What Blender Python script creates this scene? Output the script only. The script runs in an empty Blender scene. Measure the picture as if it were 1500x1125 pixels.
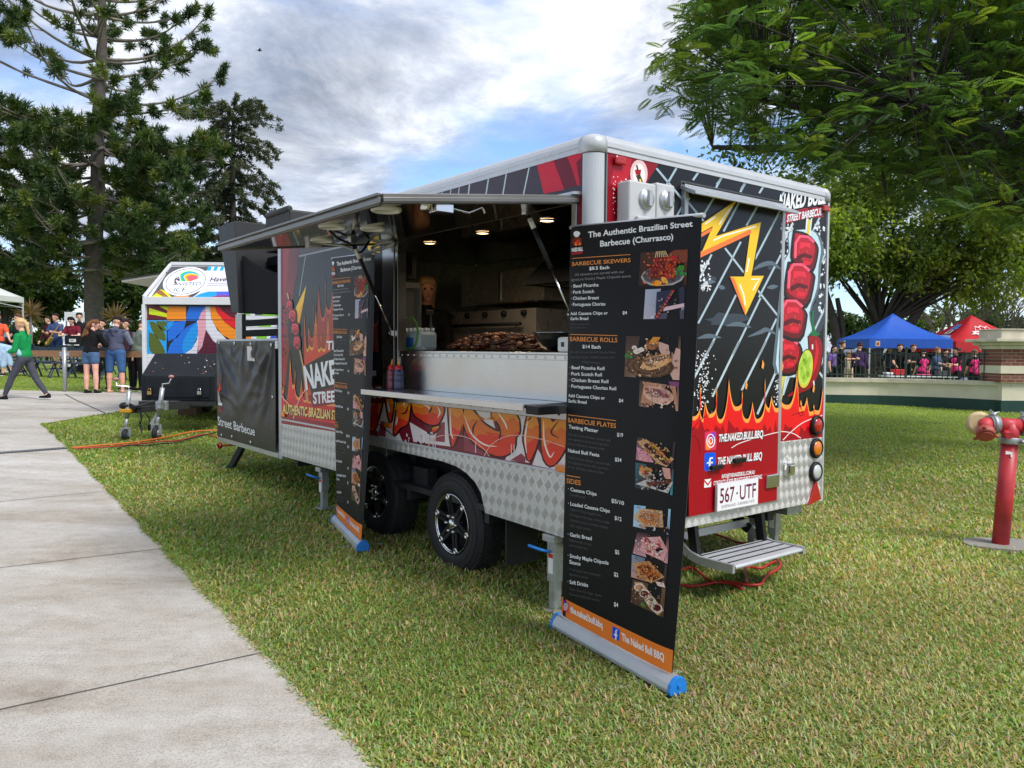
import bpy, bmesh, math, random
import numpy as np
from mathutils import Vector, Matrix, Quaternion
from mathutils.geometry import tessellate_polygon
SC = bpy.context.scene
COL = SC.collection
R = math.radians
PI = math.pi

# ------------------------------------------------------------------ camera
CAM_Z = 1.5
PITCH, ROLL, FOC = R(2.449), R(0.403), 1157.25      # focal length in pixels of a 1500 wide picture
cd = bpy.data.cameras.new('camera')
cd.sensor_width = 36.0
cd.lens = FOC / 1500.0 * 36.0
cd.clip_start = 0.05
cd.clip_end = 3000
cam = bpy.data.objects.new('camera', cd)
COL.objects.link(cam)
cf = Vector((0, math.cos(PITCH), -math.sin(PITCH)))
cr_ = Vector((1, 0, 0))
cu_ = cr_.cross(cf)
CR = math.cos(ROLL) * cr_ + math.sin(ROLL) * cu_
CU = -math.sin(ROLL) * cr_ + math.cos(ROLL) * cu_
cam.matrix_world = Matrix(((CR.x, CU.x, -cf.x, 0), (CR.y, CU.y, -cf.y, 0), (CR.z, CU.z, -cf.z, CAM_Z), (0, 0, 0, 1)))
SC.camera = cam

# ------------------------------------------------------------------ sky, sun, exposure
SUN_EL, SUN_AZ = R(52), R(130)          # azimuth from +Y towards +X
w = bpy.data.worlds.new('World')
SC.world = w
w.use_nodes = True
nt = w.node_tree
nt.nodes.clear()
def N(t, **k):
    n = nt.nodes.new(t)
    for a, b in k.items():
        setattr(n, a, b)
    return n
L = lambda a, b: nt.links.new(a, b)
out = N('ShaderNodeOutputWorld')
bg = N('ShaderNodeBackground')
bg.inputs['Strength'].default_value = 0.15
sky = N('ShaderNodeTexSky', sky_type='NISHITA')
sky.sun_disc = False
sky.sun_elevation = SUN_EL
sky.sun_rotation = SUN_AZ
sky.air_density = 1.0
sky.dust_density = 0.6
sky.ozone_density = 1.6
tc = N('ShaderNodeTexCoord')
sep = N('ShaderNodeSeparateXYZ')
L(tc.outputs['Generated'], sep.inputs[0])
def M_(op, a, b=None, c=None):
    n = N('ShaderNodeMath', operation=op)
    for i, v in enumerate((a, b, c)):
        if v is None: continue
        if isinstance(v, (int, float)): n.inputs[i].default_value = v
        else: L(v, n.inputs[i])
    return n.outputs[0]
zz = M_('ADD', M_('MAXIMUM', sep.outputs[2], 0.0), 0.16)
comb = N('ShaderNodeCombineXYZ')
L(M_('DIVIDE', sep.outputs[0], zz), comb.inputs[0])
L(M_('DIVIDE', sep.outputs[1], zz), comb.inputs[1])
def noise(scale, det, rough, off, dist=0.0):
    mp = N('ShaderNodeMapping')
    mp.inputs['Location'].default_value = off
    L(comb.outputs[0], mp.inputs[0])
    n = N('ShaderNodeTexNoise')
    n.inputs['Scale'].default_value = scale
    n.inputs['Detail'].default_value = det
    n.inputs['Roughness'].default_value = rough
    n.inputs['Distortion'].default_value = dist
    L(mp.outputs[0], n.inputs['Vector'])
    return n.outputs['Fac']
def ramp(fac, stops):
    r = N('ShaderNodeValToRGB')
    e = r.color_ramp.elements
    e[0].position, e[0].color = stops[0][0], stops[0][1]
    e[1].position, e[1].color = stops[-1][0], stops[-1][1]
    for p, c in stops[1:-1]:
        q = e.new(p); q.color = c
    L(fac, r.inputs[0])
    return r.outputs[0]
g1 = lambda v: (v, v, v, 1)
CLOUD_OFF = (5.3, 0.55, 0)
cover = noise(0.75, 9, 0.56, CLOUD_OFF, 0.25)
shade = noise(1.6, 9, 0.64, (7.3, 2.2, 0), 0.35)
cov = ramp(cover, [(0.38, g1(0)), (0.50, g1(0.85)), (0.60, g1(1))])
shd = ramp(shade, [(0.38, (1.05, 1.2, 1.5, 1)), (0.50, (1.95, 2.1, 2.4, 1)), (0.62, (3.5, 3.55, 3.6, 1))])
mixc = N('ShaderNodeMix', data_type='RGBA')
L(cov, mixc.inputs['Factor'])
tint = N('ShaderNodeMix', data_type='RGBA', blend_type='MULTIPLY')
tint.inputs['Factor'].default_value = 1
tint.inputs['B'].default_value = (.50, .58, .72, 1)
L(sky.outputs[0], tint.inputs['A'])
L(tint.outputs['Result'], mixc.inputs['A'])
L(shd, mixc.inputs['B'])
L(mixc.outputs['Result'], bg.inputs['Color'])
L(bg.outputs[0], out.inputs[0])

sd = bpy.data.lights.new('sun', 'SUN')
sd.energy = 1.5
sd.angle = R(22)
sd.color = (1.0, 0.955, 0.88)
sun = bpy.data.objects.new('sun', sd)
COL.objects.link(sun)
sdir = Vector((math.cos(SUN_EL) * math.sin(SUN_AZ), math.cos(SUN_EL) * math.cos(SUN_AZ), math.sin(SUN_EL)))
sun.rotation_euler = sdir.to_track_quat('Z', 'Y').to_euler()
sun.location = sdir * 60
SC.view_settings.view_transform = 'Standard'
SC.view_settings.look = 'None'
SC.view_settings.gamma = 1
SC.view_settings.exposure = 1.22
SC.cycles.max_bounces = 7
SC.cycles.transparent_max_bounces = 8
SC.cycles.use_denoising = True

# ------------------------------------------------------------------ measuring: pixel of the photograph -> point on a real plane
def ray(px, py):
    return cf + CR * ((px - 750) / FOC) - CU * ((py - 562.5) / FOC)
EYE = Vector((0, 0, CAM_Z))
def at(px, py, Y):
    d = ray(px, py)
    return EYE + d * (Y / d.y)
# the lawn: level round the trailer, rising gently to the far left
GS = [(-50, 0), (3.2, 0), (5.6, .045), (8, .13), (10, .26), (12, .33), (14, .375), (17.2, .42), (21, .57), (26.6, .80), (40, 1.05), (400, 1.3)]
gx_, gz_ = np.array([a for a, b in GS], float), np.array([b for a, b in GS], float)
def terr(x, y):
    s = -0.8 * np.asarray(x, float) + 0.6 * np.asarray(y, float)
    return sum(np.interp(s + d, gx_, gz_) for d in (-.8, -.4, 0, .4, .8)) / 5
def gnd(px, py, dz=0.0):
    d = ray(px, py)
    z = 0.0
    for i in range(60):
        k = (z + dz - CAM_Z) / d.z
        p = EYE + d * k
        z = z * .6 + .4 * float(terr(p.x, p.y))
    return Vector((p.x, p.y, z + dz))

# ------------------------------------------------------------------ mesh helpers
def srgb(r, g, b):
    f = lambda c: (c / 12.92 if c <= .04045 else ((c + .055) / 1.055) ** 2.4)
    return tuple(f(c / 255.0) for c in (r, g, b))
class MB:
    """collects faces; build() links them as ONE mesh object"""
    def __init__(s):
        s.v, s.f, s.m, s.c, s.sm = [], [], [], [], []
    def face(s, pts, m=0, col=None, smooth=False):
        i = len(s.v)
        s.v.extend([tuple(p) for p in pts])
        s.f.append(tuple(range(i, i + len(pts)))); s.m.append(m); s.c.append(col); s.sm.append(smooth)
    def add(s, verts, faces, m=0, col=None, smooth=False):
        i = len(s.v)
        s.v.extend([tuple(p) for p in verts])
        for f in faces:
            s.f.append(tuple(i + k for k in f)); s.m.append(m); s.c.append(col); s.sm.append(smooth)
        return s
    def box(s, x0, x1, y0, y1, z0, z1, m=0, col=None, M=None):
        vs = [Vector((x, y, z)) for z in (z0, z1) for y in (y0, y1) for x in (x0, x1)]
        if M is not None: vs = [M @ q for q in vs]
        s.add(vs, [(0, 2, 3, 1), (4, 5, 7, 6), (0, 1, 5, 4), (2, 6, 7, 3), (0, 4, 6, 2), (1, 3, 7, 5)], m, col)
        return s
    def bar(s, p, q, w, h=None, m=0, up=(0, 0, 1), col=None):
        p, q = Vector(p), Vector(q); h = h or w
        d = (q - p).normalized(); u = Vector(up)
        if abs(d.dot(u)) > .98: u = Vector((0, 1, 0))
        x = d.cross(u).normalized() * (w / 2); y = x.cross(d).normalized() * (h / 2)
        vs = [a + sx * x + sy * y for a in (p, q) for sx, sy in ((-1, -1), (1, -1), (1, 1), (-1, 1))]
        s.add(vs, [(0, 1, 2, 3), (7, 6, 5, 4), (0, 4, 5, 1), (1, 5, 6, 2), (2, 6, 7, 3), (3, 7, 4, 0)], m, col)
        return s
    def tube(s, pts, r, n=8, m=0, col=None, cap=True):
        pts = [Vector(p) for p in pts]
        rs = r if isinstance(r, (list, tuple)) else [r] * len(pts)
        t0 = (pts[1] - pts[0]).normalized()
        u = t0.orthogonal().normalized()
        rings = []
        for i, p in enumerate(pts):
            a = pts[max(i - 1, 0)]; b = pts[min(i + 1, len(pts) - 1)]
            t = (b - a).normalized()
            u = (u - t * u.dot(t))
            u = u.normalized() if u.length > 1e-6 else t.orthogonal().normalized()
            v = t.cross(u)
            rings.append([p + (u * math.cos(2 * PI * k / n) + v * math.sin(2 * PI * k / n)) * rs[i] for k in range(n)])
        i0 = len(s.v)
        vs = [q for rg in rings for q in rg]
        fs = [(i * n + k, i * n + (k + 1) % n, (i + 1) * n + (k + 1) % n, (i + 1) * n + k) for i in range(len(pts) - 1) for k in range(n)]
        s.add(vs, fs, m, col, True)
        if cap:
            s.face(list(reversed(rings[0])), m, col); s.face(rings[-1], m, col)
        return s
    def lathe(s, prof, c=(0, 0, 0), axis='z', n=24, m=0, col=None, smooth=True):
        """prof: (radius, height) pairs turned round an axis through c"""
        c = Vector(c); vs = []
        for r, h in prof:
            for k in range(n):
                a = 2 * PI * k / n
                q = (r * math.cos(a), r * math.sin(a), h)
                if axis == 'x': q = (q[2], q[0], q[1])
                elif axis == 'y': q = (q[1], q[2], q[0])
                vs.append(c + Vector(q))
        fs = [(i * n + k, i * n + (k + 1) % n, (i + 1) * n + (k + 1) % n, (i + 1) * n + k) for i in range(len(prof) - 1) for k in range(n)]
        s.add(vs, fs, m, col, smooth)
        return s
    def prism(s, poly, e0, e1, fn, m=0, col=None):
        """poly: 2D outline; fn(u, v, e) -> point"""
        n = len(poly)
        a = [fn(u, v, e0) for u, v in poly]; b = [fn(u, v, e1) for u, v in poly]
        tris = tessellate_polygon([[Vector((u, v, 0)) for u, v in poly]])
        s.add(a + b, [tuple(t) for t in tris] + [tuple(n + k for k in reversed(t)) for t in tris], m, col)
        s.add(a + b, [(k, (k + 1) % n, n + (k + 1) % n, n + k) for k in range(n)], m, col)
        return s
    def ball(s, c, r, n=12, m=0, col=None, sc=(1, 1, 1)):
        k = n // 2
        prof = [(r * math.sin(PI * i / k) * 1.0 + 1e-5, -r * math.cos(PI * i / k)) for i in range(k + 1)]
        i0 = len(s.v)
        s.lathe(prof, (0, 0, 0), 'z', n, m, col)
        for j in range(i0, len(s.v)):
            q = s.v[j]; s.v[j] = (q[0] * sc[0] + c[0], q[1] * sc[1] + c[1], q[2] * sc[2] + c[2])
        return s
    def build(s, name, mats, parent=None, loc=None, bev=0.0, flipfix=True, weld=True):
        me = bpy.data.meshes.new(name)
        me.from_pydata(s.v, [], s.f)
        mats = mats if isinstance(mats, (list, tuple)) else [mats]
        for q in mats: me.materials.append(q)
        me.polygons.foreach_set('material_index', s.m)
        me.polygons.foreach_set('use_smooth', s.sm)
        if any(c is not None for c in s.c):
            at_ = me.color_attributes.new('Col', 'FLOAT_COLOR', 'CORNER')
            buf = []
            for f, c in zip(s.f, s.c):
                if c is None: c = (.5, .5, .5)
                if isinstance(c[0], (tuple, list)):
                    for q in c: buf.extend((*q[:3], 1.0))
                else: buf.extend((*c[:3], 1.0) * len(f))
            at_.data.foreach_set('color', buf)
        bm = bmesh.new(); bm.from_mesh(me)
        if weld: bmesh.ops.remove_doubles(bm, verts=bm.verts, dist=1e-5)
        if flipfix: bmesh.ops.recalc_face_normals(bm, faces=bm.faces)
        if bev:
            es = [e for e in bm.edges if len(e.link_faces) == 2 and e.calc_face_angle(0) > R(35) and not (e.link_faces[0].smooth and e.link_faces[1].smooth)]
            bmesh.ops.bevel(bm, geom=es, offset=bev, segments=2, affect='EDGES', profile=.5, clamp_overlap=True)
        bm.to_mesh(me); bm.free()
        o = bpy.data.objects.new(name, me)
        COL.objects.link(o)
        if parent is not None: o.parent = parent
        if loc is not None: o.location = loc
        return o
def tag(o, label=None, cat=None, group=None, kind=None):
    for k, v in (('label', label), ('category', cat), ('group', group), ('kind', kind)):
        if v: o[k] = v
    return o
def thing(name, label, cat, loc=(0, 0, 0), rz=0.0, group=None):
    o = bpy.data.objects.new(name, None)
    o.empty_display_size = .2
    COL.objects.link(o)
    o.location = loc; o.rotation_euler = (0, 0, rz)
    return tag(o, label, cat, group)
def copy_tree(o, parent=None):
    c = o.copy(); COL.objects.link(c)
    if parent is not None: c.parent = parent
    for ch in list(o.children): copy_tree(ch, c)
    return c
def curve_pts(pts, n=8):
    """Catmull-Rom through pts"""
    P = [Vector(p) for p in pts]
    P = [P[0] * 2 - P[1]] + P + [P[-1] * 2 - P[-2]]
    o = []
    for i in range(1, len(P) - 2):
        for k in range(n):
            t = k / n
            a, b, c, d = P[i - 1:i + 3]
            o.append(.5 * ((2 * b) + (c - a) * t + (2 * a - 5 * b + 4 * c - d) * t * t + (3 * b - a - 3 * c + d) * t ** 3))
    o.append(P[-2])
    return o

# ------------------------------------------------------------------ materials
def mat(name, col=(.5, .5, .5), rough=.5, metal=0.0, var=None, bump=None, attr=False, coat=0.0, spec=.5, trans=0.0, emis=None, aniso=None, stretch=(1, 1, 1), rvar=0.0):
    m = bpy.data.materials.new(name)
    m.use_nodes = True
    t = m.node_tree; b = t.nodes['Principled BSDF']
    b.inputs['Base Color'].default_value = (*col, 1)
    b.inputs['Roughness'].default_value = rough
    b.inputs['Metallic'].default_value = metal
    b.inputs['Coat Weight'].default_value = coat
    b.inputs['Coat Roughness'].default_value = .06
    b.inputs['Specular IOR Level'].default_value = spec
    src = None
    if attr:
        a = t.nodes.new('ShaderNodeAttribute'); a.attribute_name = 'Col'
        src = a.outputs['Color']
        t.links.new(src, b.inputs['Base Color'])
    if var or bump or rvar:
        co = t.nodes.new('ShaderNodeTexCoord')
        mp = t.nodes.new('ShaderNodeMapping'); mp.inputs['Scale'].default_value = stretch
        t.links.new(co.outputs['Object'], mp.inputs[0])
    if var:
        n = t.nodes.new('ShaderNodeTexNoise'); n.inputs['Scale'].default_value = var[0]; n.inputs['Detail'].default_value = 6; n.inputs['Roughness'].default_value = .65
        t.links.new(mp.outputs[0], n.inputs['Vector'])
        mr = t.nodes.new('ShaderNodeMapRange'); mr.inputs[1].default_value = .28; mr.inputs[2].default_value = .72
        mr.inputs[3].default_value = 1 - var[1]; mr.inputs[4].default_value = 1 + var[1]
        t.links.new(n.outputs['Fac'], mr.inputs[0])
        mx = t.nodes.new('ShaderNodeVectorMath'); mx.operation = 'SCALE'
        if src is not None: t.links.new(src, mx.inputs[0])
        else: mx.inputs[0].default_value = col
        t.links.new(mr.outputs[0], mx.inputs['Scale'])
        t.links.new(mx.outputs[0], b.inputs['Base Color'])
        if rvar:
            m2 = t.nodes.new('ShaderNodeMapRange'); m2.inputs[1].default_value = .3; m2.inputs[2].default_value = .7
            m2.inputs[3].default_value = max(0.02, rough - rvar); m2.inputs[4].default_value = rough + rvar
            t.links.new(n.outputs['Fac'], m2.inputs[0]); t.links.new(m2.outputs[0], b.inputs['Roughness'])
    if bump:
        n = t.nodes.new('ShaderNodeTexNoise'); n.inputs['Scale'].default_value = bump[0]; n.inputs['Detail'].default_value = 4
        t.links.new(mp.outputs[0], n.inputs['Vector'])
        bp = t.nodes.new('ShaderNodeBump'); bp.inputs['Strength'].default_value = bump[1]; bp.inputs['Distance'].default_value = bump[2] if len(bump) > 2 else .01
        t.links.new(n.outputs['Fac'], bp.inputs['Height']); t.links.new(bp.outputs[0], b.inputs['Normal'])
    if trans:
        b.inputs['Transmission Weight'].default_value = trans
    if emis:
        b.inputs['Emission Color'].default_value = (*emis[0], 1); b.inputs['Emission Strength'].default_value = emis[1]
    return m
def leaf_mat(name, rough=.5, tl=.35):
    m = mat(name, rough=rough, attr=True)
    t = m.node_tree; b = t.nodes['Principled BSDF']; o = t.nodes['Material Output']
    a = t.nodes['Attribute'] if 'Attribute' in t.nodes else [n for n in t.nodes if n.type == 'ATTRIBUTE'][0]
    tr = t.nodes.new('ShaderNodeBsdfTranslucent'); hs = t.nodes.new('ShaderNodeMix'); hs.data_type = 'RGBA'; hs.blend_type = 'MULTIPLY'
    hs.inputs['Factor'].default_value = 1; hs.inputs['B'].default_value = (1.9, 2.1, .6, 1)
    t.links.new(a.outputs['Color'], hs.inputs['A']); t.links.new(hs.outputs['Result'], tr.inputs['Color'])
    mx = t.nodes.new('ShaderNodeMixShader'); mx.inputs[0].default_value = tl
    t.links.new(b.outputs[0], mx.inputs[1]); t.links.new(tr.outputs[0], mx.inputs[2]); t.links.new(mx.outputs[0], o.inputs['Surface'])
    return m
MT = {}
MT['print'] = mat('vinyl_print', attr=True, rough=.26, coat=.05, spec=.28, bump=(7, .06, .01))
MT['bprint'] = mat('banner_print', attr=True, rough=.5, spec=.22, bump=(3, .12, .02))
MT['flat'] = mat('painted_colour', attr=True, rough=.5, var=(9, .06))
MT['alu'] = mat('grey_aluminium', (.50, .51, .53), .36, .55, var=(5, .1), rvar=.06)
MT['white_alu'] = mat('painted_white_aluminium', (.52, .535, .56), .32, .12, var=(4, .05), rvar=.08)
MT['steel'] = mat('brushed_stainless', (.60, .59, .57), .25, 1.0, var=(2, .06), rvar=.06, bump=(1.8, .08, .03))
MT['dsteel'] = mat('dull_stainless', (.40, .39, .375), .33, 1.0, var=(2.5, .2), rvar=.1, bump=(2, .06, .02))
MT['isteel'] = mat('kitchen_stainless', (.46, .43, .39), .3, .55, var=(1.6, .3), rvar=.1, bump=(2, .08, .02))
MT['galv'] = mat('galvanised_steel', (.42, .44, .45), .45, .7, var=(22, .18), rvar=.08)
MT['black'] = mat('black_paint', (.010, .010, .011), .5, var=(6, .25), rvar=.1, spec=.3)
MT['gblack'] = mat('gloss_black', (.010, .010, .011), .07, coat=.5, bump=(3, .02, .01))
MT['rubber'] = mat('tyre_rubber', (.016, .016, .017), .72, var=(14, .3), bump=(60, .2, .003))
MT['dark'] = mat('dark_chassis', (.02, .021, .022), .6, var=(8, .3))
MT['chrome'] = mat('bright_metal', (.7, .7, .7), .15, 1.0)
MT['white'] = mat('white_paint', (.72, .73, .74), .4, var=(5, .06))
MT['plastic_grey'] = mat('light_grey_plastic', (.52, .53, .54), .4, var=(9, .05))
MT['cloth_black'] = mat('black_tarpaulin', (.014, .014, .015), .38, var=(3, .3), bump=(5, .2, .03), spec=.4)
MT['matt'] = mat('matt_black', (.008, .0085, .010), .75, var=(5, .2), spec=.12)
MT['blue_p'] = mat('blue_plastic', (.012, .20, .62), .4)
MT['red_lens'] = mat('red_lens', (.42, .008, .008), .15, coat=.6, bump=(70, .5, .004))
MT['amber_lens'] = mat('amber_lens', (.72, .20, .01), .15, coat=.6, bump=(70, .5, .004))
MT['clear_lens'] = mat('clear_lens', (.62, .64, .64), .12, .2, coat=.6, bump=(70, .5, .004))

# checker plate: crossing groups of raised bars
def tread_plate(name, plane, cell=.085):
    m = bpy.data.materials.new(name); m.use_nodes = True
    t = m.node_tree; b = t.nodes['Principled BSDF']
    nw = lambda ty: t.nodes.new(ty)
    def mth(op, a, b2=None, c2=None):
        n = nw('ShaderNodeMath'); n.operation = op
        for i, v in enumerate((a, b2, c2)):
            if v is None: continue
            if isinstance(v, (int, float)): n.inputs[i].default_value = v
            else: t.links.new(v, n.inputs[i])
        return n.outputs[0]
    co = nw('ShaderNodeTexCoord'); sp = nw('ShaderNodeSeparateXYZ'); t.links.new(co.outputs['Object'], sp.inputs[0])
    u = sp.outputs[plane]; v = sp.outputs[2]
    p = mth('DIVIDE', mth('ADD', u, v), cell * 1.414); q = mth('DIVIDE', mth('SUBTRACT', u, mth('MULTIPLY', v, 0.72)), cell * 1.414)
    fp = mth('FRACT', p); fq = mth('FRACT', q)
    par = mth('MODULO', mth('ADD', mth('FLOOR', p), mth('FLOOR', q)), 2.0)
    par = mth('ABSOLUTE', par)
    def bars(along, across):
        s = mth('SINE', mth('MULTIPLY', mth('SUBTRACT', across, .14), 2 * PI * 5 / .74))
        h = mth('SMOOTH_MAX', mth('ADD', mth('MULTIPLY', s, .5), .5), 0, .05)
        w1 = mth('LESS_THAN', mth('ABSOLUTE', mth('SUBTRACT', along, .5)), .41)
        w2 = mth('LESS_THAN', mth('ABSOLUTE', mth('SUBTRACT', across, .5)), .37)
        return mth('MULTIPLY', h, mth('MULTIPLY', w1, w2))
    h = nw('ShaderNodeMix'); t.links.new(par, h.inputs['Factor'])
    t.links.new(bars(fp, fq), h.inputs['A']); t.links.new(bars(fq, fp), h.inputs['B'])
    bp = nw('ShaderNodeBump'); bp.inputs['Strength'].default_value = .8; bp.inputs['Distance'].default_value = .004
    t.links.new(h.outputs['Result'], bp.inputs['Height']); t.links.new(bp.outputs[0], b.inputs['Normal'])
    n = nw('ShaderNodeTexNoise'); n.inputs['Scale'].default_value = 4; n.inputs['Detail'].default_value = 6; t.links.new(co.outputs['Object'], n.inputs['Vector'])
    mr = nw('ShaderNodeMapRange'); mr.inputs[3].default_value = .58; mr.inputs[4].default_value = .78; t.links.new(n.outputs['Fac'], mr.inputs[0])
    hi = mth('ADD', mr.outputs[0], mth('MULTIPLY', h.outputs['Result'], .12))
    hi = mth('SUBTRACT', hi, mth('MULTIPLY', par, .10))
    cb = nw('ShaderNodeCombineColor'); t.links.new(hi, cb.inputs[0]); t.links.new(mth('MULTIPLY', hi, .985), cb.inputs[1]); t.links.new(mth('MULTIPLY', hi, .95), cb.inputs[2])
    t.links.new(cb.outputs[0], b.inputs['Base Color'])
    b.inputs['Metallic'].default_value = .5; b.inputs['Roughness'].default_value = .38
    return m
MT['tread_side'] = tread_plate('checker_plate_side', 1, .052)
MT['tread_rear'] = tread_plate('checker_plate_rear', 0, .046)

# ------------------------------------------------------------------ printed artwork on a real surface
_glyph = {}
def glyphs(s, bold=0.0, shear=0.0, spacing=1.0):
    key = (s, bold, shear, spacing)
    if key not in _glyph:
        cu = bpy.data.curves.new('text', 'FONT'); cu.body = s; cu.offset = bold; cu.shear = shear; cu.resolution_u = 3; cu.space_character = spacing
        o = bpy.data.objects.new('text', cu); COL.objects.link(o)
        dg = bpy.context.evaluated_depsgraph_get()
        me = bpy.data.meshes.new_from_object(o.evaluated_get(dg))
        vs = [(v.co.x, v.co.y) for v in me.vertices]; fs = [tuple(p.vertices) for p in me.polygons]
        bpy.data.objects.remove(o); bpy.data.curves.remove(cu); bpy.data.meshes.remove(me)
        x0 = min(v[0] for v in vs); x1 = max(v[0] for v in vs)
        _glyph[key] = ([(v[0] - x0, v[1]) for v in vs], fs, x1 - x0)
    return _glyph[key]
class Canvas:
    """artwork laid on a surface: inv() takes photo pixels to surface (u, v), pos() takes (u, v, lift) to a point"""
    def __init__(s, mb, pos, inv=lambda x, y: (x, y), m=0, step=.0004, base=.0012):
        s.mb, s.pos, s.inv, s.m, s.step, s.base, s.L = mb, pos, inv, m, step, base, 0
        s.pre = lambda x, y: (x, y)
    def frame(s, x0, y0, sc):
        s.pre = lambda x, y: (x0 + x / sc, y0 + y / sc); return s
    def P(s, x, y, L):
        u, v = s.inv(*s.pre(x, y)); return s.pos(u, v, s.base + s.step * L)
    def poly(s, pts, col, L=None, sub=0):
        L = s.L if L is None else L
        tris = tessellate_polygon([[Vector((p[0], p[1], 0)) for p in pts]])
        cols = col if isinstance(col[0], (tuple, list)) else None
        vs = [s.P(p[0], p[1], L) for p in pts]
        if cols:
            for t in tris: s.mb.face([vs[k] for k in t], s.m, [cols[k] for k in t])
        else: s.mb.add(vs, [tuple(t) for t in tris], s.m, col)
    def quad(s, x0, y0, x1, y1, col, L=None, n=1):
        L = s.L if L is None else L
        s.poly([(x0, y0), (x1, y0), (x1, y1), (x0, y1)], col, L)
    def blob(s, cx, cy, rx, ry, col, L=None, n=14, ang=0, wob=0, seed=0):
        rd = random.Random(seed + int(cx * 7 + cy * 13))
        pts = []
        for k in range(n):
            a = 2 * PI * k / n; q = 1 + wob * (rd.random() - .5)
            x, y = rx * math.cos(a) * q, ry * math.sin(a) * q
            pts.append((cx + x * math.cos(ang) - y * math.sin(ang), cy + x * math.sin(ang) + y * math.cos(ang)))
        s.poly(pts, col, L)
    def ring(s, cx, cy, rx, ry, w, col, L=None, n=28, ang=0, ky=None):
        pts = []
        for k in range(n + 1):
            a = 2 * PI * k / n; x, y = rx * math.cos(a), ry * math.sin(a)
            pts.append((cx + x * math.cos(ang) - y * math.sin(ang), cy + x * math.sin(ang) + y * math.cos(ang)))
        s.line(pts, w, col, L)
    def line(s, pts, w, col, L=None, taper=None):
        L = s.L if L is None else L
        n = len(pts); le, ri = [], []
        for i in range(n):
            a = pts[max(0, i - 1)]; b = pts[min(n - 1, i + 1)]
            dx, dy = b[0] - a[0], b[1] - a[1]; d = math.hypot(dx, dy) or 1
            q = w / 2 * (1 if not taper else taper(i / (n - 1)))
            le.append((pts[i][0] - dy / d * q, pts[i][1] + dx / d * q)); ri.append((pts[i][0] + dy / d * q, pts[i][1] - dx / d * q))
        vs = [s.P(p[0], p[1], L) for p in le + ri]
        s.mb.add(vs, [(i, i + 1, n + i + 1, n + i) for i in range(n - 1)], s.m, col)
    def curve(s, pts, w, col, L=None, n=6, taper=None):
        q = curve_pts([(p[0], p[1], 0) for p in pts], n)
        s.line([(p.x, p.y) for p in q], w, col, L, taper)
    def outlined(s, pts, fill, edge, w, L=None):
        L = s.L if L is None else L
        s.poly(pts, fill, L)
        s.line(list(pts) + [pts[0], pts[1]], w, edge, L + 1)
    def smooth(s, pts, n=4):
        q = curve_pts([(p[0], p[1], 0) for p in list(pts) + [pts[0]]], n)
        return [(p.x, p.y) for p in q[:-1]]
    def text(s, t, o, right, up, col, L=None, bold=0.0, shear=0.0, align='l', spacing=1.0, arch=0.0):
        """o: start (or middle) of the base line; right: vector spanning the whole text; up: vector of one capital height"""
        L = s.L if L is None else L
        vs, fs, wd = glyphs(t, bold, shear, spacing)
        out = []
        for x, y in vs:
            a = x / wd - (.5 if align == 'c' else 1.0 if align == 'r' else 0)
            b = y / .70
            b2 = b + arch * (1 - (2 * (x / wd) - 1) ** 2)
            out.append(s.P(o[0] + right[0] * a + up[0] * b2, o[1] + right[1] * a + up[1] * b2, L))
        s.mb.add(out, fs, s.m, col)
def homography(src, dst):
    A = []; b = []
    for (x, y), (u, v) in zip(src, dst):
        A.append([x, y, 1, 0, 0, 0, -u * x, -u * y]); b.append(u)
        A.append([0, 0, 0, x, y, 1, -v * x, -v * y]); b.append(v)
    h = np.linalg.solve(np.array(A, float), np.array(b, float))
    def f(x, y):
        d = h[6] * x + h[7] * y + 1
        return ((h[0] * x + h[1] * y + h[2]) / d, (h[3] * x + h[4] * y + h[5]) / d)
    return f
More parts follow.
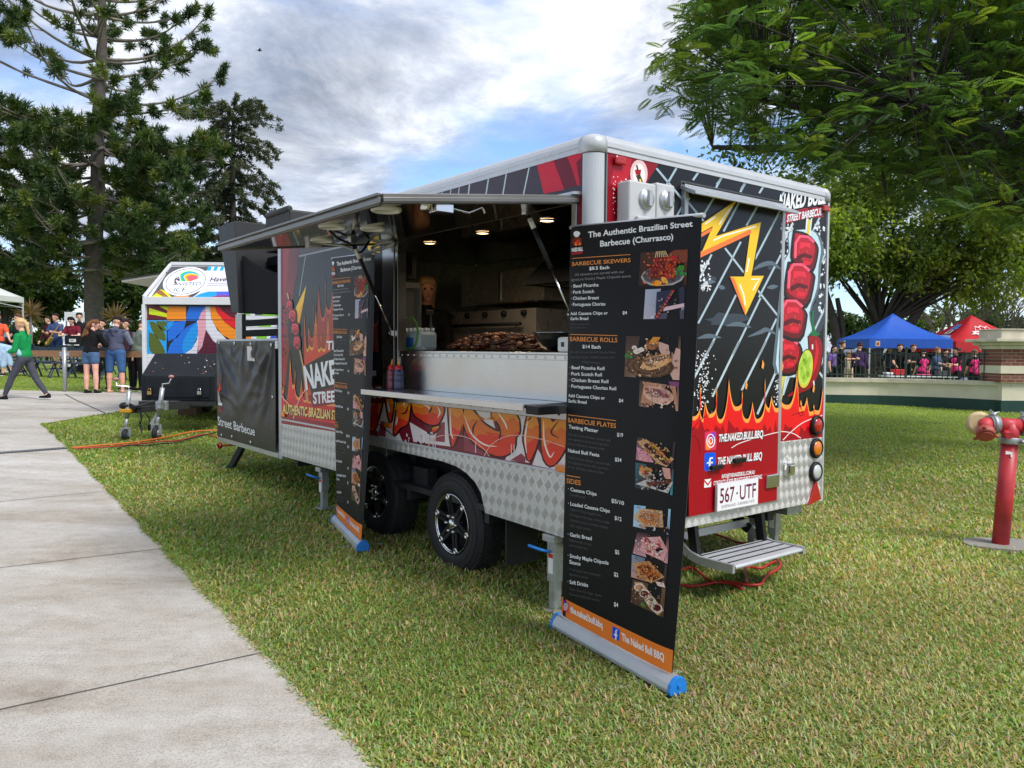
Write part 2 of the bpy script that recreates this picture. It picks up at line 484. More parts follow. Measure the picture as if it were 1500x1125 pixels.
# ================================================================== ground, path, grass
rng = np.random.default_rng(11)
def grid_mesh(name, X, Y, zf, m):
    gx, gy = np.meshgrid(X, Y)
    gz = zf(gx, gy)
    v = np.stack([gx, gy, gz], -1).reshape(-1, 3)
    nx = len(X)
    i = np.arange(len(Y) - 1)[:, None] * nx + np.arange(nx - 1)[None]
    f = np.stack([i, i + 1, i + nx + 1, i + nx], -1).reshape(-1, 4)
    me = bpy.data.meshes.new(name)
    me.from_pydata(v.tolist(), [], f.tolist()); me.materials.append(m)
    me.polygons.foreach_set('use_smooth', [True] * len(f))
    o = bpy.data.objects.new(name, me); COL.objects.link(o)
    return o
def lawn_mat():
    m = bpy.data.materials.new('lawn'); m.use_nodes = True
    t = m.node_tree; b = t.nodes['Principled BSDF']; b.inputs['Roughness'].default_value = .85; b.inputs['Specular IOR Level'].default_value = .2
    co = t.nodes.new('ShaderNodeTexCoord')
    def nz(s, d=6, r=.65):
        n = t.nodes.new('ShaderNodeTexNoise'); n.inputs['Scale'].default_value = s; n.inputs['Detail'].default_value = d; n.inputs['Roughness'].default_value = r
        t.links.new(co.outputs['Object'], n.inputs['Vector']); return n.outputs['Fac']
    def rp(f, st):
        r = t.nodes.new('ShaderNodeValToRGB'); e = r.color_ramp.elements
        e[0].position, e[0].color = st[0][0], (*st[0][1], 1); e[1].position, e[1].color = st[-1][0], (*st[-1][1], 1)
        for p, c in st[1:-1]: e.new(p).color = (*c, 1)
        t.links.new(f, r.inputs[0]); return r.outputs[0]
    def mx(a, b_, f, bl='MIX'):
        n = t.nodes.new('ShaderNodeMix'); n.data_type = 'RGBA'; n.blend_type = bl
        t.links.new(a, n.inputs['A']); t.links.new(b_, n.inputs['B'])
        if isinstance(f, float): n.inputs['Factor'].default_value = f
        else: t.links.new(f, n.inputs['Factor'])
        return n.outputs['Result']
    fine = rp(nz(38, 5, .8), [(.3, (.09, .115, .03)), (.5, (.16, .19, .05)), (.7, (.30, .29, .13))])
    lush = rp(nz(16, 6, .8), [(.3, (.12, .175, .025)), (.55, (.17, .24, .04)), (.72, (.25, .30, .08))])
    sp = t.nodes.new('ShaderNodeSeparateXYZ'); t.links.new(co.outputs['Object'], sp.inputs[0])
    mr = t.nodes.new('ShaderNodeMapRange'); mr.inputs[1].default_value = 8; mr.inputs[2].default_value = 17; t.links.new(sp.outputs[1], mr.inputs[0])
    c = mx(fine, lush, mr.outputs[0])
    patch = rp(nz(.55, 4, .6), [(.36, (.72, .76, .70)), (.5, (1, 1, 1)), (.66, (1.25, 1.18, 1.1))])
    c = mx(c, patch, 1.0, 'MULTIPLY')
    dirt = rp(nz(1.7, 6, .75), [(.62, (0, 0, 0)), (.72, (1, 1, 1))])
    brown = t.nodes.new('ShaderNodeRGB'); brown.outputs[0].default_value = (.115, .085, .05, 1)
    fa = t.nodes.new('ShaderNodeMath'); fa.operation = 'MULTIPLY'; fa.inputs[1].default_value = .55; t.links.new(dirt, fa.inputs[0])
    c = mx(c, brown.outputs[0], fa.outputs[0])
    t.links.new(c, b.inputs['Base Color'])
    bp = t.nodes.new('ShaderNodeBump'); bp.inputs['Strength'].default_value = .8; bp.inputs['Distance'].default_value = .03
    t.links.new(nz(45, 4, .8), bp.inputs['Height']); t.links.new(bp.outputs[0], b.inputs['Normal'])
    return m
MT['lawn'] = lawn_mat()
ax = np.concatenate([np.linspace(-500, -40, 14)[:-1], np.arange(-40, 40.01, .5), np.linspace(40, 500, 14)[1:]])
ay = np.concatenate([np.linspace(-60, -6, 8)[:-1], np.arange(-6, 50.01, .5), np.linspace(50, 1200, 24)[1:]])
tag(grid_mesh('ground', ax, ay, lambda x, y: terr(x, y), MT['lawn']), kind='structure')

# path: its lawn side, nearest first
EDGE = [(-.0, 1.6)] + [tuple(gnd(*q)[:2]) for q in ((550, 1125), (480, 1053), (385, 958), (320, 890), (240, 803), (165, 722), (110, 665), (64, 622))]
EDGE = [(EDGE[1][0] + .62 * 3, EDGE[1][1] - .7 * 3 * 1.0)] + EDGE[1:]
EY = [p[1] for p in EDGE]; EX = [p[0] for p in EDGE]
EDGE2 = [tuple(gnd(*q)[:2]) for q in ((64, 622), (100, 612), (150, 604), (205, 594))]
d2 = (EDGE2[3][0] - EDGE2[2][0], EDGE2[3][1] - EDGE2[2][1])
EDGE2.append((EDGE2[3][0] + d2[0] * 4, EDGE2[3][1] + d2[1] * 4))
FAR = [(-60, 16.6), (-11.0, 17.75), (-9, 18.2), (-3.4, 19.5), (-3.2, 16.0), (-3, 12)]
def path_xr(y):
    return np.interp(y, EY, EX)
def y_near(x):
    """lawn edge of the far arm of the path, seen along x"""
    return np.interp(x, [p[0] for p in EDGE2], [p[1] for p in EDGE2])
def y_far(x):
    return np.interp(x, [p[0] for p in FAR], [p[1] for p in FAR])
def on_path(x, y):
    x = np.asarray(x); y = np.asarray(y)
    c = EDGE2[0]
    a = (y <= c[1]) & (x < path_xr(y))
    b = (y > c[1]) & (y < y_far(x)) & ((x < c[0]) | (y > y_near(x)))
    return a | b
def path_mat():
    m = bpy.data.materials.new('path_concrete'); m.use_nodes = True
    t = m.node_tree; b = t.nodes['Principled BSDF']; b.inputs['Roughness'].default_value = .78
    co = t.nodes.new('ShaderNodeTexCoord')
    mp = t.nodes.new('ShaderNodeMapping'); mp.inputs['Rotation'].default_value = (0, 0, R(-28)); mp.inputs['Scale'].default_value = (.55, 1.7, 1)
    t.links.new(co.outputs['Object'], mp.inputs[0])
    def nz(s, d, r, src=co.outputs['Object'], dist=0):
        n = t.nodes.new('ShaderNodeTexNoise'); n.inputs['Scale'].default_value = s; n.inputs['Detail'].default_value = d; n.inputs['Roughness'].default_value = r; n.inputs['Distortion'].default_value = dist
        t.links.new(src, n.inputs['Vector']); return n.outputs['Fac']
    def rp(f, st):
        r = t.nodes.new('ShaderNodeValToRGB'); e = r.color_ramp.elements
        e[0].position, e[0].color = st[0][0], (*st[0][1], 1); e[1].position, e[1].color = st[-1][0], (*st[-1][1], 1)
        for p, c in st[1:-1]: e.new(p).color = (*c, 1)
        t.links.new(f, r.inputs[0]); return r.outputs[0]
    def mul(a, b_):
        n = t.nodes.new('ShaderNodeMix'); n.data_type = 'RGBA'; n.blend_type = 'MULTIPLY'; n.inputs['Factor'].default_value = 1
        t.links.new(a, n.inputs['A']); t.links.new(b_, n.inputs['B']); return n.outputs['Result']
    c = rp(nz(1.1, 8, .68, mp.outputs[0], .4), [(.30, (.30, .258, .208)), (.45, (.41, .372, .32)), (.58, (.48, .452, .41)), (.72, (.60, .58, .545))])
    c = mul(c, rp(nz(9, 6, .7), [(.3, (.86, .85, .83)), (.5, (1, 1, 1)), (.7, (1.08, 1.08, 1.09))]))
    c = mul(c, rp(nz(130, 3, .8), [(.34, (.58, .565, .55)), (.5, (1, 1, 1)), (.68, (1.2, 1.2, 1.21))]))
    c = mul(c, rp(nz(5.2, 4, .75), [(.66, (1, 1, 1)), (.76, (.8, .77, .74))]))
    t.links.new(c, b.inputs['Base Color'])
    bp = t.nodes.new('ShaderNodeBump'); bp.inputs['Strength'].default_value = .45; bp.inputs['Distance'].default_value = .004
    t.links.new(nz(150, 4, .8), bp.inputs['Height']); t.links.new(bp.outputs[0], b.inputs['Normal'])
    return m
MT['path'] = path_mat()
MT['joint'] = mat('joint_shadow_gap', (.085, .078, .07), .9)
pm = MB()
LIFT = .012
def pz(x, y, d=LIFT): return float(terr(x, y)) + d
def rows_strip(ys, xl, xr, ncol):
    prev = None
    for y in ys:
        x0, x1 = xl(y), xr(y)
        row = [(x0 + (x1 - x0) * (1 - (1 - k / ncol) ** 2.2), y) for k in range(ncol + 1)]
        row = [(x, yy, pz(x, yy)) for x, yy in row]
        if prev:
            for k in range(ncol): pm.face([prev[k], prev[k + 1], row[k + 1], row[k]], 0, None, True)
        prev = row
c0 = EDGE2[0]
wob = lambda y: .012 * math.sin(y * 9.1) + .008 * math.sin(y * 23 + 1)
rows_strip([y for y in np.arange(EY[0], c0[1], .16)] + [c0[1]], lambda y: -42, lambda y: float(path_xr(y)) + wob(y), 40)
# far arm: columns in x between near and far edges
xs = [-42, -30, -22] + list(np.arange(-18, -3.9, .5))
prev = None
for x in xs:
    ya = max(c0[1], float(y_near(x))) if x > c0[0] else c0[1]
    yb = float(y_far(x))
    colm = [(x, ya + (yb - ya) * k / 14) for k in range(15)]
    colm = [(a, b, pz(a, b)) for a, b in colm]
    if prev:
        for k in range(14): pm.face([prev[k], colm[k], colm[k + 1], prev[k + 1]], 0, None, True)
    prev = colm
# construction joints, and dark strips painting in the kerb shade along the far edge
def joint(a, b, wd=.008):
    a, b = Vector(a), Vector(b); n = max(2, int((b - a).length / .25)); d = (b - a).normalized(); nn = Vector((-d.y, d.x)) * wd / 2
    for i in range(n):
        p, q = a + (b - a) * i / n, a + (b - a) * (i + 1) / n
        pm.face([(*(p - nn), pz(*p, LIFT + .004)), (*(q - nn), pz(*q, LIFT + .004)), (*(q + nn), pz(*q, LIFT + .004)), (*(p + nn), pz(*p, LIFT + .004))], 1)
for (x1, y1), (x2, y2) in (((0, 1040), (384, 956.5)), ((0, 832), (240, 803.5)), ((0, 735), (160, 719))):
    p, q = gnd(x1, y1, LIFT), gnd(x2, y2, LIFT)
    d = (p - q).xy
    joint(q.xy + d * -.0, p.xy + d * 2.5)
p, q = gnd(95, 578), gnd(118, 590)
joint(p.xy, (q.xy - p.xy) * 2.4 + p.xy, .03)
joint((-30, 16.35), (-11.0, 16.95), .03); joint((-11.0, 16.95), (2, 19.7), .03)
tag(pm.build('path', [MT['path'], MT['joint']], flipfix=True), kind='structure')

# grass blades: dense near, thinning with distance
def blades():
    xs, ys = [], []
    def dens(y): return 21000 / (1 + (y / 3.6) ** 2.7)
    for y0 in np.arange(1.7, 24, .3):
        W_ = .72 * y0 + 4.0; n = int(2 * W_ * .3 * dens(y0 + .15))
        y = rng.uniform(y0, y0 + .3, n); x = rng.uniform(-W_, W_, n)
        keep = ~on_path(x - .02 * rng.random(n), y) & ((np.abs(x) < .72 * y0 + .8) | (rng.random(n) < .4))
        xs.append(x[keep]); ys.append(y[keep])
    # a fringe hanging over the edge of the path
    n = 16000
    y = 2.0 + (c0[1] - 2.0) * rng.random(n) ** 1.6
    x = path_xr(y) + .012 * np.sin(y * 9.1) + np.abs(rng.normal(0, .035, n)) - .03 * (rng.random(n) < .35) - .008
    xs.append(x); ys.append(y)
    x = np.concatenate(xs); y = np.concatenate(ys)
    hp_ = gnd(1465, 801); kp = ((x - hp_.x - .03) / .28) ** 2 + ((y - hp_.y) / .17) ** 2 > 1 + .3 * np.sin(x * 90)
    x, y = x[kp], y[kp]; n = len(x)
    z = terr(x, y) + .002
    d = np.clip(y / 4.0, .8, 4)
    ln = rng.uniform(.014, .040, n) * np.clip(d, 1, 1.5); wd = rng.uniform(.0022, .0042, n) * np.clip(d, 1, 2.6)
    an = rng.uniform(0, 2 * np.pi, n); lean = rng.uniform(.75, 1.5, n)
    dx, dy = np.cos(an), np.sin(an)
    P = np.stack([x, y, z], 1)
    side = np.stack([-dy, dx, np.zeros(n)], 1) * wd[:, None]
    tip = np.stack([dx * np.sin(lean), dy * np.sin(lean), np.cos(lean) + .10], 1) * ln[:, None]
    mid = np.stack([dx * np.sin(lean) * .42, dy * np.sin(lean) * .42, np.cos(lean) * .62 + .1], 1) * ln[:, None]
    V = np.stack([P - side * .6, P + mid - side, P + tip, P + mid + side, P + side * .6], 1).reshape(-1, 3)
    F = (np.arange(n)[:, None] * 5 + np.arange(5)[None])
    # colour: patches of green, olive and straw
    pt = np.sin(x * 1.9 + 1.3 * np.sin(y * 1.1)) * np.cos(y * 1.7 + .8 * np.sin(x * .9)) * .5 + .35 * np.sin(x * 5.3 + y * 4.1) * np.sin(y * 6.1 - x * 2.2)
    dry = rng.random(n) < np.clip(.36 + .40 * pt + .05 * np.clip(x, -2, 3) - .02 * np.clip(y - 6, 0, 12), .05, .85)
    g = np.stack([rng.uniform(.075, .17, n), rng.uniform(.115, .21, n), rng.uniform(.018, .05, n)], 1)
    s = np.stack([rng.uniform(.24, .44, n), rng.uniform(.21, .37, n), rng.uniform(.085, .19, n)], 1)
    C = np.where(dry[:, None], s, g)
    C = C * (1 + .22 * np.sin(x * .83 + 2 * np.sin(y * .61)) * np.sin(y * 1.07 + 1.5 * np.sin(x * .47)))[:, None]
    C = C * np.where(dry[:, None], 1.35, 1.80)
    far = np.clip((y - 9) / 7, 0, 1)[:, None]
    C = C * (1 - far) + far * np.stack([rng.uniform(.24, .36, n), rng.uniform(.30, .43, n), rng.uniform(.035, .08, n)], 1)
    return V, F, C
def poly_mesh(name, V, F, C, m, k=None):
    """fast mesh: F is (n, k) faces, C one colour per face"""
    n, k = F.shape
    me = bpy.data.meshes.new(name)
    me.vertices.add(len(V)); me.vertices.foreach_set('co', np.ascontiguousarray(V, np.float32).ravel())
    me.loops.add(n * k); me.loops.foreach_set('vertex_index', F.astype(np.int32).ravel())
    me.polygons.add(n); me.polygons.foreach_set('loop_start', np.arange(n, dtype=np.int32) * k)
    me.update(calc_edges=True)
    a = me.color_attributes.new('Col', 'FLOAT_COLOR', 'CORNER')
    cc = np.repeat(np.concatenate([C, np.ones((n, 1))], 1), k, 0).astype(np.float32)
    a.data.foreach_set('color', cc.ravel())
    me.materials.append(m)
    o = bpy.data.objects.new(name, me); COL.objects.link(o)
    return o
MT['blade'] = leaf_mat('grass_blade', .55, .3)
V, F, C = blades()
tag(poly_mesh('grass', V, F, C, MT['blade']), 'short lawn grass, green mixed with dry straw blades', 'grass', kind='stuff')
# ================================================================== the food trailer (local axes: x along the rear, y towards the front, z up)
TO, TR = Vector((0.4241, 4.2487, 0)), R(37.8745)
TM = Matrix.Rotation(-TR, 3, 'Z')
def tpl(px, py, n, d):
    """pixel -> point of the plane n.p = d in trailer axes"""
    o = TM @ (EYE - TO); r = TM @ ray(px, py); n = Vector(n)
    return o + r * ((d - n.dot(o)) / n.dot(r))
def s_inv(px, py):
    p = tpl(px, py, (1, 0, 0), 0.0); return (p.y, p.z)
def r_inv(px, py):
    p = tpl(px, py, (0, 1, 0), 0.0); return (p.x, p.z)
TW, TL, TH = 2.341, 4.361, 2.67
T = thing('food_trailer', 'large barbecue food trailer wrapped in red and black flame artwork with its serving hatch open', 'food trailer', TO, TR)
BLK, RED, DRED, ORG, YEL, WHT = srgb(20, 19, 21), srgb(232, 28, 32), srgb(146, 12, 28), srgb(255, 164, 74), srgb(250, 200, 40), srgb(238, 240, 242)
MAR = srgb(96, 14, 26)

def flames(cv, tips, vals, base, L0, w=6, cols=None):
    """row of flame tongues in canvas units: tips and valleys alternate, base is the y of the bottom"""
    seq = []
    for i, t in enumerate(tips):
        if i > 0: seq.append(('v', *vals[i - 1]))
        seq.append(('t', *t))
    def outline(inset, drop):
        pts = []
        for i in range(len(seq) - 1):
            k0, x0, y0 = seq[i]; k1, x1, y1 = seq[i + 1]
            for j in range(9):
                t = j / 9
                e = t ** 2.1 if k0 == 'v' else 1 - (1 - t) ** 2.1
                # horizontal: the tongue is thin at its tip and round at the valley
                hx = (1 - (1 - t) ** 2.0) if k0 == 'v' else t ** 2.0
                x = x0 + (x1 - x0) * hx; y = y0 + (y1 - y0) * e
                sw = math.sin(t * PI) * w * .9 * (1 if i % 4 < 2 else -1)
                pts.append((x + sw, y))
        pts.append(seq[-1][1:])
        return pts
    a = outline(0, 0)
    x0, x1 = a[0][0], a[-1][0]
    cols = cols or (BLK, ORG, RED)
    for k, c in enumerate(cols):
        # each inner layer hugs the valleys but has shorter, slimmer tongues
        q = []
        for (x, y) in a:
            vy = max(v[1] for v in vals)
            f = (vy - y) / max(1, vy - min(t[1] for t in tips))
            q.append((x, y + (0, w * .6, w * 3.7)[k] + k * max(0, f) * (vy - y) * .13))
        cv.poly(q + [(x1, base), (x0, base)], c, L0 + k)
def meat(cv, pts, L):
    cx = sum(p[0] for p in pts) / len(pts); cy = sum(p[1] for p in pts) / len(pts)
    sm = cv.smooth(pts, 3)
    sc = lambda k, dx=0, dy=0: [(cx + dx + (x - cx) * k, cy + dy + (y - cy) * k) for x, y in sm]
    W = max(p[0] for p in pts) - min(p[0] for p in pts); H = max(p[1] for p in pts) - min(p[1] for p in pts)
    cv.poly(sc(1.06), BLK, L)
    cv.poly(sc(.92), srgb(104, 8, 20), L + 1)
    cv.poly(sc(.80, -.02 * W, -.05 * H), srgb(186, 20, 40), L + 2)
    # lit left and top edges, dark bands across
    cv.line([(cx - W * .38, cy + H * .18), (cx - W * .36, cy - H * .20), (cx - W * .20, cy - H * .37), (cx + W * .12, cy - H * .36), (cx + W * .36, cy - H * .22)], W * .10, srgb(250, 92, 120), L + 3)
    cv.poly([(cx - W * .2, cy - H * .22), (cx + W * .2, cy - H * .20), (cx + W * .24, cy - H * .06), (cx + W * .02, cy - H * .11), (cx - W * .22, cy - H * .04)], srgb(232, 40, 62), L + 3)
    cv.poly([(cx - W * .34, cy + H * .14), (cx - W * .05, cy + H * .05), (cx + W * .30, cy + H * .12), (cx + W * .28, cy + H * .22), (cx, cy + H * .15), (cx - W * .3, cy + H * .25)], srgb(88, 6, 18), L + 3)
    cv.poly([(cx - W * .05, cy + H * .24), (cx + W * .22, cy + H * .28), (cx + W * .18, cy + H * .36), (cx - W * .1, cy + H * .36)], srgb(226, 30, 50), L + 3)
    for k in range(4):
        a = (cx - W * .25 + k * W * .16, cy - H * .02 + (k % 2) * H * .2)
        cv.line([a, (a[0] + W * .03, a[1] + H * .06)], W * .03, srgb(196, 96, 40), L + 4)

# ---- side wall with its printed wrap
m = MB()
m.box(0, .04, .055, TL, 2.345, 2.575, 0)                    # band above the hatch
m.box(0, .04, 2.30, TL - .03, .80, 2.345, 0)                # front half
m.box(0, .04, .055, 2.30, .80, 1.125, 0)                    # below the shelf
m.box(0, .04, .055, .115, 1.125, 2.345, 0)
cv = Canvas(m, lambda u, v, e: Vector((-e, u, v)), s_inv, m=1)
D = Canvas(m, lambda u, v, e: Vector((-e, u, v)), m=1)       # the same wall, drawn in metres
D.quad(.055, 2.36, TL - .04, 2.575, srgb(66, 56, 62), 0)
D.quad(2.30, .81, TL - .03, 2.345, srgb(34, 27, 27), 0)
D.quad(.055, .815, 2.30, 1.12, srgb(120, 30, 48), 0)
D.quad(.055, 1.125, .115, 2.345, srgb(110, 12, 26), 0)
# band above the awning (crop of the roof line, five times enlarged)
cv.frame(600, 180, 5.0)
cv.poly([(930, 290), (1310, 190), (1310, 440), (985, 520)], srgb(112, 18, 34), 1)
cv.poly([(930, 290), (1050, 260), (1135, 490), (985, 520)], srgb(196, 30, 50), 2)
cv.poly([(1150, 232), (1265, 205), (1262, 250), (1222, 290), (1250, 455), (1230, 460), (1190, 330)], srgb(200, 28, 46), 2)
for x0, y0, x1, y1 in ((885, 300, 835, 510), (715, 355, 685, 505), (583, 395, 562, 500), (445, 430, 432, 500)):
    cv.line([(x0, y0 - 10), (x1, y1 + 20)], 9, srgb(186, 200, 206), 2)
for k in range(6): cv.line([(430 - 60 * k - 60, 435 + 12 * k), (420 - 60 * k - 60, 520)], 7, srgb(170, 180, 186), 2)
# front half (crop 400,330 enlarged 3.878 times)
cv.frame(400, 330, 3.878)
cv.poly([(42, 90), (150, 90), (140, 260), (112, 400), (84, 560), (92, 700), (70, 900), (42, 1000)], [srgb(120, 16, 28), srgb(92, 14, 24), srgb(100, 16, 28), srgb(130, 20, 34), srgb(150, 22, 30), srgb(130, 16, 26), srgb(170, 20, 30), srgb(180, 22, 30)], 1)
cv.poly([(58, 120), (95, 100), (80, 340), (62, 420)], srgb(150, 24, 40), 2)
rd = random.Random(4)
for k in range(34): cv.blob(rd.uniform(46, 110), rd.uniform(440, 740), rd.uniform(3, 7), rd.uniform(4, 11), srgb(44, 10, 16), 2, 7)
cv.line([(186, 170), (150, 400)], 4, srgb(150, 164, 170), 2)
cv.line([(490, 95), (478, 180)], 4, srgb(150, 164, 170), 2)
cv.poly([(190, 342), (176, 430), (150, 565), (138, 545), (130, 470)], YEL, 3)
cv.poly([(172, 430), (150, 565), (138, 545), (150, 480)], srgb(250, 166, 40), 4)
cv.poly([(540, 95), (605, 62), (612, 160), (540, 140)], YEL, 3)
# leaping flames in the middle of the panel
fl2 = (srgb(22, 12, 12), srgb(206, 86, 40), srgb(156, 46, 30))
flames(cv, [(205, 560), (232, 420), (262, 330), (300, 250), (345, 210), (395, 300), (440, 250), (490, 380), (540, 300), (600, 420)], [(222, 640), (250, 560), (284, 520), (322, 470), (370, 470), (415, 520), (462, 500), (515, 560), (570, 560)], 1040, 3, 5, fl2)
flames(cv, [(180, 470), (205, 560), (246, 440), (275, 600), (315, 480), (350, 620), (400, 520), (460, 640), (520, 520), (600, 640)], [(196, 700), (226, 690), (260, 700), (295, 700), (335, 720), (376, 720), (430, 740), (490, 740), (560, 740)], 1060, 6, 5, (BLK, srgb(238, 168, 60), srgb(214, 62, 34)))
flames(cv, [(48, 850), (64, 905), (100, 705), (128, 790), (165, 862), (200, 940), (240, 960), (300, 975), (380, 930), (460, 980), (600, 960)], [(56, 930), (80, 990), (115, 900), (150, 975), (180, 990), (218, 1000), (270, 1010), (340, 1010), (420, 1010), (530, 1010)], 1130, 9, 5, (BLK, srgb(250, 160, 70), RED))
cv.poly([(42, 1000), (110, 985), (200, 1010), (330, 1030), (600, 1070), (600, 1150), (42, 1075)], srgb(206, 24, 30), 12)
cv.poly([(42, 1075), (130, 1088), (600, 1170), (600, 1210), (42, 1125)], DRED, 13)
cv.line([(85, 385), (172, 790), (200, 1000)], 8, srgb(206, 168, 120), 13)
for (x, y, a, b) in ((98, 455, 17, 32), (116, 515, 22, 38), (131, 590, 22, 38), (141, 668, 20, 42)):
    meat(cv, [(x - a, y - b), (x + a * .7, y - b * .9), (x + a, y + b * .5), (x + a * .5, y + b), (x - a * .5, y + b * .9), (x - a, y)], 14)
cv.poly([(180, 800), (355, 700), (620, 720), (620, 1000), (240, 1015)], srgb(18, 15, 16), 19)
cv.text('THE', (308, 706), (95, -2), (2, -48), WHT, 20, .03)
cv.text('NAKED BULL', (192, 930), (400, -84), (-14, -128), WHT, 20, .035)
cv.poly([(205, 968), (360, 912), (625, 905), (640, 1010), (360, 1012), (232, 1032)], srgb(122, 12, 30), 20)
cv.text('STREET BARBECUE', (234, 1012), (390, -34), (-3, -62), WHT, 21, .03)
for dx, dy, c, l in ((3, 4, srgb(70, 10, 16), 21), (0, 0, srgb(247, 214, 120), 22)):
    cv.text('AUTHENTIC BRAZILIAN STREET BARBECUE', (58 + dx, 1068 + dy), (490, 60), (2, -52), c, l, .03)
for q in (((45, 960), (140, 1060), (240, 1075)), ((120, 1100), (150, 1000), (190, 930))): cv.curve(q, 4, srgb(255, 210, 200), 20)
cv.line([(48, 632), (600, 612)], 2, srgb(60, 50, 50), 20)
# painted-letter band below the shelf (crop 540,580 enlarged 5 times)
cv.frame(540, 580, 5.0)
MW = srgb(232, 222, 224)
for q in ([(0, 150), (120, 40), (215, 30), (210, 240), (250, 335), (0, 285)], [(300, 190), (470, 290), (560, 60), (620, 100), (600, 370), (330, 335)], [(1070, 130), (1160, 140), (1130, 300), (1180, 490), (1000, 470), (1080, 300)], [(1240, 390), (1330, 530), (1460, 400), (1460, 560), (1200, 505)], [(740, 90), (890, 100), (930, 240), (850, 190)]):
    cv.poly(q, MW, 1)
for q in ([(90, 180), (130, 190), (125, 300), (70, 290)], [(520, 200), (560, 190), (560, 340), (480, 330)], [(700, 250), (760, 330), (900, 450), (700, 400)], [(1120, 420), (1150, 450), (1150, 490), (1040, 470)]):
    cv.poly(q, srgb(150, 60, 78), 2)
OR1, OR2, DK = srgb(232, 116, 38), srgb(232, 62, 38), srgb(54, 20, 22)
def letter(pts, hi, flow):
    sm = cv.smooth(pts, 3)
    cv.line(sm + [sm[0], sm[1]], 26, DK, 3)
    cv.poly(sm, OR1, 4)
    ys = [p[1] for p in pts]; y0 = min(ys); y1 = max(ys); cx = sum(p[0] for p in pts) / len(pts)
    low = [(x, max(y, y0 + (y1 - y0) * (.55 + .06 * math.sin(x * .05)))) for x, y in sm]
    cv.poly(low, OR2, 5)
    hi2 = [(x, min(y, y0 + (y1 - y0) * (.24 + .05 * math.sin(x * .07)))) for x, y in sm]
    cv.poly(hi2, srgb(240, 150, 44), 5)
    for h in hi: cv.curve(h, 9, srgb(255, 240, 232), 6, taper=lambda t: .35 + math.sin(t * PI))
    for h in flow: cv.curve(h, 10, DK, 7, taper=lambda t: .2 + math.sin(t * PI))
letter([(-60, 15), (60, 15), (104, 20), (64, 190), (25, 262), (-60, 262)], [[(10, 30), (20, 110), (0, 200)]], [[(20, 100), (40, 160), (0, 240)]])
letter([(128, 22), (178, 26), (182, 70), (165, 190), (148, 150)], [[(140, 40), (150, 90), (156, 120)]], [])
letter([(218, 30), (300, 42), (304, 110), (285, 205), (235, 232), (198, 282), (190, 240)], [[(262, 40), (262, 72)], [(215, 150), (203, 215)]], [[(300, 50), (275, 120), (240, 130)]])
letter([(316, 42), (430, 58), (540, 72), (548, 130), (508, 205), (440, 205), (380, 170), (335, 130)], [[(390, 55), (440, 80), (445, 100)], [(505, 75), (525, 120), (508, 160)]], [[(470, 70), (455, 110), (440, 125)]])
letter([(470, 230), (520, 220), (500, 250), (465, 276)], [], [])
letter([(585, 72), (690, 86), (686, 285), (650, 300), (616, 372), (598, 260)], [[(600, 90), (605, 260), (622, 315)]], [[(690, 210), (672, 285), (640, 300)]])
letter([(705, 88), (760, 100), (850, 205), (955, 262), (962, 215), (900, 112), (1078, 132), (1108, 262), (1080, 300), (1068, 385), (995, 438), (900, 425), (765, 335), (696, 200)], [[(705, 150), (760, 280), (850, 355), (940, 370)], [(945, 115), (1000, 195), (1018, 245)]], [[(800, 180), (770, 230), (768, 290)], [(970, 240), (965, 300), (950, 340)]])
letter([(1165, 148), (1235, 158), (1246, 320), (1180, 478), (1150, 380), (1138, 300)], [[(1172, 165), (1150, 300), (1160, 420)]], [[(1200, 140), (1180, 170), (1160, 180)]])
letter([(1268, 160), (1330, 165), (1350, 190), (1400, 168), (1500, 180), (1460, 340), (1400, 460), (1330, 512), (1275, 420)], [[(1285, 180), (1290, 330), (1330, 445), (1362, 410)]], [[(1400, 175), (1340, 265), (1400, 310)]])
letter([(1520, 170), (1640, 190), (1660, 420), (1600, 560), (1530, 480)], [[(1540, 200), (1545, 380)]], [])
rd = random.Random(8)
for k in range(26): cv.blob(rd.uniform(270, 470), rd.uniform(270, 345), rd.uniform(3, 8), rd.uniform(5, 16), rd.choice([DK, MW, MW]), 8, 7, wob=.5)
for k in range(14): cv.line([(rd.uniform(60, 1150),) * 1 + (rd.uniform(250, 300),), (0, 0)][:1] * 1 + [], 4, MW, 8) if False else None
for x in (388, 446, 476, 492, 788, 1050, 1070): cv.line([(x, 250 + x * .1), (x, 320 + x * .12)], 6, MW, 8)
cv.curve([(430, 350), (500, 300), (620, 285), (740, 310), (840, 380), (890, 440)], 5, srgb(246, 200, 176), 9)
cv.curve([(850, 440), (900, 360), (1000, 300), (1120, 288), (1280, 320), (1440, 372)], 5, srgb(246, 200, 176), 9)
cv.line([(0, 150), (200, 300)], 6, BLK, 9)
MT['core'] = mat('wall_core', (.30, .31, .32), .4)
m.build('side_wall', [MT['core'], MT['print']], T)

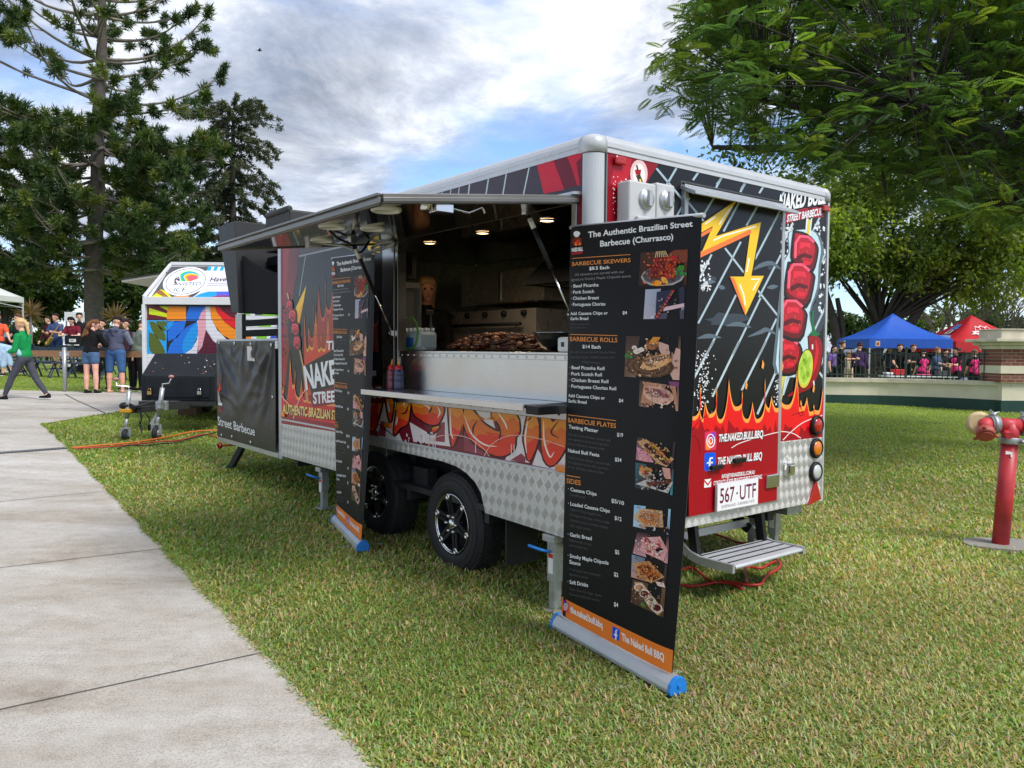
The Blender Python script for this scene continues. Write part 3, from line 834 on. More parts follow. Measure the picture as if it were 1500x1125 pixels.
# ---- rear wall: fixed panels and printed wrap
m = MB()
m.box(.10, .715, 0, .04, .50, 2.575, 0); m.box(1.735, 2.275, 0, .04, .44, 2.575, 0); m.box(.715, 1.735, 0, .04, 2.50, 2.575, 0)
def rear_art(cv, D, x0, x1, z0, z1, door):
    """the part of the rear artwork that falls inside a rectangle; drawn per panel"""
    D.quad(x0, z0, x1, z1, BLK, 0)
def clip_poly(pts, x0, x1, y0, y1):
    def cut(P, ins, itx):
        o = []
        for i in range(len(P)):
            a, b = P[i - 1], P[i]
            if ins(b):
                if not ins(a): o.append(itx(a, b))
                o.append(b)
            elif ins(a): o.append(itx(a, b))
        return o
    for ax_, lim, sg in ((0, x0, 1), (0, x1, -1), (1, y0, 1), (1, y1, -1)):
        if len(pts) < 3: return []
        def itx(a, b, ax_=ax_, lim=lim):
            t = (lim - a[ax_]) / (b[ax_] - a[ax_]); return (a[0] + (b[0] - a[0]) * t, a[1] + (b[1] - a[1]) * t)
        pts = cut(pts, lambda p: (p[ax_] - lim) * sg >= 0, itx)
    return pts
class ClipCanvas(Canvas):
    """a canvas that keeps only what falls inside a rectangle of the wall"""
    def setclip(s, *r): s.clip = r; return s
    def poly(s, pts, col, L=None, sub=0):
        L = s.L if L is None else L
        tris = tessellate_polygon([[Vector((p[0], p[1], 0)) for p in pts]])
        q = [s.inv(*s.pre(*p)) for p in pts]
        for t in tris:
            c = col if not isinstance(col[0], (tuple, list)) else col[t[0]]
            s.put([q[k] for k in t], c, L)
    def put(s, tri, c, L):
        p = clip_poly(tri, *s.clip)
        if len(p) >= 3: s.mb.face([s.pos(u, v, s.base + s.step * L) for u, v in p], s.m, c)
    def line(s, pts, w, col, L=None, taper=None):
        L = s.L if L is None else L
        n = len(pts); le, ri = [], []
        for i in range(n):
            a = pts[max(0, i - 1)]; b = pts[min(n - 1, i + 1)]
            dx, dy = b[0] - a[0], b[1] - a[1]; d = math.hypot(dx, dy) or 1
            q = w / 2 * (1 if not taper else taper(i / (n - 1)))
            le.append((pts[i][0] - dy / d * q, pts[i][1] + dx / d * q)); ri.append((pts[i][0] + dy / d * q, pts[i][1] - dx / d * q))
        for i in range(n - 1):
            s.put([s.inv(*s.pre(*p)) for p in (le[i], le[i + 1], ri[i + 1], ri[i])], col, L)
    def text(s, t, o, right, up, col, L=None, bold=0.0, shear=0.0, align='l', spacing=1.0, arch=0.0):
        vs, fs, wd = glyphs(t, bold, shear, spacing)
        P = []
        for x, y in vs:
            a = x / wd - (.5 if align == 'c' else 0); b = y / .70 + arch * (1 - (2 * (x / wd) - 1) ** 2)
            P.append(s.inv(*s.pre(o[0] + right[0] * a + up[0] * b, o[1] + right[1] * a + up[1] * b)))
        for f in fs: s.put([P[k] for k in f], col, L)
def rear_artwork(mb, pos, rect, mi=1):
    c = ClipCanvas(mb, pos, r_inv, m=mi).setclip(*rect)
    q = ClipCanvas(mb, pos, m=mi).setclip(*rect)
    q.quad(0, .4, 2.4, 2.6, srgb(22, 22, 25), 0)
    # red corner with a burning match
    c.frame(840, 180, 3.75)
    c.poly([(185, 140), (480, 205), (400, 330), (330, 480), (260, 700), (180, 900)], srgb(140, 14, 30), 1)
    c.poly([(240, 150), (330, 150), (300, 300), (240, 380), (200, 330)], srgb(182, 26, 42), 2)
    c.blob(358, 280, 48, 78, srgb(226, 190, 190), 3, 18); c.blob(358, 285, 34, 62, srgb(240, 226, 220), 4, 16)
    c.poly([(335, 258), (370, 258), (366, 285), (340, 285)], srgb(160, 14, 24), 5); c.line([(345, 232), (352, 262)], 8, BLK, 5)
    c.line([(352, 285), (385, 370), (420, 480)], 24, srgb(60, 50, 30), 5); c.line([(362, 310), (392, 390), (420, 470)], 9, srgb(226, 214, 90), 6)
    rd = random.Random(2)
    for k in range(60): c.blob(rd.uniform(215, 330), rd.uniform(290, 560), rd.uniform(2, 5), rd.uniform(2, 6), srgb(240, 220, 220), 3, 6)
    # lattice of pale bars
    BAR = srgb(168, 190, 202)
    for a in ((455, 250, 700, 545), (575, 230, 485, 385), (695, 258, 655, 315), (818, 288, 770, 380), (950, 318, 915, 380)): c.line([a[:2], a[2:]], 11, BAR, 2)
    c.frame(980, 260, 4.327)
    for a in ((335, 450, 460, 612), (530, 700, 680, 890), (335, 0, 300, 45), (490, 20, 455, 75), (605, 45, 570, 100), (735, 75, 700, 150), (272, 120, 190, 255), (430, 150, 325, 345), (548, 172, 470, 308), (688, 205, 525, 520), (785, 290, 690, 480), (690, 490, 550, 760),
              (435, 410, 165, 925), (250, 490, 150, 690), (405, 745, 215, 1130), (560, 765, 385, 1125), (662, 895, 540, 1150), (955, 250, 905, 350), (1000, 460, 915, 640), (990, 820, 915, 980), (110, 130, 40, 260)):
        c.line([a[:2], a[2:]], 12, srgb(176, 196, 206), 2)
    c.frame(980, 500, 4.327)
    for a in ((262, 0, 140, 230), (425, 0, 255, 350), (595, 0, 440, 310), (668, 170, 540, 460), (985, 90, 960, 150), (950, 195, 990, 250), (830, 60, 790, 160), (770, 190, 720, 340)): c.line([a[:2], a[2:]], 13, srgb(190, 206, 214), 2)
    # grey smoke streaks and spatter
    c.frame(980, 260, 4.327)
    for pts in (((510, 590), (560, 560), (630, 545), (690, 585)), ((175, 690), (230, 665), (275, 662)), ((290, 690), (335, 705)), ((600, 700), (670, 690)), ((160, 1020), (230, 1005), (310, 1015)), ((480, 1010), (560, 980), (600, 965), (670, 1000)), ((340, 940), (420, 930), (500, 950))):
        c.curve(pts, 24, srgb(92, 106, 118), 3, taper=lambda t: .2 + math.sin(t * PI))
    for (x, y, a, b) in ((240, 640, 40, 14), (640, 570, 46, 16), (350, 900, 120, 40), (930, 900, 50, 90), (960, 760, 30, 60)): c.blob(x, y, a, b, srgb(58, 66, 76), 1, 16, wob=.5)
    rd = random.Random(5)
    for k in range(46): c.blob(rd.uniform(180, 240), rd.uniform(520, 720), rd.uniform(3, 9), rd.uniform(3, 12), WHT, 4, 7, wob=.7)
    for k in range(60): c.blob(rd.uniform(690, 790), rd.uniform(290, 520), rd.uniform(3, 9), rd.uniform(3, 14), srgb(226, 234, 238), 4, 7, wob=.7)
    for k in range(70): c.blob(rd.uniform(915, 1005), rd.uniform(280, 860), rd.uniform(3, 9), rd.uniform(4, 16), srgb(226, 234, 238), 4, 7, wob=.7)
    c.frame(980, 500, 4.327)
    for k in range(150): c.blob(rd.gauss(190, 30), rd.uniform(60, 450), rd.uniform(2, 6), rd.uniform(2, 7), WHT, 4, 6)
    for k in range(110): c.blob(rd.gauss(680, 16), rd.uniform(180, 400), rd.uniform(2, 6), rd.uniform(2, 8), WHT, 4, 6)
    # zig-zag arrow
    c.frame(980, 260, 4.327)
    bolt = [(60, 380), (410, 145), (275, 375), (562, 285), (500, 625), (580, 625), (463, 875), (365, 630), (455, 630), (492, 360), (60, 560), (60, 520), (190, 468), (256, 312), (60, 420)]
    c.line(bolt + [bolt[0], bolt[1]], 16, BLK, 5)
    c.poly(bolt, srgb(248, 200, 36), 6)
    c.poly([(60, 565), (493, 362), (500, 345), (492, 332), (60, 530)], srgb(244, 124, 52), 7)
    c.poly([(60, 425), (258, 316), (246, 345), (60, 450)], srgb(244, 124, 52), 7)
    c.poly([(365, 630), (392, 640), (463, 840), (463, 878)], srgb(244, 124, 52), 7)
    for a in (((205, 300), (272, 252)), ((296, 302), (325, 255), (378, 185)), ((258, 402), (330, 370), (528, 314)), ((486, 512), (471, 602)), ((425, 678), (450, 740), (462, 812)), ((498, 648), (556, 645), (530, 678), (510, 718))):
        c.line(list(a), 9, srgb(255, 250, 232), 8)
    # name across the top right
    for dx, dy, col_, l in ((5, 6, BLK, 8), (0, 0, WHT, 9)):
        c.text('NAKED BULL', (690 + dx, 210 + dy), (300, -50), (10, -98), col_, l, .04, arch=.0)
    c.poly([(722, 232), (850, 196), (975, 186), (966, 214), (980, 250), (850, 262), (726, 298), (738, 262)], srgb(160, 14, 36), 8)
    c.text('STREET BARBECUE', (742, 282), (222, -46), (5, -44), WHT, 9, .035)
    # skewer with its glow
    glow = [(850, 330), (925, 350), (960, 450), (945, 560), (935, 700), (885, 860), (905, 1000), (860, 1240), (670, 1240), (672, 1010), (690, 780), (700, 690), (725, 540), (760, 470), (760, 350)]
    g2 = c.smooth(glow, 3); gx = sum(p[0] for p in g2) / len(g2)
    c.poly([(gx + (x - gx) * 1.13, y) for x, y in g2], srgb(96, 112, 122), 5); c.poly(g2, srgb(196, 220, 230), 6)
    c.poly([(868, 245), (906, 245), (892, 380), (858, 372)], srgb(222, 232, 238), 7); c.poly([(880, 262), (896, 262), (884, 372), (864, 368)], srgb(226, 206, 70), 8)
    c.poly([(878, 190), (904, 190), (896, 268), (880, 268)], srgb(18, 18, 16), 8)
    meat(c, [(700, 1000), (750, 998), (826, 1060), (838, 1150), (795, 1240), (690, 1235), (682, 1080)], 9)
    meat(c, [(712, 768), (800, 782), (860, 850), (866, 900), (826, 1030), (690, 985), (692, 830)], 14)
    meat(c, [(752, 540), (832, 544), (906, 608), (914, 660), (866, 818), (736, 764), (735, 640)], 14)
    meat(c, [(786, 340), (870, 362), (932, 428), (936, 490), (908, 590), (858, 560), (776, 530), (774, 430)], 14)
    c.frame(980, 500, 4.327)
    c.poly([(712, 200), (738, 200), (700, 445), (672, 445)], srgb(222, 206, 96), 7)
    c.poly([(738, 200), (752, 205), (716, 340), (706, 330)], srgb(200, 222, 230), 7)
    # chilli and lime
    ch = c.smooth([(880, -30), (925, -36), (958, -10), (968, 60), (950, 180), (905, 280), (845, 320), (740, 350), (830, 280), (880, 190), (885, 60)], 3)
    c.line(ch + [ch[0], ch[1]], 12, BLK, 8); c.poly(ch, srgb(150, 10, 26), 9)
    c.curve([(925, -10), (935, 60), (915, 170), (870, 260)], 16, srgb(214, 28, 44), 10, taper=lambda t: .3 + math.sin(t * PI))
    c.curve([(905, 20), (905, 50)], 9, WHT, 11); c.curve([(912, 250), (915, 280)], 8, WHT, 11)
    c.poly([(880, -40), (905, -70), (895, -120), (900, -190), (915, -195), (912, -110), (925, -62), (958, -45), (930, -32)], srgb(24, 110, 60), 11)
    c.blob(860, 175, 50, 128, srgb(30, 26, 16), 11, 26, ang=.12); c.blob(860, 175, 46, 122, srgb(228, 190, 60), 12, 26, ang=.12); c.blob(858, 168, 42, 112, srgb(196, 220, 90), 13, 26, ang=.12)
    for k in range(6):
        a = k * PI / 3 + .4
        c.blob(858 + 21 * math.cos(a), 168 + 58 * math.sin(a), 15, 40, srgb(160, 200, 60), 14, 12, ang=.12 + (.3 if k % 2 else -.2))
    # flames and the red base
    flames(c, [(110, 400), (175, 238), (205, 365), (278, 258), (355, 203), (440, 290), (505, 372), (585, 195), (625, 330), (705, 300), (805, 125), (830, 360), (868, 340), (912, 390), (968, 278), (1000, 420)],
           [(128, 470), (192, 482), (235, 452), (300, 488), (400, 405), (470, 486), (532, 486), (612, 415), (655, 415), (745, 395), (820, 412), (848, 405), (884, 440), (940, 432), (985, 440)], 1300, 15, 8)
    for x, y, a in ((570, 140, 9), (465, 270, 8), (712, 150, 7), (910, 290, 7)):
        c.poly([(x - a, y + 26), (x - a * .2, y - 24), (x + a, y + 4), (x + a * .2, y + 36)], ORG, 18)
    drip = [(100, 600)]
    rd = random.Random(12); x = 100
    while x < 1000:
        drip += [(x + 10, rd.uniform(545, 620)), (x + 26, rd.uniform(490, 560))]; x += rd.uniform(30, 60)
    c.poly(drip + [(1010, 540), (1010, 1300), (100, 1300)], srgb(160, 12, 30), 18)
    q.quad(1.735, .40, 2.3, .875, srgb(130, 130, 126), 19)
    for pts, wd_, cl in ((((370, 672), (430, 640), (560, 600), (680, 572), (770, 580), (828, 612)), 5, srgb(250, 232, 232)), (((715, 625), (770, 570), (850, 510), (970, 466)), 5, srgb(250, 232, 232)), (((120, 560), (170, 500), (260, 440)), 3, BLK), (((120, 590), (155, 620), (172, 695)), 3, BLK), (((770, 470), (820, 450), (845, 455), (830, 472), (812, 452)), 3, BLK)):
        c.curve(pts, wd_, cl, 19)
    return c
def social(c, L=20):
    """social icons and addresses low on the door"""
    def sq(x0, y0, x1, y1, col_, L, r=12):
        pts = []
        for cx, cy, a0 in ((x1 - r, y0 + r, -90), (x1 - r, y1 - r, 0), (x0 + r, y1 - r, 90), (x0 + r, y0 + r, 180)):
            for k in range(5):
                a = R(a0 + k * 22.5); pts.append((cx + r * math.cos(a), cy + r * math.sin(a)))
        c.poly([(x, y - (x - 200) * .06) for x, y in pts], col_, L)
    sq(200, 570, 274, 690, srgb(222, 50, 96), L); sq(206, 620, 240, 686, srgb(246, 130, 60), L + 1); sq(236, 576, 270, 620, srgb(150, 52, 176), L + 1)
    c.ring(238, 627, 25, 41, 6, WHT, L + 2); c.ring(238, 627, 12, 20, 6, WHT, L + 2); c.blob(253, 598, 3, 5, WHT, L + 2, 8)
    sq(198, 704, 270, 820, srgb(14, 86, 222), L)
    c.line([(252, 735), (236, 737), (232, 755), (231, 815)], 11, WHT, L + 1); c.line([(214, 768), (252, 764)], 10, WHT, L + 1)
    for dx, dy, cl, l in ((3, 4, BLK, L), (0, 0, WHT, L + 1)):
        c.text('THE.NAKED.BULL.BBQ', (287 + dx, 634 + dy), (282, -28), (4, -46), cl, l, .03)
        c.text('THE NAKED BULL BBQ', (280 + dx, 780 + dy), (282, -36), (4, -46), cl, l, .03)
    c.text('INFO@THENAKEDBULL.COM.AU', (308, 864), (208, -28), (2, -24), WHT, L, .02)
    c.text('CONTACT US FOR PRIVATE EVENT CATERING', (256, 908), (306, -42), (2, -26), WHT, L, .02)
    c.poly([(198, 872), (242, 866), (240, 918), (197, 924)], WHT, L)
    c.poly([(198, 872), (220, 897), (242, 866), (242, 880), (220, 912), (198, 886)], srgb(214, 40, 40), L + 1)
rp_ = lambda u, v, e: Vector((u, -e, v))
for rect in ((.105, .712, .505, 2.575), (1.737, 2.272, .44, 2.575), (.712, 1.737, 2.502, 2.575)):
    rear_artwork(m, rp_, rect)
m.build('rear_wall', [MT['core'], MT['print']], T)

# ---- rear door
m = MB()
m.box(.75, 1.70, -.022, .03, .505, 2.45, 0)
dp = lambda u, v, e: Vector((u, -.022 - e, v))
c = rear_artwork(m, dp, (.752, 1.698, .507, 2.448)); social(c)
door = m.build('rear_door', [MT['core'], MT['print']], T)
m = MB()
for x0, x1 in ((.715, .748), (1.703, 1.735)): m.box(x0, x1, -.028, .04, .50, 2.48)
m.box(.7482, 1.7028, -.028, .04, 2.4525, 2.48)
m.build('door_frame', MT['alu'], T, bev=.004)
m = MB()                                                    # rain hood over the door
m.prism([(-.0, 2.475), (-.115, 2.425), (-.115, 2.41), (-.10, 2.408), (-.0, 2.455)], .70, 1.75, lambda y, z, e: Vector((e, y, z)))
m.build('door_rain_hood', MT['alu'], T)
for (x, z) in ((.97, .775), (1.2, .80)):
    m = MB(); m.box(x, x + .12, -.06, -.035, z, z + .028); m.build('door_latch', MT['black'], door, bev=.006)
m = MB()
m.box(1.56, 1.70, -.05, -.0225, .60, .69)
m.build('hinge_plate', MT['steel'], door, bev=.008)
m = MB(); m.box(1.80, 1.88, -.045, -.0125, .66, .75); m.box(1.815, 1.865, -.06, -.046, .675, .735); m.build('door_catch', MT['chrome'], T, bev=.006)
# licence plate
m = MB(); m.box(1.02, 1.44, -.062, -.045, .515, .685, 0)
c = Canvas(m, lambda u, v, e: Vector((u, -.062 - e, v)), r_inv, m=1)
c.frame(980, 500, 4.327)
D = Canvas(m, lambda u, v, e: Vector((u, -.062 - e, v)), m=1)
D.quad(1.024, .519, 1.436, .681, srgb(236, 236, 238), 0)
PL = srgb(112, 22, 60)
D.text('567', (1.045, .565), (.145, 0), (0, .092), PL, 1, .012); D.text('UTF', (1.245, .565), (.17, 0), (0, .092), PL, 1, .012); D.blob(1.217, .610, .008, .008, PL, 1)
D.text('QUEENSLAND - SUNSHINE STATE', (1.06, .532), (.34, 0), (0, .018), srgb(120, 80, 90), 1)
m.build('licence_plate', [MT['white'], MT['print']], door)

# ---- corner posts, roof extrusions, roof
def round_post(x, y, z0, z1, r, sx, sy, name, mt):
    """quarter-round aluminium corner post; (sx, sy) is the way its round side faces"""
    pts = [(0, 0)]
    m = MB(); o = []
    for k in range(9):
        a = k / 8 * PI / 2; o.append((x + sx * (r * math.cos(a) - r), y + sy * (r * math.sin(a) - r)))
    o += [(x - sx * r * 1.15, y), (x - sx * r * 1.15, y - sy * .05), (x - sx * .05, y - sy * r * 1.15), (x, y - sy * r * 1.15)]
    o2 = o[:9] + o[9:11] + [(x - sx * .05, y - sy * .05)] + o[11:]
    m.prism(o2, z0, z1, lambda u, v, e: Vector((u, v, e)))
    return m.build(name, mt, T)
round_post(-.008, -.008, .44, 2.56, .072, -1, -1, 'corner_post', MT['white_alu'])
round_post(TW + .004, -.008, .43, 2.56, .055, 1, -1, 'corner_post', MT['white_alu'])
m = MB(); m.box(-.012, .03, TL - .035, TL + .035, .42, 2.62); m.build('corner_post', MT['alu'], T, bev=.008)
def edge_prof(r=.055, h=.10):
    pts = []
    for k in range(8):
        a = k / 7 * PI / 2; pts.append((-r + .012 + r - r * math.sin(a) * 1.0 if False else .045 - .055 * math.cos(PI / 2 - a), TH - .055 + .055 * math.cos(a)))
    return pts
ep = [(.09, TH), (.045, TH), (.022, TH - .006), (.004, TH - .022), (-.008, TH - .045), (-.010, TH - .07), (-.004, TH - .074), (-.006, TH - .10), (.05, TH - .10), (.09, TH - .09)]
m = MB(); m.prism(ep, .085, TL, lambda u, v, e: Vector((u, e, v))); m.build('roof_edge', MT['white_alu'], T)
m = MB(); m.prism(ep, .085, TW - .05, lambda u, v, e: Vector((e, u, v))); m.build('roof_edge', MT['white_alu'], T)
m = MB(); m.prism(ep, .0, TL, lambda u, v, e: Vector((TW - u, e + .05, v))); m.build('roof_edge', MT['white_alu'], T)
m = MB()
m.add([], [])
def cap(x, sx, r):
    """rounded cap where two roof extrusions meet"""
    m = MB(); rings = []
    prof = [(0, TH - .105), (0, TH - .05), (.006, TH - .03), (.02, TH - .012), (.045, TH - .002), (.085, TH + .001)]
    n = 10; vs = []
    for ins, z in prof:
        rr = max(r - ins, .002)
        ring = [(x - sx * (.11), -.0 + ins - .012), ]
        ring = []
        for k in range(n):
            a = k / (n - 1) * PI / 2
            ring.append((x - sx * (r) + sx * rr * math.cos(a), -.012 + r - rr * math.sin(a), z))
        ring = [(x - sx * ins, .105, z)] + ring + [(x - sx * .105, -.012 + ins, z), (x - sx * .105, .105, z)]
        vs.append(ring)
    k = len(vs[0])
    m.add([p for rg in vs for p in rg], [(i * k + j, i * k + (j + 1) % k, (i + 1) * k + (j + 1) % k, (i + 1) * k + j) for i in range(len(vs) - 1) for j in range(k)], 0, None, True)
    m.face(vs[-1]); m.face(list(reversed(vs[0])))
    return m.build('roof_corner_cap', MT['white_alu'], T)
cap(-.012, -1, .075); cap(TW + .006, 1, .06)
m = MB(); m.box(.088, TW - .09, .088, TL, TH - .06, TH - .012); m.build('roof', MT['white'], T)
m = MB(); m.box(.05, TW - .05, TL - .035, TL, .46, 2.56); m.build('front_wall', MT['dark'], T)
m = MB(); m.box(TW - .04, TW - .001, .055, TL - .04, .45, 2.565); m.build('far_wall', MT['dsteel'], T)
m = MB(); m.box(.045, TW - .045, .045, TL - .04, .455, .495); m.build('floor', MT['dark'], T)
m = MB(); m.box(.05, TW - .05, .06, TL - .045, 2.46, 2.50); m.build('inner_ceiling', MT['gblack'], T)
# ---- checker plate skirt, rear sill and rear corner
sk = [(.058, .445), (.955, .462), (.965, .50), (1.0, .585), (1.06, .64), (1.16, .69), (1.28, .72), (1.45, .735), (2.62, .745), (2.75, .73), (2.88, .68), (2.97, .60), (3.0, .46), (TL - .035, .455), (TL - .035, .822), (.058, .806)]
m = MB(); m.prism(sk, -.006, .02, lambda u, v, e: Vector((e, u, v)))
skirt = m.build('checker_plate_skirt', MT['tread_side'], T)
m = MB(); m.box(-.010, -.0062, .058, TL - .035, .806, .822); m.build('skirt_trim', MT['white_alu'], T)
m = MB(); m.box(.095, 2.272, -.016, .03, .437, .502); m.build('rear_sill', MT['tread_rear'], T)
m = MB(); m.box(1.738, 2.27, -.0124, -.0095, .504, .895); m.build('checker_plate_corner', MT['tread_rear'], T)
m = MB()
for x in (1.76, 1.85, 1.95, 2.05):
    m.lathe([(.006, 0), (.006, -.003), (.001, -.004)], (x, -.0125, .885), 'y', 8)
m.build('rivet_row', MT['chrome'], T)
# ---- tail lamps, clearance lamps, side markers
for z, mt_ in ((.985, 'red_lens'), (.822, 'amber_lens'), (.655, 'clear_lens')):
    m = MB(); m.lathe([(.070, 0), (.072, -.016), (.062, -.028), (.054, -.024), (.0536, -.01)], (2.178, -.013, z), 'y', 28); o = m.build('tail_lamp', MT['black'], T)
    m = MB(); m.lathe([(.0535, -.012), (.051, -.024), (.038, -.030), (.001, -.033)], (2.178, -.013, z), 'y', 28); m.build('lens', MT[mt_], o)
m = MB(); m.prism([(2.09, .425), (2.25, .452), (2.18, .60)], -.030, -.0128, lambda u, v, e: Vector((u, e, v))); m.build('red_reflector', MT['red_lens'], T, bev=.004)
for x, z in ((.185, 2.535), (2.235, 2.512)):
    m = MB(); m.box(x - .04, x + .04, -.03, -.0105, z - .022, z + .022); m.build('clearance_lamp', MT['red_lens'], T, bev=.008)
for y, z in ((4.27, .862), (2.2, .925), (.21, .838)):
    m = MB(); m.box(-.026, -.0102, y - .05, y + .05, z - .020, z + .020); m.build('side_marker', MT['amber_lens'], T, bev=.006)
# ---- mains isolators on the rear wall
for x0, x1, z0, z1 in ((.165, .375, 2.08, 2.418), (.38, .53, 2.08, 2.432)):
    m = MB(); m.box(x0, x1, -.11, -.012, z0, z1); o = m.build('mains_isolator', MT['plastic_grey'], T, bev=.012)
    xc = x0 + (x1 - x0) * .60 if x1 - x0 > .18 else (x0 + x1) / 2
    m = MB(); m.lathe([(.056, 0), (.056, -.012), (.05, -.016), (.046, -.014), (.046, -.022), (.001, -.024)], (xc, -.11, z1 - .09), 'y', 24); m.box(xc - .012, xc + .012, -.15, -.132, z1 - .13, z1 - .05)
    m.build('rotary_switch', MT['alu'], o)
    m = MB(); m.box(x0 + .04, x1 - .03, -.135, -.1102, z0 + .02, z1 - .19); m.lathe([(.03, 0), (.03, -.03), (.02, -.032)], (xc, -.135, z0 + .08), 'y', 18); m.build('socket_cover', MT['plastic_grey'], o, bev=.008)

# ---- wheels
def spoke_rim(m):
    pass
def make_wheel(y, z, x0=.035, rr=.352):
    o = MB()
    wd = .235
    prof = [(.205, .02), (.215, .004), (.25, -.004), (.30, .0), (.325, .012), (.341, .03), (rr - .004, .05), (rr, .075), (rr, wd - .075), (rr - .004, wd - .05), (.341, wd - .03), (.325, wd - .012), (.25, wd + .002), (.205, wd - .02)]
    o.lathe(prof, (x0, y, z), 'x', 56)
    # tread blocks
    for k in range(64):
        a = 2 * PI * k / 64
        for j, (xa, xb) in enumerate(((.026, .068), (.078, .112), (.122, .157), (.167, .209))):
            aa = a + (j % 2) * PI / 64 + .02 * j
            c_ = Vector((x0 + (xa + xb) / 2, y + (rr + .002) * math.cos(aa), z + (rr + .002) * math.sin(aa)))
            if j in (0, 3): c_ = Vector((c_.x, y + (rr - .010) * math.cos(aa), z + (rr - .010) * math.sin(aa)))
            t = Vector((0, -math.sin(aa), math.cos(aa))); n_ = Vector((0, math.cos(aa), math.sin(aa))); x_ = Vector((1, .25 * (1 if j % 2 else -1) * 0, 0))
            h = .011; ln = .0125
            vs = [c_ + x_ * sx * (xb - xa) / 2 + t * (st * ln + sx * .006 * (1 if j % 2 else -1)) + n_ * sn * h / 2 for sn in (-1, 1) for st in (-1, 1) for sx in (-1, 1)]
            o.add(vs, [(0, 2, 3, 1), (4, 5, 7, 6), (0, 1, 5, 4), (2, 6, 7, 3), (0, 4, 6, 2), (1, 3, 7, 5)])
    for rad in (.262, .30): o.lathe([(rad, -.0035), (rad + .003, -.006), (rad + .006, -.0035)], (x0, y, z), 'x', 56)
    tyre = o.build('tyre', MT['rubber'], WHEEL)
    o = MB()
    o.lathe([(.206, .02), (.212, .004), (.206, .0), (.197, .002), (.193, .012), (.188, .05), (.180, .12), (.001, .125)], (x0, y, z), 'x', 56)
    # six twin spokes
    for k in range(6):
        a0 = 2 * PI * k / 6 + .26
        for s in (-1, 1):
            a1 = a0 + s * .085
            p = Vector((x0 + .026, y + .06 * math.cos(a0 + s * .35), z + .06 * math.sin(a0 + s * .35))); q = Vector((x0 + .010, y + .19 * math.cos(a1), z + .19 * math.sin(a1)))
            o.bar(p, q, .026, .022, up=(1, 0, 0))
    o.lathe([(.078, .055), (.074, .022), (.05, .012), (.001, .012)], (x0, y, z), 'x', 30)
    rim = o.build('rim', MT['black'], WHEEL)
    o = MB()
    o.lathe([(.2065, .0012), (.2055, -.0012), (.1995, .0), (.1975, .0035), (.190, .010)], (x0, y, z), 'x', 56)
    for k in range(6):
        a0 = 2 * PI * k / 6 + .26
        c_ = (x0, y + .187 * math.cos(a0), z + .187 * math.sin(a0))
        o.lathe([(.024, .006), (.022, -.004), (.012, -.005), (.010, -.001), (.001, -.001)], c_, 'x', 14)
    o.build('rim_lip', MT['chrome'], WHEEL)
    o = MB(); o.lathe([(.034, .012), (.034, -.006), (.026, -.012), (.001, -.013)], (x0, y, z), 'x', 24); o.build('hub_cap', MT['chrome'], WHEEL)
    for k in range(6):
        a = 2 * PI * k / 6; o = MB()
        o.lathe([(.012, .02), (.012, -.006), (.007, -.014), (.001, -.015)], (x0, y + .058 * math.cos(a), z + .058 * math.sin(a)), 'x', 10); o.build('wheel_nut', MT['chrome'], WHEEL)
for y, z in ((1.405, .305), (2.515, .36)):
    WHEEL = thing('wheel', None, None, (0, 0, 0)); WHEEL.parent = T
    make_wheel(y, z)
# wheel box, mudflap, chassis, axles
m = MB(); m.box(.04, .33, .97, 2.98, .755, .80); m.box(.33, .36, .96, 3.0, .30, .80); m.build('wheel_box', MT['dark'], T)
m = MB(); m.box(.05, .31, .80, .812, .145, .50); m.build('mudflap', MT['rubber'], T)
m = MB()
for x in (.45, TW - .55): m.box(x, x + .07, .10, TL, .33, .452)
for y in (.2, 1.0, 2.0, 3.1, 4.1): m.box(.06, TW - .06, y, y + .05, .375, .452)
m.tube([(.15, 1.405, .31), (TW - .15, 1.405, .31)], .03); m.tube([(.15, 2.515, .36), (TW - .15, 2.515, .36)], .03)
m.box(.40, .46, 1.0, 2.95, .44, .53); m.box(.12, .2, 1.85, 2.05, .45, .62)
m.build('chassis', MT['dark'], T)
# stabiliser legs
def stab(x, y, z0, lean=0):
    o = thing('stabiliser_leg', None, None); o.parent = T
    m = MB(); m.box(x - .035, x + .035, y - .035, y + .035, z0 + .17, .44); m.box(x - .06, x + .06, y - .05, y + .05, .405, .4445); m.build('outer_tube', MT['galv'], o, bev=.004)
    m = MB(); m.box(x - .026, x + .026, y - .026, y + .026, z0 + .012, z0 + .17); m.box(x - .06, x + .06, y - .06, y + .06, z0, z0 + .0118); m.build('inner_tube', MT['galv'], o, bev=.003)
    m = MB(); m.tube([(x - .04, y + .0, .345), (x - .09, y + .03, .36), (x - .12, y + .10, .375)], .009); m.build('wind_handle', MT['blue_p'], o)
    m = MB(); m.box(x - .037, x - .0352, y - .02, y + .02, .22, .34, 0, srgb(230, 228, 224)); m.box(x - .0372, x - .0371, y - .02, y + .02, .31, .335, 0, srgb(190, 30, 30)); m.build('warning_sticker', MT['flat'], o)
stab(.03, .31, .0); stab(.05, 3.49, .07); stab(2.1, .25, .0); 
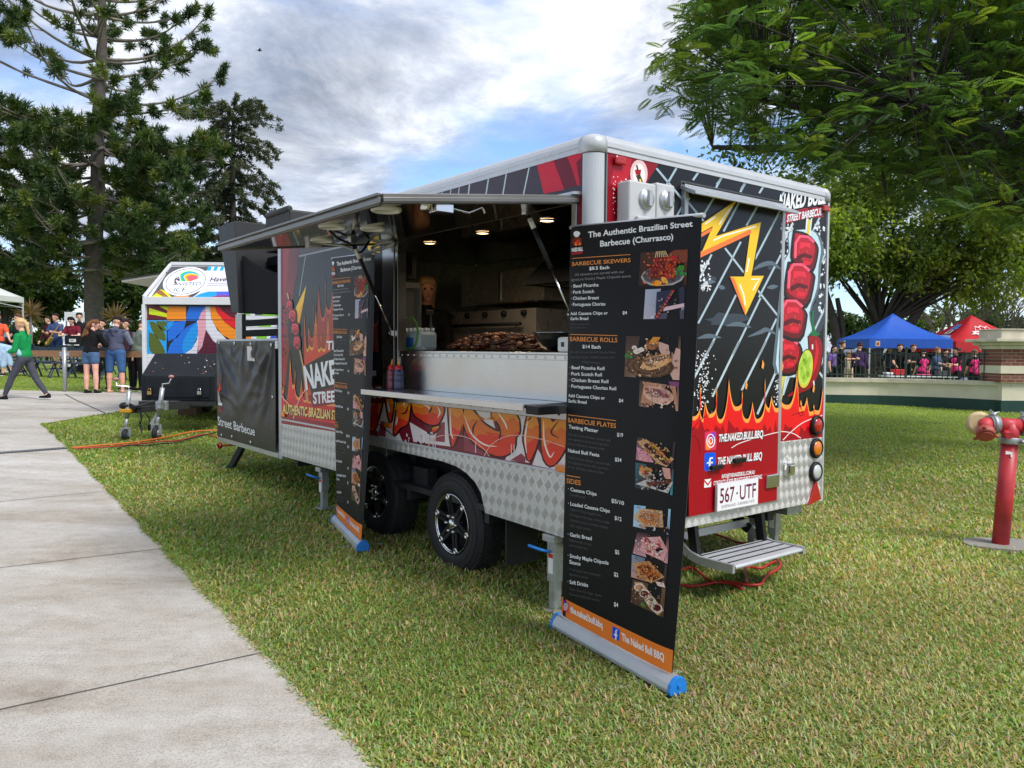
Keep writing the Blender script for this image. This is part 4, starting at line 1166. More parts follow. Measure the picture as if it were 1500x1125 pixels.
# fold-out step
st = thing('fold_out_step', None, None); st.parent = T
m = MB(); m.box(.90, 1.60, -.285, .0, .225, .25); m.tube([(.90, -.285, .2375), (1.60, -.285, .2375)], .0135)
m.build('tread', MT['white_alu'], st, bev=.003)
m = MB()
for y in (-.235, -.165, -.095, -.035): m.box(.915, 1.585, y, y + .012, .2502, .2522)
m.build('grip_strip', MT['black'], st)
for x, mt_ in ((.875, 'alu'), (1.602, 'alu')):
    m = MB(); pts = [(x, -.30, .235), (x, -.06, .232), (x, .03, .255), (x, .16, .345)]
    for a, b in zip(pts, pts[1:]): m.bar(a, b, .022, .05)
    m.build('side_rail', MT[mt_], st)
for x in (.90, 1.585):
    m = MB(); m.bar((x, .03, .44), (x, .0, .25), .035, .06); m.bar((x, .30, .42), (x, .10, .30), .03, .06); m.build('hinge_arm', MT['black'], st)
m = MB(); m.bar((.90, .12, .345), (1.60, .12, .345), .012, .05); m.build('cross_bar', MT['alu'], st)
m = MB(); m.box(1.93, 1.99, .30, .36, .02, .44); m.build('rear_stand', MT['galv'], T)
m = MB(); m.box(1.95, 2.13, .05, .40, .36, .43); m.build('bumper_bracket', MT['galv'], T)
# ---- serving hatch: jambs, stainless panel, shelf
m = MB()
m.box(-.018, .05, .112, .15, 1.13, 2.35); m.box(-.014, .06, 2.06, 2.10, 1.13, 2.35); m.box(-.020, .05, 2.105, 2.14, 1.13, 2.35); m.box(-.010, .05, 2.145, 2.30, 1.13, 2.35)
m.box(-.012, .05, .1505, 2.0595, 2.315, 2.349)
m.build('hatch_frame', MT['dsteel'], T, bev=.003)
m = MB(); m.box(.0, .03, .152, 2.058, 1.18, 1.475); m.box(-.006, .20, .152, 2.058, 1.4755, 1.49); m.box(-.006, -.0005, .152, 2.058, 1.445, 1.475)
hp = m.build('hatch_counter', MT['steel'], T, bev=.002)
m = MB()
for k in range(22): m.lathe([(.008, 0), (.007, -.003), (.001, -.004)], (-.006, .20 + k * .086, 1.46), 'x', 8)
m.build('rivet_row', MT['chrome'], hp)
m = MB(); m.box(-.31, -.02, .19, 2.06, 1.190, 1.212); m.box(-.315, -.3102, .19, 2.06, 1.175, 1.2125)
m.build('serving_shelf', MT['steel'], T, bev=.003)
m = MB(); m.box(-.05, -.002, .12, 1.98, 1.115, 1.178); m.build('shelf_rail', MT['dsteel'], T, bev=.004)
m = MB()
for k in range(15): m.lathe([(.009, 0), (.008, -.003), (.001, -.004)], (-.05, .2 + k * .122, 1.147), 'x', 8)
m.build('shelf_rivets', MT['black'], T)
for q in ((-.30, -.052, .08, .187, 1.16, 1.205), (-.05, -.002, 1.985, 2.07, 1.11, 1.175)):
    m = MB(); m.box(*q); m.build('shelf_bracket', MT['black'], T, bev=.006)

# ---- awning
AW, AS = 1.20, .14 / 1.19
aw = thing('awning', None, None); aw.parent = T
zt = lambda a: 2.335 + AS * a           # top surface (a is negative outwards)
def slab(m, x0, x1, y0, y1, t0, t1, mi=0):
    vs = [(x, y, zt(x) + t) for t in (t0, t1) for y in (y0, y1) for x in (x0, x1)]
    m.add(vs, [(0, 2, 3, 1), (4, 5, 7, 6), (0, 1, 5, 4), (2, 6, 7, 3), (0, 4, 6, 2), (1, 3, 7, 5)], mi)
Y0, Y1 = .115, 2.36
m = MB(); slab(m, -AW + .02, -.005, Y0 + .02, Y1 - .02, -.028, .0); m.build('awning_panel', MT['gblack'], aw)
m = MB(); slab(m, -AW, -.005, Y0 + .02, Y1 - .02, .0003, .006); m.build('awning_skin', MT['white'], aw)
m = MB()
slab(m, -AW, 0, Y0 - .012, Y0 + .0195, -.036, .010); slab(m, -AW, 0, Y0 - .018, Y0 - .0125, -.030, -.008); slab(m, -AW, 0, Y1 - .0195, Y1 + .012, -.036, .010)
slab(m, -AW - .012, -AW + .0195, Y0 + .0198, Y1 - .0198, -.040, .010); slab(m, -AW - .020, -AW - .0122, Y0 - .012, Y1 + .012, -.034, -.008); slab(m, -AW - .028, -AW - .0122, Y0 - .012, Y1 + .012, .0, .013)
MT['bronze'] = mat('dull_awning_frame', (.20, .19, .175), .38, .8, var=(3, .15))
m.build('awning_frame', MT['bronze'], aw, bev=.003)
m = MB(); slab(m, -.06, .0, .09, Y1 + .02, .0125, .028); m.tube([(-.002, .10, 2.352), (-.002, Y1, 2.352)], .014); m.build('hinge_rail', MT['alu'], aw)
MT['lamp_rim'] = mat('lamp_rim', (.62, .60, .55), .4)
MT['lamp_off'] = mat('lamp_lens', (.55, .56, .56), .25)
for x, y in ((-1.06, .33), (-.69, 1.17), (-1.02, 1.02), (-.72, 1.82)):
    z = zt(x) - .0285
    o = thing('awning_lamp', None, None); o.parent = aw
    m = MB(); m.lathe([(.075, 0), (.075, -.012), (.066, -.018), (.056, -.012), (.055, -.004)], (x, y, z), 'z', 26); m.build('rim', MT['lamp_rim'], o)
    m = MB(); m.lathe([(.0548, -.003), (.03, -.006), (.001, -.007)], (x, y, z), 'z', 26); m.build('lens', MT['lamp_off'], o)
m = MB()
pts = []
for k in range(25):
    a = 2 * PI * k / 24; pts.append((-.10 + .028 * math.sin(a), 2.13 + .16 * math.cos(a), zt(-.1) - .06 + .03 * math.sin(a)))
m.tube(pts, .012, 8); m.build('awning_pull_ring', MT['plastic_grey'], aw)
m = MB()
m.box(-.90, -.80, .13, .20, zt(-.85) - .075, zt(-.85) - .03); m.box(-.86, -.82, .20, .26, zt(-.85) - .065, zt(-.85) - .04)
m.tube([(-.80, .16, zt(-.8) - .05), (-.70, .15, zt(-.75) - .07), (-.62, .15, zt(-.65) - .045), (-.60, .15, zt(-.6) - .08)], .006)
m.lathe([(.03, 0), (.03, -.03), (.012, -.035)], (-.93, .17, zt(-.9) - .03), 'z', 14)
m.build('awning_latch', MT['chrome'], aw, bev=.004)
m = MB(); m.box(-.75, -.66, 1.95, 2.02, zt(-.7) - .07, zt(-.7) - .03); m.tube([(-.66, 1.98, zt(-.6) - .05), (-.5, 1.97, zt(-.5) - .06), (-.45, 1.9, zt(-.45) - .10)], .008); m.build('awning_latch', MT['alu'], aw, bev=.004)
for (p, q) in (((-.16, .36, zt(-.16) - .05), (.0, .165, 1.70)), ((-.46, 1.89, zt(-.46) - .05), (-.025, 2.12, 1.62))):
    p, q = Vector(p), Vector(q); k = p.lerp(q, .55)
    o = thing('gas_strut', None, None); o.parent = T
    m = MB(); m.tube([p.lerp(q, .03), k], .014, 10); m.build('strut_tube', MT['black'], o)
    m = MB(); m.tube([k, q], .006, 8); m.tube([q - Vector((.0, .012, .0)), q + Vector((0, .012, 0))], .02, 10); m.build('strut_rod', MT['chrome'], o)
    m = MB(); m.tube([p.lerp(q, .06), p.lerp(q, .16)], .0146, 10, col=srgb(224, 222, 216)); m.build('strut_label', MT['flat'], o)
    m = MB(); m.box(p.x - .025, p.x + .025, p.y - .02, p.y + .02, p.z - .012, p.z + .03); m.build('strut_bracket', MT['chrome'], o, bev=.004)
m = MB(); m.tube(curve_pts([(-.30, 1.95, zt(-.3) - .035), (-.40, 1.90, zt(-.4) - .12), (-.47, 1.90, zt(-.47) - .06), (-.7, 1.6, zt(-.7) - .05), (-.95, 1.2, zt(-.95) - .04)], 8), .008, 6); m.build('awning_cable', MT['black'], aw)

# ---- kitchen inside
m = MB(); m.box(2.25, 2.29, .06, 4.30, .50, 2.455); m.build('back_splash', MT['isteel'], T)
m = MB(); m.box(.30, 2.24, 4.26, 4.30, .50, 2.455); m.build('inner_front_lining', MT['isteel'], T)
m = MB(); m.prism([(1.25, 2.05), (2.2, 2.05), (2.2, 2.45), (1.7, 2.45)], .1, 2.2, lambda u, v, e: Vector((u, e, v)))
hood = m.build('extraction_hood', MT['matt'], T, bev=.004)
m = MB()
for k in range(16): m.bar((1.3, .3 + k * .11, 2.047), (2.1, .3 + k * .11, 2.047), .05, .008)
m.build('grease_filter', MT['dsteel'], hood)
m = MB(); m.box(1.7, 2.24, 2.42, 3.75, 1.96, 2.27); o = m.build('wall_cabinet', MT['isteel'], T, bev=.006)
m = MB(); m.box(1.69, 1.6985, 3.06, 3.09, 1.98, 2.25); m.box(1.66, 1.699, 2.5, 3.7, 1.945, 1.958); m.build('cabinet_trim', MT['chrome'], o)
m = MB(); m.box(1.55, 2.24, 2.35, 3.9, 1.50, 1.88); o = m.build('roasting_oven', MT['isteel'], T, bev=.01)
m = MB(); m.tube([(1.50, 2.5, 1.74), (1.50, 3.75, 1.74)], .016); m.box(1.50, 1.549, 2.6, 2.63, 1.725, 1.755); m.box(1.50, 1.549, 3.6, 3.63, 1.725, 1.755); m.build('oven_handle', MT['black'], o)
for y in (2.5, 2.8, 3.1, 3.4, 3.7): m = MB(); m.lathe([(.03, 0), (.026, -.03), (.001, -.032)], (1.549, y, 1.84), 'x', 14); m.build('oven_knob', MT['black'], o)
m = MB(); m.box(.85, 2.24, .9, 3.9, .50, 1.46); m.box(.83, 2.24, .9, 3.95, 1.4605, 1.485); m.build('work_bench', MT['dsteel'], T, bev=.004)
MT['fridge'] = mat('fridge_grey', (.11, .115, .12), .35, .4)
m = MB(); m.box(.055, .36, 2.36, 3.0, .50, 2.02); fr = m.build('tall_fridge', MT['fridge'], T, bev=.01)
m = MB(); m.box(.35, .365, 2.345, 2.3595, .5, 2.02); m.box(.055, .365, 2.345, 2.3595, 1.985, 2.03); m.build('fridge_trim', MT['steel'], fr)
m = MB(); m.box(.06, .35, 2.4, 2.95, 2.06, 2.28); m.box(.10, .31, 2.385, 2.3995, 2.10, 2.24, 1); m.build('microwave', [MT['black'], MT['gblack']], T, bev=.006)
MT['lamp_on'] = mat('lit_downlight', (1, .8, .5), .4, emis=((1.0, .62, .28), 5.0))
def inner_lamp(y):
    l = bpy.data.lights.new('ceiling_light', 'SPOT'); l.energy = 6 if y < 2.5 else .3; l.color = (1, .78, .52); l.spot_size = R(150); l.spot_blend = .6; l.shadow_soft_size = .05
    ob = bpy.data.objects.new('ceiling_light', l); COL.objects.link(ob); ob.parent = T; ob.location = (.85, y, 2.43)
for y in (1.38, 2.19, 3.0):
    o = thing('ceiling_lamp', None, None); o.parent = T
    m = MB(); m.lathe([(.075, 0), (.075, -.010), (.06, -.014), (.055, -.006)], (.85, y, 2.4595), 'z', 24); m.build('rim', MT['chrome'], o)
    m = MB(); m.lathe([(.0548, -.005), (.03, -.007), (.001, -.007)], (.85, y, 2.4595), 'z', 24); m.build('bulb', MT['lamp_on'], o); inner_lamp(y)
m = MB(); m.box(.062, .30, .17, 2.335, 1.40, 1.4745); m.build('inner_counter', MT['dark'], T)

# ---- smoker bay at the front end: tarpaulin, frame, shelves, hood
hb = [(5.69, 1.90), (5.95, 2.40), (6.12, 2.86), (5.62, 2.86), (5.56, 2.55), (5.50, 2.50), (5.20, 2.40), (4.86, 2.31), (4.62, 2.26), (4.40, 2.24), (4.40, 1.845), (5.46, 1.875)]
m = MB()
m.prism([(5.49, 2.50), (5.20, 2.40), (4.86, 2.31), (4.62, 2.26), (4.41, 2.24), (4.41, 1.845), (5.455, 1.875)], .02, .05, lambda u, v, e: Vector((e, u, v)))
m.build('smoker_side_panel', MT['matt'], T)
MT['grey_black'] = mat('grey_black_steel', (.030, .031, .033), .5, .2, var=(4, .2), spec=.3)
m = MB(); m.prism([(5.69, 1.90), (6.14, 2.88), (5.57, 2.88), (5.46, 1.876)], -.03, .45, lambda u, v, e: Vector((e, u, v)))
m.build('smoker_chimney', MT['grey_black'], T, bev=.006)
m = MB(); m.box(.30, TW - .2, 4.40, 5.5, 2.40, 2.50); m.build('smoker_roof', MT['matt'], T, bev=.006)
m = MB(); m.box(.0, .05, 5.46, 5.66, 1.585, 1.872); m.build('smoker_post', MT['dsteel'], T, bev=.004)
m = MB()
for z0, z1 in ((1.735, 1.80), (1.625, 1.695)): m.box(.01, .05, 4.41, 5.458, z0, z1); 
m.build('shelf_bar', MT['matt'], T)
m = MB(); m.box(-.02, .03, 4.40, 6.24, 1.575, 1.60); m.box(-.02, .04, 4.40, 6.25, .425, .478); m.box(-.02, .03, 6.215, 6.25, .48, 1.575); m.box(.0, 1.9, 4.40, 6.2, .43, .47); m.build('smoker_frame', MT['alu'], T, bev=.004)
m = MB(); m.box(.25, TW - .25, 4.5, 6.1, .48, 1.50); m.build('smoker_box', MT['black'], T)
# the tarpaulin, with folds pulled from its eyelets
m = MB()
nu, nv = 80, 60
TC = [((.02, .98), (.50, .40), .035, .022), ((.06, .97), (.34, .22), .03, -.02), ((.02, .94), (.20, .25), .03, .016), ((.98, .97), (.60, .48), .04, .024), ((.98, .93), (.72, .30), .03, -.018), ((.5, .99), (.54, .62), .03, .014), ((.26, .99), (.42, .60), .025, -.014), ((.97, .5), (.62, .36), .03, .016), ((.97, .12), (.70, .34), .03, .012), ((.75, .98), (.60, .70), .025, .012)]
def tarp(u, v):
    y = 4.425 + u * 1.79; z = .478 + v * 1.10
    f = 0
    for (pu, pv, an) in ((.02, .98, 2.25), (.98, .98, .95), (.5, 1.0, 1.57), (.06, .5, 0.4), (.97, .1, 2.2)):
        du, dv = u - pu, (v - pv)
        d = math.hypot(du, dv); a = math.atan2(dv, du)
        f += math.sin(a * 13 + pu * 5) * .004 * math.exp(-d * 1.8) * min(1, d * 4)
    for (ax_, ay_), (bx, by), w_, am in TC:
        dx, dy = bx - ax_, by - ay_; t = max(0, min(1, ((u - ax_) * dx + (v - ay_) * dy) / (dx * dx + dy * dy)))
        d = math.hypot(u - ax_ - t * dx, v - ay_ - t * dy); f += am * math.exp(-(d / (w_ * (.5 + t))) ** 2) * (1 - .6 * t)
    f += .003 * math.sin(u * 17 + v * 9)
    e = min(u, 1 - u, v, 1 - v); f *= min(1, e * 12 + .1) * min(1, max(.06, (v - .16) * 4))
    return (y, z, -.03 - max(-.012, f) * 1.6)
g = [[tarp(i / nu, j / nv) for i in range(nu + 1)] for j in range(nv + 1)]
m.add([(x, y, z) for row in g for (y, z, x) in row], [(j * (nu + 1) + i, j * (nu + 1) + i + 1, (j + 1) * (nu + 1) + i + 1, (j + 1) * (nu + 1) + i) for j in range(nv) for i in range(nu)], 0, None, True)
def tarp_pos(u, v, e):
    t = tarp(min(max((u - 4.425) / 1.79, 0), 1), min(max((v - .478) / 1.10, 0), 1)); return Vector((t[2] - e, u, v))
cv = Canvas(m, tarp_pos, s_inv, m=1, base=.004)
cv.frame(160, 370, 3.63)
cv.text('Street Barbecue', (594, 915), (198, 58), (-2, -46), srgb(236, 236, 236), 1, .012)
cv.text('LL', (597, 807), (19, 3), (-1, -62), WHT, 1, .04); cv.text('CUE', (597, 845), (18, 3), (0, -26), srgb(200, 40, 44), 1, .03)
flames(cv, [(598, 690), (604, 610), (609, 690), (616, 645)], [(601, 735), (606, 720), (612, 740)], 745, 1, 2)
cv.poly([(749, 498), (775, 500), (783, 578), (757, 574)], srgb(214, 206, 206), 1)
for k in range(6): cv.line([(757, 512 + k * 9), (776, 513 + k * 9)], 2, srgb(150, 120, 120), 2)
tp = m.build('tarpaulin', [MT['cloth_black'], MT['flat']], T, flipfix=False)
for x, y in ((683, 483), (887, 492), (770, 487), (883, 768), (668, 978), (768, 1008), (600, 480), (612, 970)):
    u, v = cv.inv(160 + x / 3.63, 370 + y / 3.63); p = tarp_pos(u, v, .004); m = MB(); m.lathe([(.018, 0), (.016, -.006), (.008, -.006)], p, 'x', 12); m.build('eyelet', MT['chrome'], tp)
# front jack leg
m = MB(); m.bar((.12, 5.75, .43), (.02, 5.95, .11), .06, .06); m.build('front_jack', MT['dark'], T)
m = MB(); m.box(-.06, .10, 5.88, 6.02, .075, .105); m.build('jack_foot', MT['dark'], T, bev=.01)
m = MB(); m.lathe([(.03, 0), (.045, -.02), (.03, -.04)], (-.02, 6.1, .38), 'x', 16); m.tube([(-.02, 6.1, .38), (.3, 6.0, .38)], .012); m.build('jack_knob', MT['red_lens'], T)
# something black strapped on the roof front
m = MB(); m.box(.15, .62, 4.48, 5.15, 2.51, 2.88); m.tube([(.16, 4.5, 2.89), (.16, 5.12, 2.89)], .035); m.tube([(.6, 4.5, 2.89), (.6, 5.12, 2.89)], .035); m.build('smoker_exhaust_box', MT['dark'], T, bev=.02)
# ================================================================== roll-up menu banners
def onz(px, py, z):
    d = ray(px, py); return EYE + d * ((z - CAM_Z) / d.z)
OR_T = srgb(240, 150, 74)
def photo(cv, quad, kind, L=2):
    """a printed food picture: quad = px corners TL, TR, BR, BL"""
    (ax_, ay_), (bx, by), (cx, cy), (dx, dy) = quad
    def M(u, v):
        return (ax_ * (1 - u) * (1 - v) + bx * u * (1 - v) + cx * u * v + dx * (1 - u) * v, ay_ * (1 - u) * (1 - v) + by * u * (1 - v) + cy * u * v + dy * (1 - u) * v)
    rd = random.Random(hash(kind) % 1000 if False else sum(map(ord, kind)))
    P = lambda pts, c, l: cv.poly([M(min(max(u, 0), 1), min(max(v, 0), 1)) for u, v in pts], c, L + l)
    def B(u, v, ru, rv, c, l, ang=0, wob=.3):
        pts = []
        for k in range(12):
            a = 2 * PI * k / 12; q = 1 + wob * (rd.random() - .5); x, y = ru * math.cos(a) * q, rv * math.sin(a) * q
            pts.append((u + x * math.cos(ang) - y * math.sin(ang), v + x * math.sin(ang) + y * math.cos(ang)))
        P(pts, c, l)
    def J(c, d=18): return srgb(*[max(0, min(255, k + rd.randint(-d, d))) for k in c])
    def speck(u0, u1, v0, v1, n, c, r, l, d=25):
        for k in range(n): B(rd.uniform(u0, u1), rd.uniform(v0, v1), r * rd.uniform(.5, 1.3), r * rd.uniform(.5, 1.3), J(c, d), l)
    FULL = [(0, 0), (1, 0), (1, 1), (0, 1)]
    if kind == 'skewers':
        P(FULL, [srgb(70, 44, 34), srgb(110, 60, 40), srgb(60, 36, 30), srgb(52, 36, 32)], 0)
        B(.85, .18, .22, .2, srgb(130, 62, 40), 1); B(.5, .72, .46, .30, srgb(176, 170, 170), 1, 0, 0); B(.5, .70, .42, .26, srgb(86, 82, 88), 2, 0, 0)
        for k in range(7):
            u = .22 + k * .075
            P([(.34 + k * .03, .0), (.36 + k * .03, .0), (u + .08, .5), (u + .06, .5)], srgb(214, 180, 130), 3)
            for j in range(7): B(u + .10 - j * .008, .22 + j * .088, .048, .05, J((120, 30, 24) if k < 4 else (186, 48, 30), 26), 4)
            for j in range(4): B(u + .09 - j * .008, .26 + j * .14, .02, .02, J((214, 90, 50), 26), 5)
        speck(.74, .96, .50, .72, 9, (52, 128, 44), .055, 5); B(.40, .92, .11, .08, srgb(250, 160, 40), 6); B(.56, .86, .06, .13, srgb(250, 176, 70), 6, -.4)
    elif kind == 'stick':
        P(FULL, [srgb(178, 184, 206), srgb(120, 126, 156), srgb(150, 150, 170), srgb(190, 186, 200)], 0)
        P([(.3, .1), (1, 0), (1, .55), (.3, .8)], srgb(46, 50, 72), 1); P([(.5, .62), (1, .5), (1, .62), (.5, .75)], srgb(226, 190, 200), 2); P([(.3, .85), (1, .7), (1, 1), (.3, 1)], srgb(84, 78, 96), 1)
        for k in range(13): B(.72 - k * .032, .10 + k * .07, .055, .055, J((128, 50, 46), 26), 3)
        for k in range(9): B(.72 - k * .046, .12 + k * .1, .022, .022, J((206, 130, 110), 26), 4)
    elif kind in ('roll', 'roll2'):
        P(FULL, [srgb(74, 54, 46), srgb(64, 44, 40), srgb(196, 156, 140), srgb(120, 92, 74)], 0)
        if kind == 'roll':
            P([(.6, .12), (1, .3), (1, 1), (.9, 1), (.62, .3)], srgb(214, 170, 154), 1)
            for k in range(7): B(.46, .72, .46 - k * .06, .27 - k * .035, srgb(*( (116, 82, 56) if k % 2 else (88, 60, 42))), 2 + 0 * k if k == 0 else 2 + k * .3, 0, 0)
            B(.50, .20, .12, .13, srgb(168, 104, 66), 5, 0, 0); B(.5, .13, .12, .05, srgb(120, 70, 40), 6, 0, 0)
            for k in range(4): P([(.44 + k * .04, .18), (.47 + k * .04, .18), (.54 + k * .035, .02), (.51 + k * .035, .02)], srgb(240, 160, 60), 7)
            for a in ((.22, .37, .07), (.30, .33, .06), (.17, .28, .05)): B(a[0], a[1], a[2], a[2], srgb(232, 214, 204), 5)
            speck(.02, .12, .38, .55, 5, (60, 132, 60), .05, 5)
            B(.60, .60, .30, .15, srgb(214, 150, 98), 8, -.42, .05); B(.56, .66, .27, .12, srgb(232, 176, 122), 9, -.42, .05); B(.60, .55, .24, .05, srgb(90, 46, 34), 10, -.42, .2)
            for k in range(8): B(.42 + k * .05, .64 - k * .024, .02, .024, J((226, 190, 170), 20), 11)
        else:
            P([(.12, .05), (.92, .14), (1, .95), (.05, .86)], srgb(196, 140, 110), 1)
            B(.5, .5, .42, .30, srgb(222, 168, 140), 2, .35, .05); B(.5, .60, .36, .22, srgb(236, 190, 168), 3, .35, .05); B(.48, .42, .34, .12, srgb(150, 90, 84), 4, .35, .3)
            speck(.25, .75, .28, .60, 16, (204, 140, 140), .05, 5); P([(.75, 0), (1, 0), (1, .2), (.8, .14)], srgb(130, 70, 110), 2)
    elif kind in ('platter', 'festa'):
        P(FULL, [srgb(40, 40, 44), srgb(60, 48, 44), srgb(36, 34, 36), srgb(196, 140, 150)] if kind == 'platter' else [srgb(60, 110, 116), srgb(80, 70, 70), srgb(60, 160, 170), srgb(50, 60, 70)], 0)
        if kind == 'platter':
            P([(0, .45), (.3, .55), (.5, .95), (.1, 1)], srgb(226, 150, 170), 1); P([(.0, .2), (.25, .05), (1, .65), (.85, 1), (.6, .95)], srgb(206, 158, 112), 2)
            for k in range(10): B(.28 + k * .06, .30 + k * .06, .08, .10, J((70, 36, 30), 16), 3, .8); B(.40 + k * .052, .22 + k * .062, .06, .08, J((208, 130, 60), 30), 3, .8)
        else:
            P([(.02, .85), (.3, .6), (1, .5), (.9, .95)], srgb(206, 200, 196), 1); B(.28, .35, .18, .20, srgb(196, 176, 150), 2, 0, .1)
            speck(.16, .42, .12, .34, 9, (214, 128, 60), .07, 3)
            for k in range(12): B(.40 + k * .045, .74 - k * .02, .06, .08, J((110, 56, 36), 28), 4)
            P([(.72, 0), (.92, 0), (.95, .4), (.8, .42)], srgb(222, 160, 146), 2)
    elif kind == 'chips':
        P(FULL, [srgb(150, 196, 228), srgb(170, 206, 232), srgb(120, 150, 180), srgb(190, 210, 224)], 0)
        P([(.0, .55), (.2, .12), (.8, .1), (.85, .75), (.3, .9)], srgb(214, 176, 132), 1); P([(.12, .55), (.24, .2), (.72, .2), (.75, .68), (.32, .8)], srgb(190, 140, 96), 2)
        for k in range(8): B(.30 + (k % 4) * .10, .34 + (k // 4) * .24 + (k % 3) * .05, .15, .045, J((222, 120, 60), 20), 3, .5 + (k % 3) * .2)
        P([(.88, .62), (1, .8), (1, 1), (.84, .7)], srgb(20, 20, 26), 3)
    elif kind == 'loaded':
        P(FULL, [srgb(60, 40, 42), srgb(40, 30, 34), srgb(226, 160, 170), srgb(210, 150, 160)], 0); P([(.2, .2), (.75, .05), (.98, .5), (.9, .95), (.2, .8)], srgb(232, 168, 164), 1)
        for k in range(26): B(.25 + rd.random() * .6, .15 + rd.random() * .6, .07, .035, J(rd.choice([(236, 196, 190), (190, 70, 60), (240, 210, 200), (140, 40, 40)]), 16), 2, rd.uniform(0, 3))
    elif kind == 'bread':
        P(FULL, [srgb(116, 150, 176), srgb(50, 44, 40), srgb(36, 30, 30), srgb(210, 160, 150)], 0); P([(.05, .35), (.5, .05), (.95, .55), (.6, .98), (.2, .9)], srgb(206, 150, 96), 1)
        P([(.2, .5), (.5, .2), (.68, .42), (.45, .78)], srgb(176, 84, 36), 2); P([(.45, .78), (.68, .42), (.82, .62), (.6, .92)], srgb(120, 52, 26), 2); P([(.42, .40), (.8, .35), (.86, .6), (.5, .62)], srgb(214, 120, 52), 3); speck(.25, .8, .3, .8, 14, (120, 56, 26), .03, 4); P([(.72, .85), (.95, .8), (1, 1), (.8, 1)], srgb(236, 206, 196), 3)
    else:
        P(FULL, [srgb(90, 64, 48), srgb(120, 90, 66), srgb(96, 60, 40), srgb(80, 54, 40)], 0); P([(.05, .1), (.3, .02), (1, .75), (.85, 1), (.6, .9)], srgb(214, 170, 130), 1)
        for u, v, c in ((.22, .25, (222, 150, 110)), (.40, .42, (120, 26, 22)), (.60, .60, (236, 214, 176)), (.80, .76, (90, 16, 18))): B(u, v, .14, .19, srgb(236, 226, 216), 2, .7, 0); B(u, v, .105, .15, srgb(*c), 3, .7, 0)
        speck(.3, .5, .75, .95, 5, (90, 120, 60), .06, 2)
PAL = {'skewers': [(150, 40, 28), (90, 30, 24), (200, 90, 50)], 'stick': [(120, 110, 140), (200, 196, 214), (90, 60, 70)], 'roll': [(150, 110, 76), (90, 62, 44), (220, 180, 140)], 'roll2': [(206, 160, 140), (150, 96, 86), (236, 206, 190)], 'platter': [(190, 130, 76), (80, 46, 34), (222, 176, 120)], 'festa': [(120, 70, 44), (190, 180, 176), (60, 50, 50)], 'chips': [(214, 130, 70), (170, 120, 80), (200, 200, 206)], 'loaded': [(230, 170, 160), (190, 80, 70), (244, 220, 210)], 'bread': [(190, 100, 44), (120, 60, 30), (226, 170, 110)], 'sauces': [(150, 110, 80), (100, 70, 50), (180, 140, 104)]}
_photo = photo
def photo(cv, quad, kind, L=2):
    _photo(cv, quad, kind, L)
    rd = random.Random(len(kind) * 7 + 1); (a0, a1), (b0, b1), (c0, c1), (d0, d1) = quad
    for k in range(14 if kind == 'stick' else 110):                      # the fine grain of the printed food
        u, v = min(max(rd.gauss(.52, .2), .05), .95), min(max(rd.gauss(.52, .2), .06), .94)
        x = a0 * (1 - u) * (1 - v) + b0 * u * (1 - v) + c0 * u * v + d0 * (1 - u) * v; y = a1 * (1 - u) * (1 - v) + b1 * u * (1 - v) + c1 * u * v + d1 * (1 - u) * v
        r_ = (b0 - a0) * rd.uniform(.008, .026); q = rd.randint(-30, 30)
        cv.blob(x, y, r_ * rd.uniform(.7, 2), r_, srgb(*[max(0, min(255, w_ + q)) for w_ in rd.choice(PAL[kind])]), L + 14 + k % 3, 6, rd.uniform(0, 3), .5)
